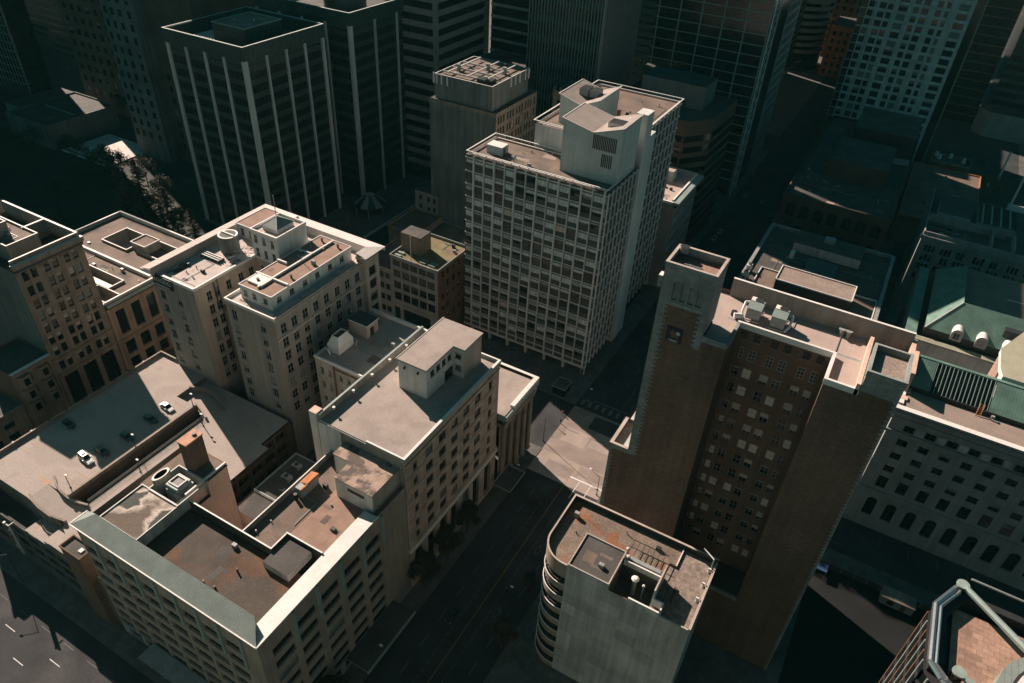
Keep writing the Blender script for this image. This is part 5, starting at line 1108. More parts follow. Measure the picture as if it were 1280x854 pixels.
# ------------------------------------------------------------------ dark glass tower at the lower right corner
D = Bld('dark_glass_tower', 'dark glass tower with silver edge rails and copper paved roof at the lower right corner', 30, 58)
dz=80.0
poly=[(20.5,57.6),(20.4,65.5),(22.7,69.6),(60,69.0),(60,30),(26,30),(26,54.2),(21.7,56.1)]
D.p('glass_wall').prism(poly,0,dz-1.5,G_DARK,top=DARKM)
gm=D.p('mullion')
for i,(a_,c_) in enumerate(((poly[7],poly[0]),(poly[0],poly[1]),(poly[6],poly[7]))):
    p=Vector(a_); q_=Vector(c_); n=max(2,int((q_-p).length/1.3))
    for k in range(n+1):
        u_=p+(q_-p)*k/n; gm.box(u_.x-.09,u_.x+.09,u_.y-.09,u_.y+.09,10,dz-1.5,GREYM if k%2 else RUST)
gb=D.p('spandrel')
pl2=[(20.42,57.56),(20.32,65.55),(22.65,69.7),(60,69.1),(60,30),(25.9,30),(25.9,54.1),(21.65,56.0)]
for k in range(18): gb.prism(pl2,dz-3.6-4*k,dz-3.1-4*k,DARKM,bottom=True)
gl=D.p('edge_rail'); 
for off,rr_ in ((0,.32),(.55,.2)):
    pp2=[(26-off*0,54.0+off),(21.8+off,56.2+off*.3),(20.6+off,57.7),(20.5+off,65.4),(22.4+off*.6,69.0-off),(22.9,69.9-off)]
    gl.path([(x,y,dz+.2) for x,y in pp2],rr_,STEEL,8)
gl.path([(23.8,71.0,dz+.4),(60,70.2,dz+.4)],.14,GREYM,6)
pv=M('copper_pavers',(0.40,0.265,0.2),kind='tile',k1=1.1,k2=.7,n=0.28,sc=.5,fine=.1,rough=.45,kcol=(0.26,0.15,0.11))
D.p('terrace').face([(22.8,57.8,dz-1.2),(22.7,67.3,dz-1.2),(60,67.0,dz-1.2),(60,46,dz-1.2),(26,50,dz-1.2)],pv)
D.p('wall','up').prism([(20.8,57.8),(20.7,65.3),(22.9,69.2),(60,68.7),(60,68.0),(23.6,68.3),(21.9,65.0),(22.0,58.2)],dz-1.5,dz-.2,DARKM)
for i,(x,y) in enumerate(((22.9,69.4),(23.2,57.6))):
    D.p('column','c%d'%i).cyl(x,y,dz-6,dz+.6,.62,M('bronze_mirror',(0.16,0.11,0.09),rough=.15,metal=1.0,n=.05),20,top=TEALM); D.p('column_cap','cc%d'%i).cyl(x,y,dz+.6,dz+.8,.68,TEALM,20)
D.p('brace').tube((23.2,69.2,dz+.6),(31.0,62.4,dz+.9),.36,TEALM,6); D.p('brace','b2').tube((23.6,57.4,dz+.5),(28.5,55.0,dz+.7),.36,TEALM,6)
D.done()
ds=root('roof_disc',(34.0,57.6,dz-1.2),'large pale round disc with grey rim on the copper paved roof','disc')
b=MB(); b.cyl(34.0,57.6,dz-1.2,dz+.6,7.4,SEAMG,40); part('rim',b,ds); b=MB(); b.cyl(34.0,57.6,dz+.6,dz+.75,6.2,DARKM,40); part('gap',b,ds); b=MB(); b.cyl(34.0,57.6,dz+.75,dz+1.0,5.9,WHITE,40); part('top',b,ds)
# ------------------------------------------------------------------ white slab tower
T = Bld('white_slab_tower', 'white slab tower with gridded window bays, white fins and a folded-roof plant house on top', -86, 203)
tx0,tx1,ty0,ty1,tz_=-109.0,-63.4,171.2,188.0,64.0
fl=4.12
fins=rng(-106.0,3.48,13)
edges=[tx0]+fins+[tx1]
bays=[(a+.16,b-.16) for a,b in zip(edges,edges[1:])]
rowsT=[(62.0-fl*i-1.35,62.0-fl*i+0.55) for i in range(14)]
SPAN=M('green_grey_spandrel',(0.11,0.115,0.10),n=0.12,sc=.3)
T.facade('S',ty0,tx0,tx1,3.8,tz_,SPAN,bays,rowsT,.12,S_WT)
T.facade('E',tx1,ty0,193.0,3.8,tz_,SPAN,cl(rng(172.7,2.9,7),2.3),[(a-.4,b) for a,b in rowsT],.25,S_WTE)
fb=T.p('fin')
for i,x in enumerate(fins):
    w_=.22 if i%2==0 else .11
    T.p('fin','f%d'%i).box(x-w_,x+w_,ty0-.65,ty0-.01,3.6,tz_+.8,WHITEM)
for i in range(15):
    z=tz_-1.15-fl*i+.15
    T.p('floor_band','fb%d'%i).box(tx0,tx1,ty0-.22,ty0+.02,z,z+.34,WHITE); T.parts['fb%d'%i][1].box(tx1-.02,tx1+.3,ty0-.1,193,z,z+.3,WHITE)
for i,y in enumerate(rng(171.25,2.9,8)): T.p('east_fin','e%d'%i).box(tx1+.02,tx1+.4,y-.13,y+.13,3.6,tz_,WHITE)
T.strip(T.p('wall'),'W',tx0,ty0,ty1,0,tz_,SPAN); T.strip(T.p('wall'),'N',ty1,tx0,-91,0,tz_,SPAN); T.p('wall').face([(tx0,ty0,3.8),(tx1,ty0,3.8),(tx1,ty1,3.8),(tx0,ty1,3.8)],LIME)
T.p('wall').box(tx0,tx1+.2,ty0-.3,ty0+.01,3.0,3.8,WHITE)
T.p('lobby').box(tx0+1,tx1-3,ty0+4,ty1+40,0,3.79,G_DARK)
for i,x in enumerate(fins[::2]+[tx1-.6]): T.p('column','c%d'%i).box(x-.45,x+.45,ty0+.2,ty0+1.1,0,3.4,CONCG)
T.p('roof').face([(tx0,ty0,tz_),(tx1,ty0,tz_),(tx1,ty1,tz_),(tx0,ty1,tz_)],ROOFB)
rl=T.p('roof_rail')
def rail(mb,x0,x1,y0,y1,z):
    mb.rim(x0,x1,y0,y1,z+1.15,z+1.32,.34,LEDGE); mb.rim(x0+.9,x1-.9,y0+.9,y1-.9,z+.25,z+.5,.3,LEDGE)
rail(rl,tx0+.3,tx1+.2,ty0-.4,ty1-.4,tz_)
for i in range(16):
    x=tx0+1+2.8*i
    for y in (ty0+.3,ty1-.8): rl.box(x,x+.18,y,y+.18,tz_,tz_+1.15,GREYM)
T.p('stair_hut').box(-104.6,-99.4,175.6,179.4,tz_,tz_+2.6,CORR,bottom=False,top=LEDGE); T.p('stair_hut').box(-99.39,-99.3,176.4,177.6,tz_,tz_+2.1,DARKM)
# rear block, one storey higher
rz_=71.0
T.strip(T.p('rear_wall'),'S',188.2,-95.5,-83,tz_,rz_,WHITE)
T.facade('E',-66.0,203.0,234,3.8,rz_,SPAN,cl(rng(204.8,3.6,8),3.0),[(rz_-2.8-fl*i-.8,rz_-2.8-fl*i+1.3) for i in range(16)],.25,S_WTE,mb=T.p('rear_wall'))
for i,y in enumerate(rng(203,3.6,9)): T.p('east_fin','re%d'%i).box(-66.0,-65.6,y-.15,y+.15,3.6,rz_,WHITE)
for i in range(16): T.p('floor_band','rfb%d'%i).box(-66.0,-65.7,203,234,rz_-.6-fl*i,rz_-.2-fl*i,WHITE)
T.strip(T.p('rear_wall'),'W',-95.5,188.2,234,0,rz_,WHITE); T.strip(T.p('rear_wall'),'N',234,-95.5,-66,0,rz_,WHITE)
T.p('rear_roof').face([(-95.5,188.2,rz_-.3),(-66,188.2,rz_-.3),(-66,234,rz_-.3),(-95.5,234,rz_-.3)],ROOFB); rail(T.p('rear_rail'),-96.2,-65.4,188.0,234.4,rz_-.2)
T.p('lift_shaft').box(-66.5,-63.0,193.0,198.0,0,79.2,WHITE); T.p('lift_shaft').box(-65.8,-63.2,198.6,203.0,0,rz_+.5,CORR); 
# plant house with V-folded roof, ribbed cladding
def folded(key,xa,xb,ya,yb,z0,zl,zv,zr,xv):
    b=T.p('plant_house',key)
    b.face([(xa,ya,z0),(xb,ya,z0),(xb,ya,zr),(xv,ya,zv),(xa,ya,zl)],CORR); b.face([(xb,ya,z0),(xb,yb,z0),(xb,yb,zr),(xb,ya,zr)],CORR); b.face([(xa,ya,z0),(xa,yb,z0),(xa,yb,zl),(xa,ya,zl)],CORR); b.face([(xa,yb,z0),(xb,yb,z0),(xb,yb,zr),(xv,yb,zv),(xa,yb,zl)],CORR)
    r=T.p('folded_roof','r'+key); o=.35
    r.face([(xa-o,ya-o,zl+.05),(xv,ya-o,zv+.05),(xv,yb+o,zv+.05),(xa-o,yb+o,zl+.05)],ROOFP); r.face([(xv,ya-o,zv+.05),(xb+o,ya-o,zr+.05),(xb+o,yb+o,zr+.05),(xv,yb+o,zv+.05)],ROOFP)
    e=T.p('roof_edge','e'+key)
    for y in (ya-o,yb+o): e.tube((xa-o,y,zl),(xv,y,zv),.16,LEDGE,4); e.tube((xv,y,zv),(xb+o,y,zr),.16,LEDGE,4)
    for x,z in ((xa-o,zl),(xb+o,zr)): e.tube((x,ya-o,z),(x,yb+o,z),.16,LEDGE,4)
folded('p1',-81.2,-63.9,177.0,190.4,tz_+.0,79.4,77.4,80.2,-72.0)
folded('p2',-90.8,-78.6,194.0,209.6,rz_-.3,79.4,77.4,79.8,-84.0)
lv=T.p('louvre')
for k in range(14): lv.box(-72.0+.5*k,-71.72+.5*k,176.9,176.98,72.9,76.9,DARKM)
for k in range(6): lv.box(-69.0+.55*k,-68.7+.55*k,176.9,176.98,68.3,72.0,DARKM)
op=T.p('roof_opening'); op.box(-69.6,-65.4,180.2,184.0,78.2,79.75,LEDGE,top=DARKM); op.box(-87.4,-84.6,199.4,203.6,78.2,80.2,GREYM,top=DARKM); op.box(-84.2,-81.6,199.8,203.8,78.0,80.0,GREYM,top=DARKM)
T.p('stack').cyl(-72.4,194.5,rz_,rz_+7.5,.7,RUST,10)
clutter(T,-98,-83,173,186,tz_,20,4,2,6); clutter(T,-77,-68,206,232,rz_-.3,21,3,2,5)
T.done()
kk=root('kiosk',(-66.0,152.3,0),'small glass-roofed street kiosk on the pavement below the white slab tower','kiosk')
b=MB(); b.box(-68.0,-64.0,158.3,163.0,.14,3.0,G_DARK); part('glass_box',b,kk); b=MB(); b.box(-68.2,-63.8,158.1,163.2,3.0,3.15,GREYM,top=ROOFD); b.rim(-68.2,-63.8,158.1,163.2,3.15,3.3,.12,TEALM); part('roof',b,kk)

# ------------------------------------------------------------------ small commercial block beside it
P = Bld('commercial_block', 'seven-storey stone and brick block with a mossy half-sunlit roof beside the white tower', -119, 167)
P.facade('S',158.0,-128.8,-110.6,11.8,29.8,LIME,[(c-1.4,c+1.4) for c in (-126.4,-122.9,-119.7,-116.4,-113.1)],[(26.4,28.6),(22.2,25.0),(17.8,20.6),(13.4,16.4)],.35,S_GRID3)
P.facade('S',157.9,-128.8,-110.6,0.1,11.8,LIME,[(-128.2,-125.8),(-124.6,-113.6)],[(1.0,10.4)],.7,S_GRID3)
P.facade('E',-110.6,158.0,176.2,0,29.8,BRICKR,cl([161,163.6,167,170.2,173.7],1.3),[(z-1.1,z+1.1) for z in (27.3,23.1,18.9,14.7,10.5)],.25,S_SASHD)
P.strip(P.p('wall'),'W',-128.8,158,176.2,0,29.8,BRICKR); P.strip(P.p('wall'),'N',176.2,-128.8,-110.6,0,29.8,BRICKR)
P.p('roof').face([(-128.8,158,29.2),(-110.6,158,29.2),(-110.6,176.2,29.2),(-128.8,176.2,29.2)],M('mossy_roof',(0.2,0.17,0.08),n=.3,sc=.4,spots=(0.22,0.13,0.085),spotscale=.2))
P.p('parapet').rim(-129,-110.4,157.8,176.4,29.2,30.1,.3,LIME); P.p('roof_house').box(-128.3,-120.6,163.4,169.0,29.2,35.6,TAN2,bottom=False,top=ROOFD)
for i,(x,y) in enumerate(((-126.8,159.6),(-126.8,161.4),(-117.6,160.2),(-114.2,160.2),(-117.6,161.6),(-114.2,161.6))): P.p('skylight','s%d'%i).box(x-1.2,x+1.2,y-.45,y+.45,29.2,29.7,TEALM,top=SEAMG)
clutter(P,-119,-112,164,175,29.2,22,2,1,3)
P.done()
b=MB(); b.tube((-121.6,159.4,29.2),(-121.6,159.4,38),.12,LEDGE,6); single('flagpole',b,(-121.6,159.4,29.2),'pale flagpole on the dark roof of the commercial block','flagpole')
P2 = Bld('narrow_stone_block', 'narrow dark stone building between the plastered block and the commercial block', -134, 165)
P2.facade('S',158.2,-140,-128.9,0,24,LIME,cl([-137.6,-133,-130.6],1.8),[(20,22.2),(15.6,18),(11.2,13.6),(6.6,9)],.3,S_GRID3)
for f,pl,u0,u1 in (('E',-128.9,158.2,176),('W',-140,158.2,176),('N',176,-140,-128.9)): P2.strip(P2.p('wall'),f,pl,u0,u1,0,24,LIME)
P2.p('roof').face([(-140,158.2,23.6),(-128.9,158.2,23.6),(-128.9,176,23.6),(-140,176,23.6)],ROOFD); P2.done()
P3 = Bld('stepped_low_building', 'small stepped pale building with chimney behind the commercial block', -153, 214)
P3.facade('S',213.6,-159.6,-148.6,0,22,GREYPL,cl([-157,-153.2,-150.4],1.3),[(18.4,20.4),(14.6,16.6)],.25,S_SASHD); P3.strip(P3.p('wall'),'E',-148.6,213.6,224,0,22,TAN2); P3.strip(P3.p('wall'),'W',-159.6,213.6,224,0,22,GREYPL); P3.strip(P3.p('wall'),'N',224,-159.6,-148.6,0,22,GREYPL)
P3.p('roof').face([(-159.6,213.6,22),(-148.6,213.6,22),(-148.6,224,22),(-159.6,224,22)],ROOFD); P3.p('chimney').box(-148.5,-146.4,217,219.5,0,24,TAN2,top=GREYM)
P3.p('low_wing').box(-159.8,-146.3,196,213.4,0,13.5,TAN2,bottom=False,top=ROOFD); P3.p('low_wing').rim(-160,-146.1,195.8,213.5,13.5,14.2,.3,TAN2); P3.p('rear_wing').box(-146.0,-131,178,213,0,12,TAN2,bottom=False,top=ROOFD); P3.p('rear_wing').rim(-146.2,-130.8,177.8,213.2,12,12.7,.3,LIME)
P3.done()
for i,(x,y) in enumerate(((-158.4,181),(-153.5,178.5))):
    b=MB(); b.prism([(x-2.2,y-1.6),(x+2.2,y-1.6),(x+2.2,y+1.6),(x-2.2,y+1.6)],.14,2.4,GREYM); b.loft([[(x-2.3,y-1.7,2.4),(x+2.3,y-1.7,2.4),(x+2.3,y+1.7,2.4),(x-2.3,y+1.7,2.4)],[(x-.4,y-.3,3.6),(x+.4,y-.3,3.6),(x+.4,y+.3,3.6),(x-.4,y+.3,3.6)]],TEALM); single('market_stall',b,(x,y,.14),['pale tent-roofed stall in the shaded street, nearer the plane','pale tent-roofed stall in the shaded street beside the commercial block'][i].replace(', nearer the plane',' behind the plastered block'),'stall')
# ------------------------------------------------------------------ windowless grey block and neighbours
GB = Bld('windowless_concrete_block', 'stained grey-green windowless concrete block crowned with pipes and antennas', -138, 229)
GB.strip(GB.p('wall'),'S',214,-152,-124,0,58.6,GREENCON); GB.strip(GB.p('wall','b2'),'S',213.9,-152,-124,58.6,60,TAN2)
GB.facade('E',-124,214,244,0,60,TAN2,cl([c+d for c in rng(217.6,6.6,5) for d in (-1.9,0,1.9)],1.1),[(z-1.4,z+1.4) for z in rng(57,-4.2,11)],.3,S_NARROW)
GB.strip(GB.p('wall'),'W',-152,214,244,0,60,GREENCON); GB.strip(GB.p('wall'),'N',244,-152,-124,0,60,GREENCON)
GB.p('roof').face([(-152,214,59.8),(-124,214,59.8),(-124,244,59.8),(-152,244,59.8)],ROOFD)
GB.p('upper_block').box(-150.2,-126.6,215.2,241,59.8,68.0,GREENCON,bottom=False,top=ROOFB); GB.p('upper_parapet').rim(-150.3,-126.5,215.1,241.1,68,68.5,.3,GREENCON,cap=LEDGE)
clutter(GB,-149,-128,217,239,68,23,4,3,8)
GB.done()
pk=root('rooftop_pipework',(-138,228,68),'white rooftop pipe runs and plant on the windowless concrete block','pipework')
b=MB(); 
for y in (218,224,231): b.tube((-149,y,69),(-129,y,69),.3,LEDGE,5)
for x in (-146,-138,-131): b.tube((x,217,69.2),(x,239,69.2),.3,LEDGE,5)
part('pipe',b,pk); b=MB()
for x,y in ((-146,224),(-138,231),(-131,231),(-131,218)): b.cyl(x,y,68,70.4,.8,GREYM,8)
part('stand',b,pk); b=MB(); b.box(-134,-128.5,217,221,68,69.4,DARKM,top=DARKM); part('plant_box',b,pk)
for i,(x,y) in enumerate(((-150.6,215),(-149.2,214.9),(-147.2,214.9),(-144.8,214.9),(-126.4,228),(-126.3,231),(-126.2,234),(-126.1,238),(-126.1,240.5))):
    b=MB(); b.box(x-.22,x+.22,y-.22,y+.05,65.2,68.8,LEDGE); single('panel_antenna',b,(x,y,65.2),'white panel antenna on the parapet of the windowless concrete block','antenna','panel antennas on the concrete block')
GO = Bld('gothic_parapet_building', 'small tan building with pinnacled gothic parapet behind the white tower', -114, 262)
GO.facade('S',258,-124,-108,0,56,TAN2,cl(rng(-121.5,2.7,5),1.3),[(z-2.2,z+2.2) for z in rng(51,-6,8)],.4,S_NARROW)
for f,pl,u0,u1 in (('E',-108,258,275),('W',-124,258,275),('N',275,-124,-108)): GO.strip(GO.p('wall'),f,pl,u0,u1,0,56,TAN2)
GO.p('roof').face([(-124,258,55.6),(-108,258,55.6),(-108,275,55.6),(-124,275,55.6)],ROOFD)
for k in range(7): GO.p('pinnacle','p%d'%k).cyl(-123.6+2.6*k,257.9,54,58.4,.5,TAN2,4,r2=.2)
GO.p('parapet').box(-124.2,-107.8,257.6,258.1,55,56.8,TAN2); GO.done()

# ------------------------------------------------------------------ dark office towers
DKG=M('dark_tower_glass',(0.02,0.024,0.023),rough=.15,spec=.5,n=.3,sc=.4)
DKB=M('dark_tower_band',(0.055,0.08,0.075),rough=.4,n=.2,sc=.8,fine=.35,fsc=1.0)
RIBST=M('tower_rib_stone',(0.62,0.66,0.62),n=.12,streak=.15,sc=.1)
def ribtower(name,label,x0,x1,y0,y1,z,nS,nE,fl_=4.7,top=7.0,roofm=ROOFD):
    b=Bld(name,label,(x0+x1)/2,(y0+y1)/2)
    w=b.p('glass_wall')
    for f,pl,u0,u1 in (('S',y0,x0,x1),('E',x1,y0,y1),('W',x0,y0,y1),('N',y1,x0,x1)): b.strip(w,f,pl,u0,u1,0,z,DKG)
    i=0; zz=z-top
    b.p('crown_band').rim(x0-.06,x1+.06,y0-.06,y1+.06,z-top+.4,z-.05,.3,DKB)
    while zz>8:
        b.p('spandrel_band','s%d'%i).prism([(x0-.06,y0-.06),(x1+.06,y0-.06),(x1+.06,y1+.06),(x0-.06,y1+.06)],zz-fl_*.42,zz,DKB,bottom=True); zz-=fl_; i+=1
    for k in range(nS+1):
        x=x0+(x1-x0)*k/nS; wd=.62 if k in(0,nS) else .36
        b.p('rib','rs%d'%k).box(x-wd,x+wd,y0-.9,y0-.08,0,z,RIBST)
    for k in range(nE+1):
        y=y0+(y1-y0)*k/nE; wd=.62 if k in(0,nE) else .36
        b.p('rib','re%d'%k).box(x1+.08,x1+.9,y-wd,y+wd,0,z,RIBST)
    n=int((x1-x0)/1.5); m=b.p('mullion')
    for k in range(1,n): x=x0+(x1-x0)*k/n; m.box(x-.045,x+.045,y0-.14,y0-.07,6,z,DKB)
    n=int((y1-y0)/1.5)
    for k in range(1,n): y=y0+(y1-y0)*k/n; m.box(x1+.07,x1+.14,y-.045,y+.045,6,z,DKB)
    b.p('roof').face([(x0,y0,z-4.6),(x1,y0,z-4.6),(x1,y1,z-4.6),(x0,y1,z-4.6)],roofm)  # dark roof colour stands in for the deep parapet's shadow
    b.p('parapet').rim(x0-1.0,x1+1.0,y0-1.0,y1+1.0,z-4.7,z+.1,.6,DKB,cap=RIBST)
    return b
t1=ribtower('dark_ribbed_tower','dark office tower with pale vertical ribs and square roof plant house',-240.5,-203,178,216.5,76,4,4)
t1.p('plant_house').box(-229,-213,189,207,71.4,77.6,DKB,bottom=False,top=ROOFB); t1.p('plant_house').rim(-229.2,-212.8,188.8,207.2,77.6,78.0,.4,GREYM); t1.p('roof_pad').box(-238,-230,186,196,71.4,72.2,ROOFW)
clutter(t1,-237,-230,197,213,71.4,24,2,2,4); clutter(t1,-228,-214,190,206,77.6,25,3,1,3)
t1.done()
for i in range(7):
    b=MB(); x=-234+1.6*i if i<2 else -229.5+1.3*(i-2); b.box(x-.3,x+.3,184,184.7,71.4,73.4,WHITEM); single('roof_cabinet',b,(x,184.3,71.4),'slim white cabinet in the row on the ribbed tower roof','cabinet','row of slim cabinets on the tower roof')
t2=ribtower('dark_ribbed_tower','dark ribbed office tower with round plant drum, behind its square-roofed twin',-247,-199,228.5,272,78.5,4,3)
t2.p('plant_drum').cyl(-213,243,73.9,80.5,8.5,DKB,28,top=ROOFB); t2.done()
b=MB(); b.box(-206,-201,232,236,73.9,74.8,WHITEM); single('roof_equipment',b,(-203,235,73.9),'bright plant slab on the corner of the drum-topped tower roof','roof plant')
# striped concrete tower
STR=M('pale_concrete_band',(0.30,0.28,0.255),n=.1,streak=.1)
ST=Bld('striped_office_tower','office tower striped with pale concrete bands and dark strip windows',-190,280)
sx0,sx1,sy0,sy1=-199,-182,262,300
ST.p('glass_wall').box(sx0,sx1,sy0,sy1,0,110,G_DARK)
for k in range(20):
    z=104-5.1*k; ST.p('concrete_band','b%d'%k).prism([(sx0-.3,sy0-.3),(sx1+.3,sy0-.3),(sx1+.3,sy1+.3),(sx0-.3,sy1+.3)],z,z+2.3,STR,bottom=True)
ST.p('corner_pier').box(sx1-1.2,sx1+.5,sy0-.5,sy0+1.2,0,110,STR); ST.done()
# glass podium between
GP=Bld('glass_banded_building','dark banded glass building between the striped tower and the finned tower',-165,322)
GP.p('glass_wall').box(-181,-152,305,340,0,90,G_DARK)
for k in range(17): GP.p('band','b%d'%k).box(-181.2,-151.8,304.8,305.0,86-5*k,87.2-5*k,TEALM)
for k in range(8): GP.p('red_panel','r%d'%k).box(-160,-154,304.7,304.9,82-10*k,84-10*k,RUST)
GP.p('low_wing').box(-178,-150,285,304.7,0,52,GREENCON,top=ROOFD); GP.done()
# finned curtain-wall tower
FT=Bld('finned_glass_tower','tall dark curtain-wall tower with closely spaced thin vertical fins',-135,310)
FT.p('glass_wall').box(-153.5,-119.3,290,330,0,150,DKG)
for k in range(25): x=-153.4+1.42*k; FT.p('fin','s%d'%k).box(x-.12,x+.12,289.3,289.97,0,150,TEALM)
for k in range(22): y=291+1.8*k; FT.p('fin','e%d'%k).box(-119.27,-118.8,y-.1,y+.1,0,150,GREYM)
for k in range(17): FT.p('spandrel_band','b%d'%k).box(-153.5,-119.25,289.9,289.99,8+8*k,11+8*k,DKB)
FT.p('corner_fin').box(-119.9,-118.7,289.2,290.2,0,150,LIME); FT.done()
FT2=Bld('dark_ribbed_block','dark ribbed block partly hidden behind the finned glass tower',-105,375)
FT2.p('wall').box(-117,-92,365,400,0,110,DKG)
for k in range(9): FT2.p('rib','r%d'%k).box(-117+3*k,-116.2+3*k,364.3,364.99,0,110,DARKM)
FT2.done()
RB2=Bld('red_brick_building','small red brick building squeezed between the finned tower and the dark gridded tower',-100,335)
RB2.p('wall').box(-112,-84,322,345,0,52,BRICKR,bottom=False,top=ROOFD); RB2.p('gable').prism([(-112,322),(-84,322),(-84,345),(-112,345)],52,52.6,BRICKR,top=ROOFD); RB2.done()
# octagonal brown building
BRICKD=M('dark_brown_brick',(0.10,0.07,0.052),n=.2,streak=.1,sc=.1)
OC=Bld('brown_octagonal_building','brown brick office block with chamfered corner, strip windows and dark flat roof',-80,285)
oct_=[(-104,263.5),(-70.5,263.5),(-63.4,273),(-62.2,300),(-104,300)]
OC.p('wall').prism(oct_,0,53,BRICKD,top=ROOFD)
def offs(poly,o,cx=-82,cy=282): return [(cx+(x-cx)*(1+o),cy+(y-cy)*(1+o)) for x,y in poly]
for k in range(11): OC.p('strip_window','w%d'%k).prism(offs(oct_,.004),46.2-4.3*k,48.6-4.3*k,G_DARK,bottom=True)
for k in range(9): OC.p('pier','p%d'%k).box(-103.5+4*k,-102.9+4*k,263.0,263.4,0,53,BRICKD)
pb=OC.p('parapet')
for p,q_ in zip(oct_,oct_[1:]+oct_[:1]):
    P0=Vector(p);P1=Vector(q_);nn=Vector((-(P1-P0).y,(P1-P0).x)).normalized()*.5; pb.prism([tuple(P0),tuple(P1),tuple(P1+nn),tuple(P0+nn)],53,54.4,BRICKD)
OC.p('plant_house').box(-97,-71,282,297,53,62,GREENCON,bottom=False,top=ROOFD); OC.p('plant_screen').box(-92,-79,279,281.9,53,56,GREYM); clutter(OC,-100,-68,265,280,53,26,4,2,6)
OC.done()
b=MB(); b.box(-83,-79,272,276,53,54.2,GREYM); b.cyl(-81,274,54.2,54.7,1.4,GREYM,12,top=DARKM); single('roof_fan',b,(-81,274,53),'grey fan box on the dark octagonal roof','fan')
# dark gridded tower with lattice edge
GR=Bld('dark_gridded_tower','tall dark glass tower with thin pale floor lines and white lattice edge',-85,345)
GR.p('glass_wall').box(-112,-62.5,330,362,0,160,DKG)
for k in range(36): GR.p('floor_line','f%d'%k).box(-112,-62.4,329.8,330,8+4.3*k,8.35+4.3*k,TEALM)
for k in range(6): GR.p('mullion','m%d'%k).box(-111+9.6*k,-110.5+9.6*k,329.6,329.99,0,160,TEALM)
la=GR.p('lattice')
for y in (330.2,340): la.tube((-61.9,y,0),(-61.9,y,160),.3,LEDGE,4)
for k in range(32): la.tube((-61.9,330.2,5*k),(-61.9,340,5*k+5),.18,LEDGE,4); la.tube((-61.9,330.2,5*k),(-61.9,340,5*k),.14,LEDGE,4)
GR.done()
BE=Bld('stone_corner_building','grey stone office building with recessed triple windows further up the avenue',-78,395)
BE.facade('S',376,-80,-64.5,0,90,LIME,cl([-75.5,-69.5],4.2),[(z-1.6,z+1.6) for z in rng(84,-5,16)],.4,S_GRID3)
BE.facade('E',-64.5,376,405,0,90,LIME,cl(rng(380,5,5),3.2),[(z-1.6,z+1.6) for z in rng(84,-5,16)],.4,S_GRID3)
for f,pl,u0,u1 in (('W',-80,376,405),('N',405,-80,-64.5)): BE.strip(BE.p('wall'),f,pl,u0,u1,0,90,LIME)
BE.p('roof').face([(-80,376,90),(-64.5,376,90),(-64.5,405,90),(-80,405,90)],ROOFD); BE.p('low_front').box(-75,-63.8,364,375.9,0,34,LIME,bottom=False,top=ROOFD); BE.p('low_front').box(-75.2,-63.6,363.8,364.2,33.6,34.6,TEALM); BE.done()
# far end of the avenue
CU=Bld('curved_banded_tower','pale curved banded tower far up the avenue',-87,560)
CU.p('glass_wall').cyl(-90,575,0,90,20,G_DARK,32)
for k in range(18): CU.p('band','b%d'%k).cyl(-90,575,12+4.6*k,14.4+4.6*k,20.25,STR,32)
CU.done()
DB=Bld('dark_brown_tower','dark brown punched-window tower at the far end of the avenue',-65,640)
DB.facade('S',610,-80,-30,0,110,BRICKB,cl(rng(-77,5,10),2.2),[(z-1.2,z+1.2) for z in rng(104,-5,19)],.3,S_NARROW); DB.strip(DB.p('wall'),'E',-30,610,650,0,110,BRICKB); DB.strip(DB.p('wall'),'W',-80,610,650,0,110,BRICKB); DB.p('roof').face([(-80,610,110),(-30,610,110),(-30,650,110),(-80,650,110)],ROOFD); DB.done()
OB=Bld('orange_brick_building','bright orange brick building, sun glow put into its colour, far end of the avenue',-55,580)
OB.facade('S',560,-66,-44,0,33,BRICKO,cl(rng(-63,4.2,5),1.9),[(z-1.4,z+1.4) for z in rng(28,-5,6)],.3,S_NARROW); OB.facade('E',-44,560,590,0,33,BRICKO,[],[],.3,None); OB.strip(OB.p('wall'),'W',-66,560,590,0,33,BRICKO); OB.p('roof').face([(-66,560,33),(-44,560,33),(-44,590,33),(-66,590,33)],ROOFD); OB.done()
# ------------------------------------------------------------------ right side: residential tower and podium
RT=Bld('pale_residential_tower','tall pale residential tower with a dense grid of square windows and glazed corner strips',-13,445)
rx0,rx1,ry0,ry1,rh=-39.5,13.4,430,466,112
rc_=[(-34.6,3.6),(-30.0,3.2),(-26.2,2.8),(-20.6,4.4),(-14.6,3.0),(-10.8,3.0),(-5.0,2.5),(-1.4,1.9),(5.4,4.6)]
rowsR=[(z-1.45,z+1.4) for z in rng(68.4+8.4,-4.2,18)]
RTW=M('pale_tower_concrete',(0.62,0.68,0.655),n=.08,streak=.08,kind='panel',k1=1.6,k2=2.1,kcol=(0.54,0.59,0.57))
RT.facade('S',ry0,-36.9,9.4,0,78.6,RTW,[(c-w/2,c+w/2) for c,w in rc_ if c-w/2>-36.9],rowsR,.35,S_RES)
RT.facade('S',ry0,-36.9,9.4,78.6,rh,RTW,[(c-w/2,c+w/2) for c,w in [(-34.0,4.4),(-27.6,3.0),(-21,4),(-13,3),(-6,4),(3,8.4)]],[(z-1.4,z+1.4) for z in (81.5,86,90.5,95,99.5,104)],.35,S_RES)
for f,pl,u0,u1 in (('W',rx0,ry0,ry1),('E',rx1,ry0,ry1),('N',ry1,rx0,rx1)): RT.strip(RT.p('wall'),f,pl,u0,u1,0,rh,RTW)
RT.p('glazed_strip').box(rx0,-36.9,ry0+.05,ry0+2,0,rh,G_TEAL); RT.p('glazed_strip','g2').box(9.4,rx1,ry0+.05,ry0+2,0,rh,G_DARK)
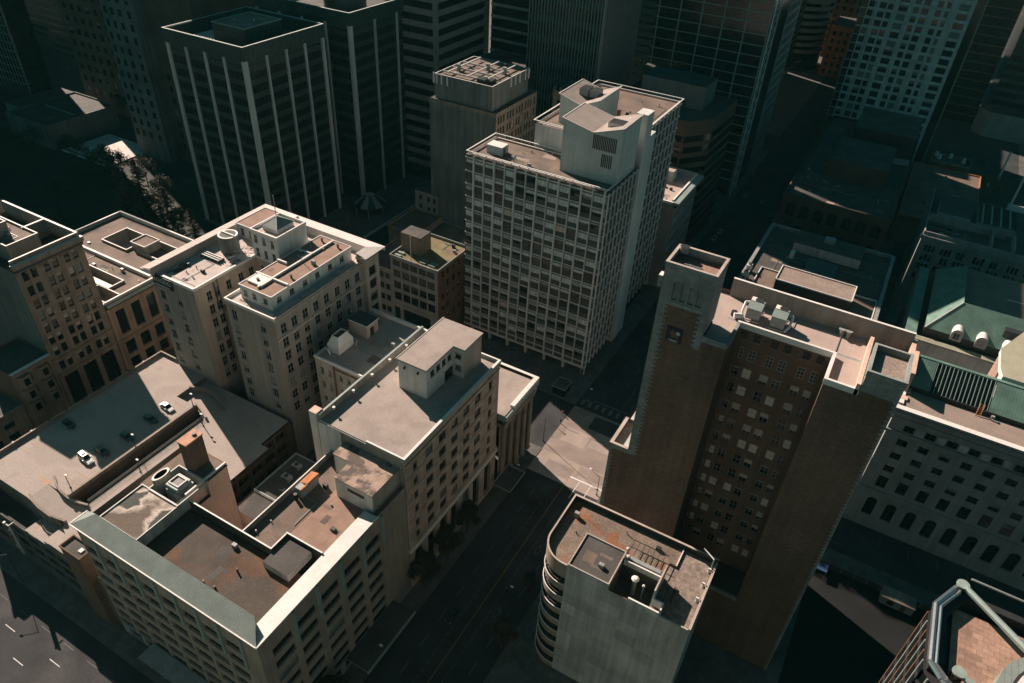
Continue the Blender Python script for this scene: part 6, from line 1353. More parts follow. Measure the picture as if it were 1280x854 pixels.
for k in range(26): RT.p('balcony_edge','be%d'%k).box(rx0-.2,-36.9,ry0-.3,ry0+.04,3+4.2*k,3.3+4.2*k,RTW)
RT.p('corner_fin').box(rx1-.1,rx1+.5,ry0-.4,ry0+.3,0,rh,LIME); RT.p('pier').box(rx0-.4,rx0,ry0-.3,ry0+.2,0,rh,LIME)
for k,(c) in enumerate((-33.4,-24.8,-18.2,-13.2,-8.0,2.4)): RT.p('pilaster','pl%d'%k).box(c-.35,c+.35,ry0-.25,ry0+.02,0,78,RTW)
RT.done()
KD=Bld('arcaded_brick_podium','dark brick podium with rows of round arches at the foot of the pale tower',-14,330)
kx0,kx1,ky0,ky1,kz=-33,7,286,392,27
archs=cl(rng(-29.2,5.4,7),3.6)
KD.facade('S',ky0,kx0,kx1,0,kz,BRICKD,archs,[(18.5,24.0),(8,15.5)],.6,Style('podarch',DARKM,G_DARK,fw=.1,nx=2,nz=2,arch=BRICKD))
for f,pl,u0,u1 in (('W',kx0,ky0,ky1),('E',kx1,ky0,ky1),('N',ky1,kx0,kx1)): KD.strip(KD.p('wall'),f,pl,u0,u1,0,kz,BRICKD)
KD.p('roof').face([(kx0,ky0,kz-.6),(kx1,ky0,kz-.6),(kx1,ky1,kz-.6),(kx0,ky1,kz-.6)],ROOFD); KD.p('parapet').rim(kx0-.2,kx1+.2,ky0-.2,ky1+.2,kz-.6,kz+.6,.6,BRICKD)
KD.p('roof_house').box(-23,0,316,346,kz-.6,kz+7,BRICKD,bottom=False,top=ROOFD); KD.p('roof_terrace').box(-9,6.4,348,354,kz-.6,kz+.2,CONCG,top=ROOFP); KD.p('roof_house','h2').box(-20,6,356,388,kz-.6,kz+9,DARKM,bottom=False,top=ROOFD)
clutter(KD,-31,5,288,315,kz-.6,27,7,3,8); clutter(KD,-31,-24,316,390,kz-.6,28,3,2,4)
KD.done()
WB=Bld('flat_roofed_shop','low flat-roofed building with a strip of sunlit brown roof right of the pale tower',25,385)
WB.p('wall').box(9.5,39,330,396,0,12,TAN2,bottom=False,top=ROOFB); WB.p('parapet').rim(9.4,39.1,329.9,396.1,12,12.6,.4,ORANGE); clutter(WB,11,37,332,394,12.02,30,6,2,6)
WB.done()
SB=Bld('old_brick_house','small old brick building with sunlit roof details beside the far street corner',23,420)
SB.facade('S',404,16,34,0,12,BRICKB,cl([19,23,27,31],1.8),[(1.5,4.5),(6.5,10)],.3,S_GRID3); SB.p('wall').box(16,34,404.1,416,0,12,BRICKB,bottom=False,top=ROOFD); SB.p('parapet').rim(15.8,34.2,403.9,416.2,12,12.8,.5,TAN2); SB.done()
for i,(x,y) in enumerate(((18,413),(19.5,409.5),(24.5,414),(30.5,411))):
    b=MB(); b.cyl(x,y,12,14.2,1.0,LEDGE,10,r2=.7); single('roof_dome',b,(x,y,12),['white dome vent on the old brick house, nearest the pale tower','white dome vent on the old brick house, second from the pale tower','white dome vent on the old brick house, third from the pale tower','white dome vent on the old brick house, farthest from the pale tower'][i],'vent')
DT=Bld('orange_floor_edge_tower','dark glass tower with orange floor edges behind the pale residential tower',30,530)
DT.p('glass_wall').box(-44,34,520,560,0,150,DKG)  # left part, hidden by the pale tower, added to shade the ground
for k in range(24): DT.p('floor_edge','f%d'%k).box(7.9,34.1,519.8,519.99,4+5*k,4.4+5*k,RUST)  # floor edges in a plain rust-orange colour
DT.done()
DT2=Bld('dark_stepped_tower','dark tower with stepped pale base at the right edge',58,530)
DT2.p('glass_wall').box(38,95,512,560,0,125,DKG); DT2.p('base').prism([(34,505),(40,499),(62,499),(62,511.9),(34,511.9)],0,14,LIME,top=ROOFD)
for k in range(24): DT2.p('spandrel_band','s%d'%k).box(37.9,95.1,511.8,511.99,8+5*k,10+5*k,DKB)
DT2.done()
# ------------------------------------------------------------------ left side
GT=Bld('glass_curtain_tower','glass tower with pale floor lines and glinting panes at the far left edge',-450,250)
GT.p('glass_wall').box(-480,-431,224,237,0,185,DKG)
for k in range(40): GT.p('floor_line','f%d'%k).box(-480,-430.8,223.7,223.99,5+4.4*k,5.5+4.4*k,TEALM)
for k in range(17): GT.p('mullion','m%d'%k).box(-480+3*k,-479.8+3*k,223.6,223.99,0,185,TEALM)
GT.p('corner_fin').box(-431.5,-430.5,223.2,224.2,0,185,LIME); GT.done()
LB=Bld('low_grey_hall','low grey flat-roofed hall in the shade at the left',-365,205)
LB.p('wall').box(-385,-353,185,222,0,11,GREENCON,bottom=False,top=ROOFD); LB.p('parapet').rim(-385.2,-352.8,184.8,222.2,11,11.7,.5,GREENCON); LB.p('roof_line').box(-380,-357,202,202.5,11,11.5,GREYM); LB.p('wing').box(-405,-385.3,196,226,0,9,LIME,bottom=False,top=ROOFD); LB.done()  # hall walls and roof coloured dark to imitate shade
NT=Bld('rounded_dark_tower','dark tower with rounded upper corner and faint window grid at the upper left',-360,255)
NT.facade('S',232,-392,-345,0,120,BRICKB,cl(rng(-388,6,7),3.0),[(z-1.5,z+1.5) for z in rng(112,-6,18)],.3,S_NARROW)
NT.p('rounded_corner').cyl(-347,244,0,118,12,DKG,24); NT.strip(NT.p('wall'),'W',-392,232,280,0,120,BRICKB); NT.p('roof').face([(-392,232,120),(-345,232,120),(-345,280,120),(-392,280,120)],ROOFD); NT.strip(NT.p('wall'),'N',280,-392,-345,0,120,BRICKB); NT.strip(NT.p('wall'),'E',-345,256,280,0,120,BRICKB); NT.done()
MT=Bld('bay_window_tower','brown and grey stepped tower with warm lit windows left of the ribbed tower',-300,225)
MT.facade('S',206,-318,-296,0,105,GREENCON,cl([-315.6,-311,-306,-300],2.4),[(z-1.5,z+1.5) for z in rng(98,-5.4,17)],.35,S_GRID3)
MT.facade('S',212,-296,-268,0,120,BRICKB,cl(rng(-292,5,5),2.2),[(z-1.5,z+1.5) for z in rng(40,-5.4,7)],.35,S_LIT)
MT.strip(MT.p('wall'),'E',-296,206,212,0,105,GREENCON); MT.strip(MT.p('wall'),'E',-268,212,250,0,120,BRICKB); MT.strip(MT.p('wall'),'W',-318,206,250,0,105,GREENCON); MT.strip(MT.p('wall'),'N',250,-318,-268,0,120,BRICKB)
MT.p('roof').face([(-318,206,105),(-296,206,105),(-296,250,105),(-318,250,105)],ROOFD); MT.p('roof').face([(-296,212,120),(-268,212,120),(-268,250,120),(-296,250,120)],ROOFD); MT.done()
PT=Bld('pale_window_tower','dark tower with pale paired windows just above the ribbed tower roof',-345,330)
PT.facade('S',320,-380,-318,0,90,BRICKB,cl(rng(-377,4.6,13),2.2),[(z-1.6,z+1.6) for z in rng(84,-6,10)],.3,Style('palew',FR_D,BLINDG,(),fw=.1,nx=2,nz=1)); PT.strip(PT.p('wall'),'E',-318,320,360,0,90,BRICKB); PT.p('roof').face([(-380,320,90),(-318,320,90),(-318,360,90),(-380,360,90)],ROOFD); PT.done()
BG=Bld('background_tower','dark tower standing behind the drum-topped ribbed tower',-260,330)
BG.p('wall').box(-300,-215,318,360,0,95,DKG)
for k in range(20): BG.p('rib','r%d'%k).box(-300+4.4*k,-299.5+4.4*k,317.5,317.99,0,95,GREYM)
BG.done()
# pavilion with bright forecourt
PV=Bld('forecourt_steps','sunlit stone forecourt with stair rail in a gap between the dark towers',-333,200,cat='forecourt')
PV.p('paving').box(-349,-316,189,212,0,.5,M('bright_paving',(0.8,0.72,0.66),n=.12,fine=.3,fsc=1.2)); PV.p('step').box(-349,-318,186.5,188.9,0,.3,TAN2); PV.p('rail').box(-349,-318,186.2,186.4,.3,1.3,LEDGE); PV.done()
# conservatory dome at the foot of the ribbed tower
cd=root('glass_canopy',(-190,222,0),'faceted pale glass canopy at the foot of the ribbed towers','canopy')
b=MB(); n=12
for i in range(n): a_,c_=2*math.pi*i/n,2*math.pi*(i+1)/n; b.face([(-190+7*math.cos(a_),222+7*math.sin(a_),4),(-190+7*math.cos(c_),222+7*math.sin(c_),4),(-190+2*math.cos(c_),222+2*math.sin(c_),8),(-190+2*math.cos(a_),222+2*math.sin(a_),8)],SEAMG if i%2 else G_TEAL)
b.cyl(-190,222,7.9,8.1,2,TEALM,12); part('glass',b,cd); b=MB()
for i in range(6): a_=2*math.pi*i/6; b.tube((-190+6.5*math.cos(a_),222+6.5*math.sin(a_),0),(-190+6.5*math.cos(a_),222+6.5*math.sin(a_),4.2),.25,GREYM,6)
part('post',b,cd)
b=MB(); b.box(-177.2,-176.7,192,298,.14,1.0,LEDGE); single('kerb_wall',b,(-177,240,.14),'long pale low kerb wall along the shaded side street','wall')
# corner block right of the white tower
CB=Bld('corner_stone_block','narrow stone block with half-sunlit roof just right of the white tower',-70,248)
cz=35.0; cx0,cx1,cy0,cy1=-78.0,-61.9,234.6,262.0
CB.facade('S',cy0,cx0,cx1,0,cz,GREYPL,cl([-72.4],2.1),[(z-1.9,z+1.9) for z in rng(29.4,-5.4,5)],.3,S_SASHD)
CB.facade('E',cx1,cy0,cy1,0,cz,LIME,cl(rng(237,3.2,8),1.8),[(z-1.8,z+1.8) for z in rng(29.4,-5.4,5)],.4,S_NARROW)
CB.strip(CB.p('wall'),'N',cy1,cx0,cx1,0,cz,GREYPL); CB.strip(CB.p('wall'),'W',cx0,cy0,cy1,0,cz,GREYPL)
CB.p('roof').face([(cx0,cy0,cz),(cx1,cy0,cz),(cx1,cy1,cz),(cx0,cy1,cz)],ROOFX); c_=CB.p('cornice'); c_.box(cx1-.5,cx1+1.8,cy0-.9,cy1+.5,cz+.2,cz+1.2,TEALM); c_.box(cx1+.01,cx1+.9,cy0-.5,cy1+.4,cz-1.0,cz+.19,DARKM); c_.box(cx0,cx1-.51,cy0-.3,cy0+.3,cz+.01,cz+.9,LEDGE); c_.box(cx1-1.2,cx1-.52,cy0+.4,cy1,cz+.01,cz+1.6,LEDGE); c_.box(cx0,cx1-1.3,cy1-.6,cy1+.2,cz+.01,cz+1.8,TEALM)
CB.p('roof_hut').box(cx0+.1,-69,251.8,256.5,cz,cz+4.2,CONCG,bottom=False,top=ROOFX); clutter(CB,cx0+1,cx1-2,cy0+1,cy0+16,cz,29,3,1,4)
CB.done()
# ------------------------------------------------------------------ towers added to bounce light
def plain_tower(name,label,x0,x1,y0,y1,h,m,step=4.2,gl=None):
    b=Bld(name,label,(x0+x1)/2,(y0+y1)/2)
    b.p('wall').box(x0,x1,y0,y1,0,h,m,bottom=False,top=ROOFP); k=0; z=h-4
    while z>6: b.p('strip_window','w%d'%k).prism([(x0-.05,y0-.05),(x1+.05,y0-.05),(x1+.05,y1+.05),(x0-.05,y1+.05)],z-1.3,z,gl or G_DARK,bottom=True); z-=step; k+=1
    return b.done()
plain_tower('added_bounce_tower','added unseen sea-green tower behind the viewpoint, bouncing light onto near walls',-75,34,-75,-18,134,M('bounce_tower_cladding',(0.66,0.80,0.74),n=.08))
plain_tower('added_bounce_tower','added unseen lower sea-green block behind the viewpoint on the right, bouncing light',44,120,-70,-12,98,MATS['bounce_tower_cladding'])
plain_tower('added_shade_tower','added unseen dark slab beyond the left edge, casting shade',-540,-462,165,218,190,DKB)
plain_tower('added_shade_tower','second added unseen dark slab beyond the left edge, casting shade',-540,-470,80,150,170,DKB)
plain_tower('added_shade_tower','added dark tower in the gap along the avenue, shading the far street',-165,-84,436,548,94,DKB)
plain_tower('added_shade_tower','added dark tower in the gap beside the glass curtain tower, blocking bright ground',-472,-396,268,300,150,DKB)
plain_tower('added_shade_tower','added dark tower behind the red brick building, blocking bright ground',-118,-84,405,430,140,DKB)
plain_tower('added_shade_tower','added dark tower closing the far end of the avenue, blocking bright ground',-110,-20,690,730,160,DKB)
plain_tower('added_shade_tower','added dark slab beyond the glass curtain tower at the far left, blocking bright ground',-640,-486,285,330,100,DKB)
# ------------------------------------------------------------------ cars
def carpaint(n,c): return M('car_paint_'+n,c,rough=.3,n=.03,spec=.6,obj=True)
TYRE=M('tyre',(0.02,0.02,0.02),obj=True); CGL=M('car_glass',(0.015,0.018,0.02),rough=.08,spec=.6,obj=True,n=.05); LAMPG=M('lamp_glass',(0.5,0.5,0.48),rough=.2,obj=True); REDG=M('tail_lamp',(0.35,0.02,0.02),rough=.3,obj=True)
def ringsec(x,hw,z0,z1,r=.16):
    return [(x,-hw,z0+r),(x,-hw+r*.6,z0),(x,hw-r*.6,z0),(x,hw,z0+r),(x,hw,z1-r),(x,hw-r,z1),(x,-hw+r,z1),(x,-hw,z1-r)]
def make_car(name,label,paint,kind='sedan',group=None):
    r=root(name,(0,0,0),label,'car',group)
    L=4.5 if kind=='sedan' else 4.8; hz=.78 if kind=='sedan' else .98; top=1.42 if kind=='sedan' else 1.78
    b=MB(); h=L/2
    b.loft([ringsec(-h,.62,.42,hz-.12),ringsec(-h+.12,.80,.30,hz-.04),ringsec(-h+.9,.88,.25,hz),ringsec(0,.9,.24,hz+.03),ringsec(h-1.3,.88,.25,hz),ringsec(h-.35,.80,.28,hz-.12),ringsec(h,.60,.40,hz-.25)],paint)
    b.smooth=False; part('body',b,r,local=True)
    c0,c1,c2,c3=(-h+.55,-h+1.25,h-2.0,h-1.25) if kind=='sedan' else (-h+.12,-h+.5,h-2.1,h-1.4)
    def rect(x,hw,z): return [(x,-hw,z),(x,hw,z)]
    g=MB(); z0=hz-.02; z1=top-.08
    A_=[(c0,-.78,z0),(c0,.78,z0),(c3,.78,z0),(c3,-.78,z0)]; T_=[(c1,-.62,z1),(c1,.62,z1),(c2,.62,z1),(c2,-.62,z1)]
    for i in range(4): g.face([A_[i],A_[(i+1)%4],T_[(i+1)%4],T_[i]],CGL)
    part('window_glass',g,r,local=True)
    rf=MB(); rf.loft([[(x*1.0,y,z1-.01) for x,y,z in T_],[(x*.98,y*.93,top) for x,y,z in T_]],paint)
    for i in range(4): rf.tube(A_[i],T_[i],.05,paint,5)
    rf.tube(((c0+c3)/2,.79,z0),((c1+c2)/2,.63,z1),.05,paint,4); rf.tube(((c0+c3)/2,-.79,z0),((c1+c2)/2,-.63,z1),.05,paint,4)
    part('roof',rf,r,local=True)
    if kind=='suv':
        s=MB(); s.box(c2-1.0,c2-.35,-.42,.42,top,top+.015,CGL); part('sunroof',s,r,local=True)
    for sx_ in (-h+.85,h-.9):
        for sy_ in (-1,1):
            w=MB(); n=14; yo=.9*sy_; yi=.68*sy_
            for k in range(n):
                a0_,a1_=2*math.pi*k/n,2*math.pi*(k+1)/n; P=lambda a,y,rr:(sx_+rr*math.cos(a),y,.33+rr*math.sin(a))
                w.face([P(a0_,yo,.33),P(a1_,yo,.33),P(a1_,yi,.33),P(a0_,yi,.33)],TYRE); w.face([P(a0_,yo,.33),P(a1_,yo,.33),P(a1_,yo,.2),P(a0_,yo,.2)],TYRE)
            w.face([(sx_+.2*math.cos(2*math.pi*k/n),yo,.33+.2*math.sin(2*math.pi*k/n)) for k in range(n)],GREYM); part('wheel',w,r,local=True)
    for sy_ in (-1,1):
        l=MB(); l.box(h-.2,h-.02,sy_*.62-.16,sy_*.62+.16,hz-.36,hz-.22,LAMPG); part('headlight',l,r,local=True)
        l=MB(); l.box(-h+.02,-h+.1,sy_*.62-.16,sy_*.62+.16,hz-.3,hz-.16,REDG); part('tail_lamp',l,r,local=True)
        l=MB(); l.box(c3-.45,c3-.3,sy_*.95-.1,sy_*.95+.1,hz-.02,hz+.12,paint); part('wing_mirror',l,r,local=True)
    return r
GRP='cars parked on the garage roof'
def setcar(c,x,y,z,deg): c.location=(x,y,z); c.rotation_euler[2]=math.radians(deg); return c
PW=carpaint('white',(0.75,0.76,0.76)); PS=carpaint('silver',(0.4,0.42,0.42)); PR=carpaint('maroon',(0.07,0.015,0.017)); PB=carpaint('black',(0.018,0.02,0.022)); PGn=carpaint('dark_green',(0.025,0.04,0.037)); PRED=carpaint('red',(0.4,0.03,0.02))
setcar(make_car('parked_car','white sport utility car with dark sunroof parked on the garage roof at the shadow edge',PW,'suv',GRP),-142.4,57.4,18,-6)
setcar(make_car('parked_car','maroon car parked on the garage roof beside the white sport utility car',PR,'sedan',GRP),-141.3,60.9,18,-3)
setcar(make_car('parked_car','dark green car parked by the lamp post on the shaded garage roof',PGn,'sedan',GRP),-140.6,67.3,18,-4)
setcar(make_car('parked_car','black car parked alone between the lamp post and the white car on the garage roof',PB,'sedan',GRP),-141.0,74.4,18,-4)
setcar(make_car('parked_car','white car with dark windscreen parked in the sun on the garage roof',PW,'sedan',GRP),-141.2,79.6,18,-5)
setcar(make_car('parked_car','black car parked against the street wall of the garage roof, apart from the rest',PB,'sedan',GRP),-156.3,62.6,18,-8)
G2='cars on the shaded avenue'
for i,(x,y,dg,pm,lab) in enumerate(((-55.2,334,-90,PS,'silver car on the avenue near the brown octagonal building'),(-57,349,-90,PB,'dark car on the avenue just behind the silver one'),(-46.8,333,90,PS,'pale car coming the other way on the far avenue'),(-58.9,361,-90,PRED,'red car on the avenue below the gridded tower'),(-55.0,292,-90,PS,'pale car in the avenue lane nearest the corner stone block'),(-55.2,285,-90,PS,'second pale car in the avenue lane nearest the corner stone block'),(-46.3,268,90,PGn,'dark green car waiting on the avenue behind the brick tower'),(34.9,446,15,PW,'white car parked at the sunlit far street corner'),(43,431,100,PB,'black car in the shade by the sunlit far street corner'),(-41.5,122.2,90,PB,'black car half hidden behind the rounded block parapet near the junction'),(-52,78,-90,PB,'black car on the shaded avenue below the tan building'))):
    setcar(make_car('street_car',lab,pm,'sedan',G2),x,y,.005,dg)
bus=root('white_van',(0,0,0),'white van on the far street beside the sunlit corner','van'); b=MB(); b.loft([ringsec(-2.6,.95,.4,2.2),ringsec(1.4,.98,.35,2.3),ringsec(2.2,.95,.35,1.6),ringsec(2.8,.8,.45,1.1)],PW); part('body',b,bus,local=True); b=MB(); b.face([(1.5,-.85,2.2),(1.5,.85,2.2),(2.2,.82,1.62),(2.2,-.82,1.62)],CGL); part('windscreen',b,bus,local=True)
for sx_ in(-1.8,1.8):
    for sy_ in(-1,1): b=MB(); b.tube((sx_,sy_*.75,.38),(sx_,sy_*1.0,.38),.38,TYRE,12); part('wheel',b,bus,local=True)
setcar(bus,47,421,.01,70)
tr=root('site_trailer',(35.4,135,.0),'site trailer with a brown roof behind a fence on the vacant lot','trailer')
b=MB(); b.box(31.9,39.1,133.4,136.7,.5,3.0,LIME); part('body',b,tr); b=MB(); b.box(31.8,39.2,133.2,136.8,3.0,3.2,M('trailer_roof',(0.3,0.24,0.2),kind='seamx',k1=1.8,k2=.04)); part('roof',b,tr); b=MB(); b.box(33.4,34.8,133.3,133.39,1.2,2.4,G_DARK); part('window',b,tr); b=MB(); b.box(36.4,37.4,133.3,133.39,.6,2.6,RUST); part('door',b,tr)
for sy_ in (133.8,136.2):
    b=MB(); b.tube((35.0,sy_-.1,.4),(35.0,sy_+.1,.4),.4,TYRE,12); part('wheel',b,tr)
tp=root('blue_canopy',(18.2,137,0),'small dark blue tarpaulin canopy at the corner of the vacant lot','canopy'); b=MB(); b.box(16.8,19.4,133.6,136.2,2.3,2.4,M('blue_tarp',(0.03,0.07,0.16),n=.3)); part('tarpaulin',b,tp)
for x in(16.9,19.3):
    for y in(133.7,136.1): b=MB(); b.tube((x,y,0),(x,y,2.3),.05,GREYM,5); part('pole',b,tp)
fn=root('site_fence',(30,137.3,0),'mesh fence with posts along the edge of the vacant lot','fence'); b=MB(); b.box(16.5,56,137.25,137.3,.1,1.8,M('fence_mesh',(0.08,0.085,0.085))); part('mesh_panel',b,fn)
for k in range(14): b=MB(); b.tube((16.6+3*k,137.27,0),(16.6+3*k,137.27,2.0),.06,GREYM,5); part('post',b,fn)
lot=MB(); lot.face([(13.3,78,.006),(60,78,.006),(60,137,.006),(13.3,137,.006)],M('lot_shade_dark',(0.009,0.011,0.011),n=.4,sc=.15,fine=.3)); setting('vacant_lot',lot)  # lot colour darkened to stand in for missing shade
# ------------------------------------------------------------------ lamps, signals
def lamp(x,y,z,h,dx,dy,name,label,cat,group,m=DARKM,head=LEDGE):
    r=root(name,(x,y,z),label,cat,group); b=MB(); b.tube((x,y,z),(x,y,z+h),.11,m,8,r2=.07); b.cyl(x,y,z,z+.3,.22,m,8); part('pole',b,r)
    b=MB(); b.tube((x,y,z+h-.1),(x+dx,y+dy,z+h+.15),.06,m,6); part('arm',b,r); b=MB(); b.box(x+dx-.35,x+dx+.35,y+dy-.2,y+dy+.2,z+h+.08,z+h+.25,head); part('lamp_head',b,r); return r
for i,(x,y,z,lab) in enumerate(((-135.6,65.9,18.9,'lamp post on the garage roof between the dark green and maroon cars'),(-135.6,83.2,18.9,'lamp post at the far end of the garage roof near the white car'),(-130.4,62.4,16.4,'lamp post on the lower garage lane opposite the parked cars'),(-130.2,81.0,16.4,'lamp post on the lower garage lane beside the brick chimney'),(-138.0,50.2,18.0,'twin floodlight post at the head of the curved garage ramp'))):
    lamp(x,y,z,4.2,.5,0,'lamp_post',lab,'lamp post','lamp posts on the garage')
GS='street lamps and signals'
lamp(-60.6,138.2,.14,9,7.5,-3.0,'traffic_signal_mast','dark signal mast arm reaching over the sunlit junction from the bank corner','traffic signal',GS,head=M('signal_yellow',(0.16,0.10,0.03)))
lamp(-59.2,159.6,.14,8,4.0,-2.0,'traffic_signal_mast','signal mast at the shaded corner below the white tower','traffic signal',GS)
lamp(-39.0,128.0,.14,7,-3.2,1.2,'traffic_signal_mast','signal post with pale boxes just behind the rounded block corner','traffic signal',GS)
lamp(-60.8,118.5,.14,9,2.5,0,'street_lamp','dark street lamp in front of the columned bank','street lamp',GS)
lamp(-140.5,33.9,.14,10,-2.6,-2.2,'street_lamp','dark curved street lamp below the vertical parking sign','street lamp',GS)
lamp(-38.6,86,.14,9,-3,0,'street_lamp','street lamp beside the rounded block on the shaded avenue','street lamp',GS)
lamp(-60.6,60,.14,9,3,0,'street_lamp','street lamp in front of the beige office block','street lamp',GS)
for i,(x,y) in enumerate(((38.5,372),(42,366),(46,360),(46,354))):
    r=root('globe_lamp',(x,y,0),['white globe lamp nearest the sunlit roof strip','white globe lamp second from the sunlit roof strip','white globe lamp third from the sunlit roof strip','white globe lamp farthest from the sunlit roof strip'][i],'street lamp','globe lamps on the far street'); b=MB(); b.tube((x,y,0),(x,y,6),.12,GREYM,6); part('pole',b,r); b=MB(); b.cyl(x,y,6,6.5,.3,LEDGE,8,r2=.6); b.cyl(x,y,6.5,7.0,.6,LEDGE,8,r2=.25); part('globe',b,r)
for i,(x,y) in enumerate(((56,398),(62,392),(50,430))):
    b=MB(); b.tube((x,y,0),(x,y,16),.5,LEDGE,8); single('white_mast',b,(x,y,0),['tall white mast at the right edge, nearer of two by the street tree','tall white mast at the right edge, farther right of two','tall white mast standing in the far shaded street'][i],'mast')
# ------------------------------------------------------------------ people
def person(x,y,z,label,coat,legs,rz=0,lean=0.1):
    V_=[(0,0,.92),(0,0,1.15),(0.03,0,1.40),(0.04,0,1.52),(.05,0,1.66),(.02,.1,.88),(.10,.12,.48),(.02,.12,.06),(.16,.12,.03),(.02,-.1,.88),(-.06,-.12,.48),(-.2,-.12,.06),(-.06,-.12,.03),(.03,.2,1.40),(.06,.27,1.12),(.16,.28,.88),(.03,-.2,1.40),(-.02,-.27,1.12),(.06,-.28,.88)]
    E_=[(0,1),(1,2),(2,3),(3,4),(0,5),(5,6),(6,7),(7,8),(0,9),(9,10),(10,11),(11,12),(2,13),(13,14),(14,15),(2,16),(16,17),(17,18)]
    RD=[.16,.15,.17,.06,.11,.1,.075,.05,.045,.1,.075,.05,.045,.075,.055,.04,.075,.055,.04]
    me=bpy.data.meshes.new('person'); me.from_pydata(V_,E_,[]); me.update()
    o=bpy.data.objects.new('person',me); COL.objects.link(o)
    sk=o.modifiers.new('Skin','SKIN'); 
    if not me.skin_vertices: me.attributes
    for i,rr in enumerate(RD): me.skin_vertices[0].data[i].radius=(rr,rr)
    me.skin_vertices[0].data[0].use_root=True
    sb_=o.modifiers.new('Sub','SUBSURF'); sb_.levels=1; sb_.render_levels=1
    dg=bpy.context.evaluated_depsgraph_get(); m2=bpy.data.meshes.new_from_object(o.evaluated_get(dg)); o.modifiers.clear(); o.data=m2; m2.name='person'
    m2.materials.clear(); skin=M('skin',(0.35,0.2,0.14),obj=True)
    for mm in (legs,coat,skin,M('hair',(0.03,0.02,0.015),obj=True)): m2.materials.append(mm)
    for p in m2.polygons:
        c=p.center; p.material_index=0 if c.z<.9 and abs(c.y)<.2 else (3 if c.z>1.68 else (2 if c.z>1.5 or (c.z<.95 and abs(c.y)>.2) else 1))
    o.location=(x,y,z); o.rotation_euler[2]=rz
    tag(o,label,'person'); return o
try:
    CO=M('coat_orange',(0.5,0.10,0.03),obj=True); CK=M('coat_dark',(0.03,0.03,0.035),obj=True); CB_=M('trousers_dark',(0.03,0.035,0.05),obj=True); CY=M('coat_grey',(0.2,0.2,0.2),obj=True)
    person(-64.9+4.0,151.2,.14,'person in an orange jacket walking at the shaded corner behind the bank',CO,CB_,.6)
    person(-59.8,147.6,.14,'person in a dark coat walking at the edge of the sunlit junction',CK,CB_,1.2)
    person(-56.5,159.8,.14,'person in a grey coat standing at the crossing below the white tower',CY,CB_,2.0)
except Exception as ex: print('person failed',ex)
# ------------------------------------------------------------------ trees
def leafcloud(mb,rr,centers,n,size,m):
    for _ in range(n):
        cx,cy,cz,rad=rr.choice(centers); 
        d=Vector((rr.gauss(0,1),rr.gauss(0,1),rr.gauss(0,.8))); d.normalize(); q=Vector((cx,cy,cz))+d*rad*rr.uniform(.45,1.0)
        u=Vector((rr.uniform(-1,1),rr.uniform(-1,1),rr.uniform(-.5,.5))).normalized(); w=u.orthogonal().normalized(); s=size*rr.uniform(.6,1.3)
        mb.face([q-u*s,q+w*s*.55,q+u*s,q-w*s*.55],m)
def tree(x,y,h,spread,label,leaf,seed,group='street trees',n=2600,z=.14,name='street_tree'):
    rr=random.Random(seed); r=root(name,(x,y,z),label,'tree',group); b=MB(); th=h*.42
    b.tube((x,y,z),(x+.1,y,z+th),.24,BARK,8,r2=.16); cs=[]
    for k in range(9):
        a=2*math.pi*k/9+rr.uniform(-.3,.3); rad=spread*rr.uniform(.35,.8); e=(x+rad*math.cos(a),y+rad*math.sin(a),z+h*rr.uniform(.55,.92)); b.tube((x+.1,y,z+th*rr.uniform(.75,1)),e,.10,BARK,5,r2=.03); cs.append((*e,spread*rr.uniform(.28,.48)))
    cs.append((x,y,z+h*.9,spread*.4)); part('trunk',b,r); c=MB(); leafcloud(c,rr,cs,n,.34,leaf); part('crown',c,r); return r
def conifer(x,y,h,label,seed,z=.1):
    rr=random.Random(seed); r=root('conifer_tree',(x,y,z),label,'tree','conifers by the terracotta building'); b=MB(); b.tube((x,y,z),(x,y,z+h),.35,BARK,8,r2=.05); part('trunk',b,r); c=MB()
    zz=h*.12
    while zz<h*.98:
        L=(h-zz)*.26+.5
        for k in range(9):
            a=rr.uniform(0,6.28); l=L*rr.uniform(.6,1.15); d=Vector((math.cos(a),math.sin(a),-.18))
            for s in range(int(7+l*3)):
                t=rr.uniform(.1,1); q=Vector((x,y,z+zz))+d*l*t+Vector((rr.uniform(-.25,.25),rr.uniform(-.25,.25),rr.uniform(-.3,.1))); u=(d+Vector((rr.uniform(-.6,.6),rr.uniform(-.6,.6),rr.uniform(-.4,.2)))).normalized(); w=u.orthogonal().normalized(); s_=rr.uniform(.35,.75)
                c.face([q-u*s_,q+w*s_*.25,q+u*s_,q-w*s_*.25],LEAFC)
        zz+=h*.045
    part('crown',c,r); return r
conifer(-246,147,34,'tall conifer catching the light behind the terracotta building',11); conifer(-236,146,25,'shorter conifer beside the tall one, right behind the terracotta roof edge',12)
for i,(x,y,hh) in enumerate(((-262,160,24),(-252,168,20),(-224,158,18),(-271,171,22))): conifer(x,y,hh,['conifer behind the tall one, toward the bright forecourt','young conifer between the tall one and the ribbed tower','small conifer close under the ribbed tower','conifer nearest the bright forecourt'][i],60+i)
conifer(-229,150,21,'smallest conifer, nearest the grey plank cornice',13)
tree(-61.9,48,10,4.0,'dark leafy street tree at the near end of the beige block canopy',LEAF,21,n=3600); tree(-61.4,81,11,3.6,'russet street tree in front of the tan building, nearest the canopy',LEAFB,22,n=3200); tree(-61.4,90,11,3.6,'russet street tree in front of the tan building, second from the canopy',LEAFB,23,n=3200); tree(-61.6,99,10,3.2,'russet street tree in front of the tan building, farthest from the canopy',LEAFB,24,n=2600)
tree(-38.6,77,9,3.0,'russet street tree beside the rounded block across the avenue',LEAFB,25,n=2400); tree(-40.5,92.5,6,1.6,'small dark street tree at the kerb by the rounded block',LEAF,26,n=1200)
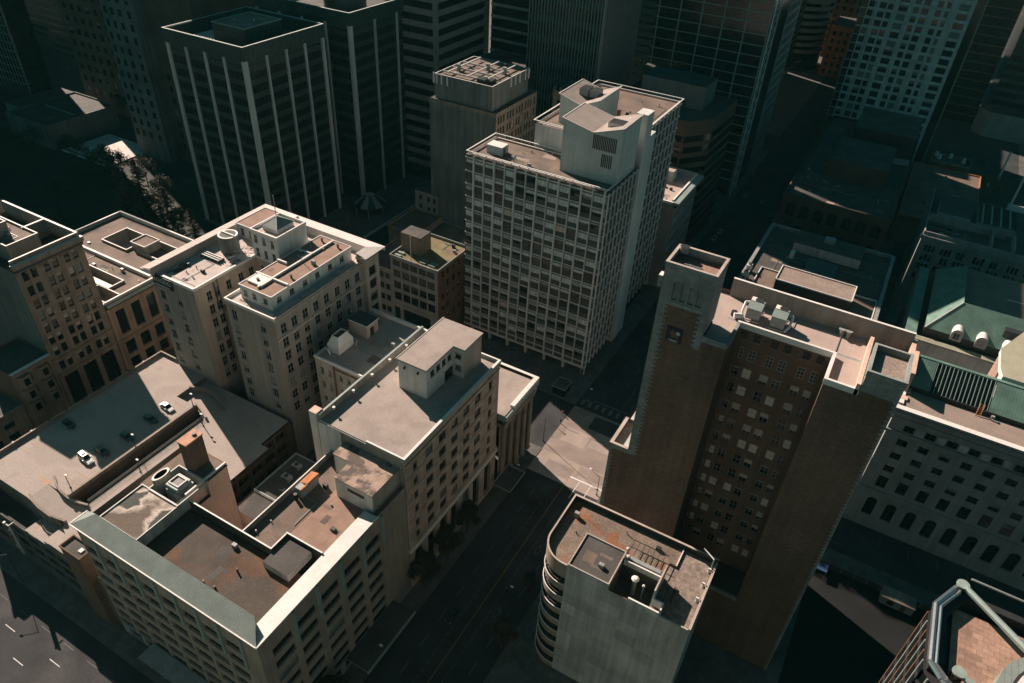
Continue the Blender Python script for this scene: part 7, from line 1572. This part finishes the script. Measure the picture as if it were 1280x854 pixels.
for i,(x,y) in enumerate(((-36,415),(-33,424),(-35,405),(-34,396))): tree(x,y,17,5.5,['yellow-green tree at the foot of the pale tower, middle of the row','yellow-green tree at the foot of the pale tower, farthest up the avenue','yellow-green tree at the foot of the pale tower, third up the avenue','yellow-green tree at the foot of the pale tower, nearest the podium'][i],LEAFY,30+i,n=2200,name='avenue_tree')
tree(47,402,12,4,'street tree beside the white masts at the far right',LEAFY,40,n=1800); tree(50,360,9,4,'reddish street tree among the globe lamps',LEAFB,41,n=1600)
pr2=random.Random(9)
PL=['behind the low grey hall','in front of the low grey hall','by the bright forecourt','at the left edge','near the ribbed tower','beside the conifers','in the middle of the dark square','toward the stone block chimney']
PLN=['behind the low grey hall','in front of the low grey hall','by the bright forecourt','at the far left edge','near the ribbed tower','beside the conifers','in the middle of the dark square','toward the chimney stack','left of the conifers','between the forecourt and the conifers','on the side nearest the viewer','between the hall and the viewer','under the ribbed tower','right below the forecourt','farthest left in the front row','second from the left in the front row']
for i,(x,y) in enumerate(((-362,234),(-352,174),(-324,178),(-348,152),(-285,184),(-268,163),(-303,165),(-262,128),(-290,146),(-312,182),(-276,118),(-330,140),(-266,178),(-299,181),(-322,116),(-300,120))): tree(x,y,12+i%3*2,6.2,'dark leafy tree in the shaded square, '+PLN[i],LEAF,50+i,n=2600,group='trees in the shaded square',name='park_tree',z=0)
# ------------------------------------------------------------------ camera, light
def setup():
    import math
    cd=bpy.data.cameras.new('Camera'); cam=bpy.data.objects.new('Camera',cd); COL.objects.link(cam)
    yaw,pitch,roll=[math.radians(a) for a in (-27.75079915,37.26757603,3.39985202)]
    cy,sy=math.cos(yaw),math.sin(yaw); cp,sp=math.cos(pitch),math.sin(pitch)
    f=Vector((cp*sy,cp*cy,-sp)); r=Vector((cy,-sy,0)); u=r.cross(f)
    cr,sr=math.cos(roll),math.sin(roll); r2=r*cr+u*sr; u2=-r*sr+u*cr
    m=Matrix(((r2.x,u2.x,-f.x,0),(r2.y,u2.y,-f.y,0),(r2.z,u2.z,-f.z,150),(0,0,0,1)))
    cam.matrix_world=m; cd.sensor_width=36; cd.lens=36*910.234/1280; cd.clip_end=4000; cd.clip_start=.5; SC.camera=cam
    el,az=32.7,158.24   # elevation, azimuth from +X
    d=Vector((math.cos(math.radians(el))*math.cos(math.radians(az)),math.cos(math.radians(el))*math.sin(math.radians(az)),math.sin(math.radians(el))))
    sl=bpy.data.lights.new('Sun','SUN'); so=bpy.data.objects.new('Sun',sl); COL.objects.link(so); so.location=(0,0,300); so.rotation_euler=d.to_track_quat('Z','Y').to_euler()
    sl.energy=5.0; sl.angle=math.radians(.5); sl.color=(1.0,.80,.68)
    w=bpy.data.worlds.new('World'); SC.world=w; w.use_nodes=True; nt=w.node_tree; bg=nt.nodes['Background']
    sk=nt.nodes.new('ShaderNodeTexSky'); sk.sky_type='NISHITA'; sk.sun_disc=False; sk.sun_elevation=math.radians(el); sk.sun_rotation=math.atan2(d.x,d.y)
    mx=nt.nodes.new('ShaderNodeMix'); mx.data_type='RGBA'; mx.blend_type='MULTIPLY'; mx.inputs[0].default_value=1; mx.inputs[7].default_value=(.15,.46,.40,1)
    nt.links.new(sk.outputs[0],mx.inputs[6]); nt.links.new(mx.outputs[2],bg.inputs[0]); bg.inputs[1].default_value=.05
    vs=SC.view_settings; vs.view_transform='Standard'; vs.look='None'; vs.exposure=1.0; vs.gamma=1; vs.use_curve_mapping=False
    SC.cycles.max_bounces=6; SC.cycles.diffuse_bounces=4; SC.cycles.caustics_reflective=False; SC.cycles.caustics_refractive=False
hz_=MB(); hz_.box(-700,200,-120,780,-1.0,210,None or KERB); ho=setting('black_lift_volume',hz_,'stuff'); hm=bpy.data.materials.new('black_lift_air'); hm.use_nodes=True; hn=hm.node_tree; hn.nodes.remove(hn.nodes['Principled BSDF']); pv_=hn.nodes.new('ShaderNodeVolumePrincipled'); pv_.inputs['Color'].default_value=(.22,.95,.9,1); pv_.inputs['Density'].default_value=3.0e-5; hn.links.new(pv_.outputs[0],hn.nodes['Material Output'].inputs['Volume']); ho.data.materials.clear(); ho.data.materials.append(hm)  # thin teal volume added to lift the blacks, where the air is clear
setup()
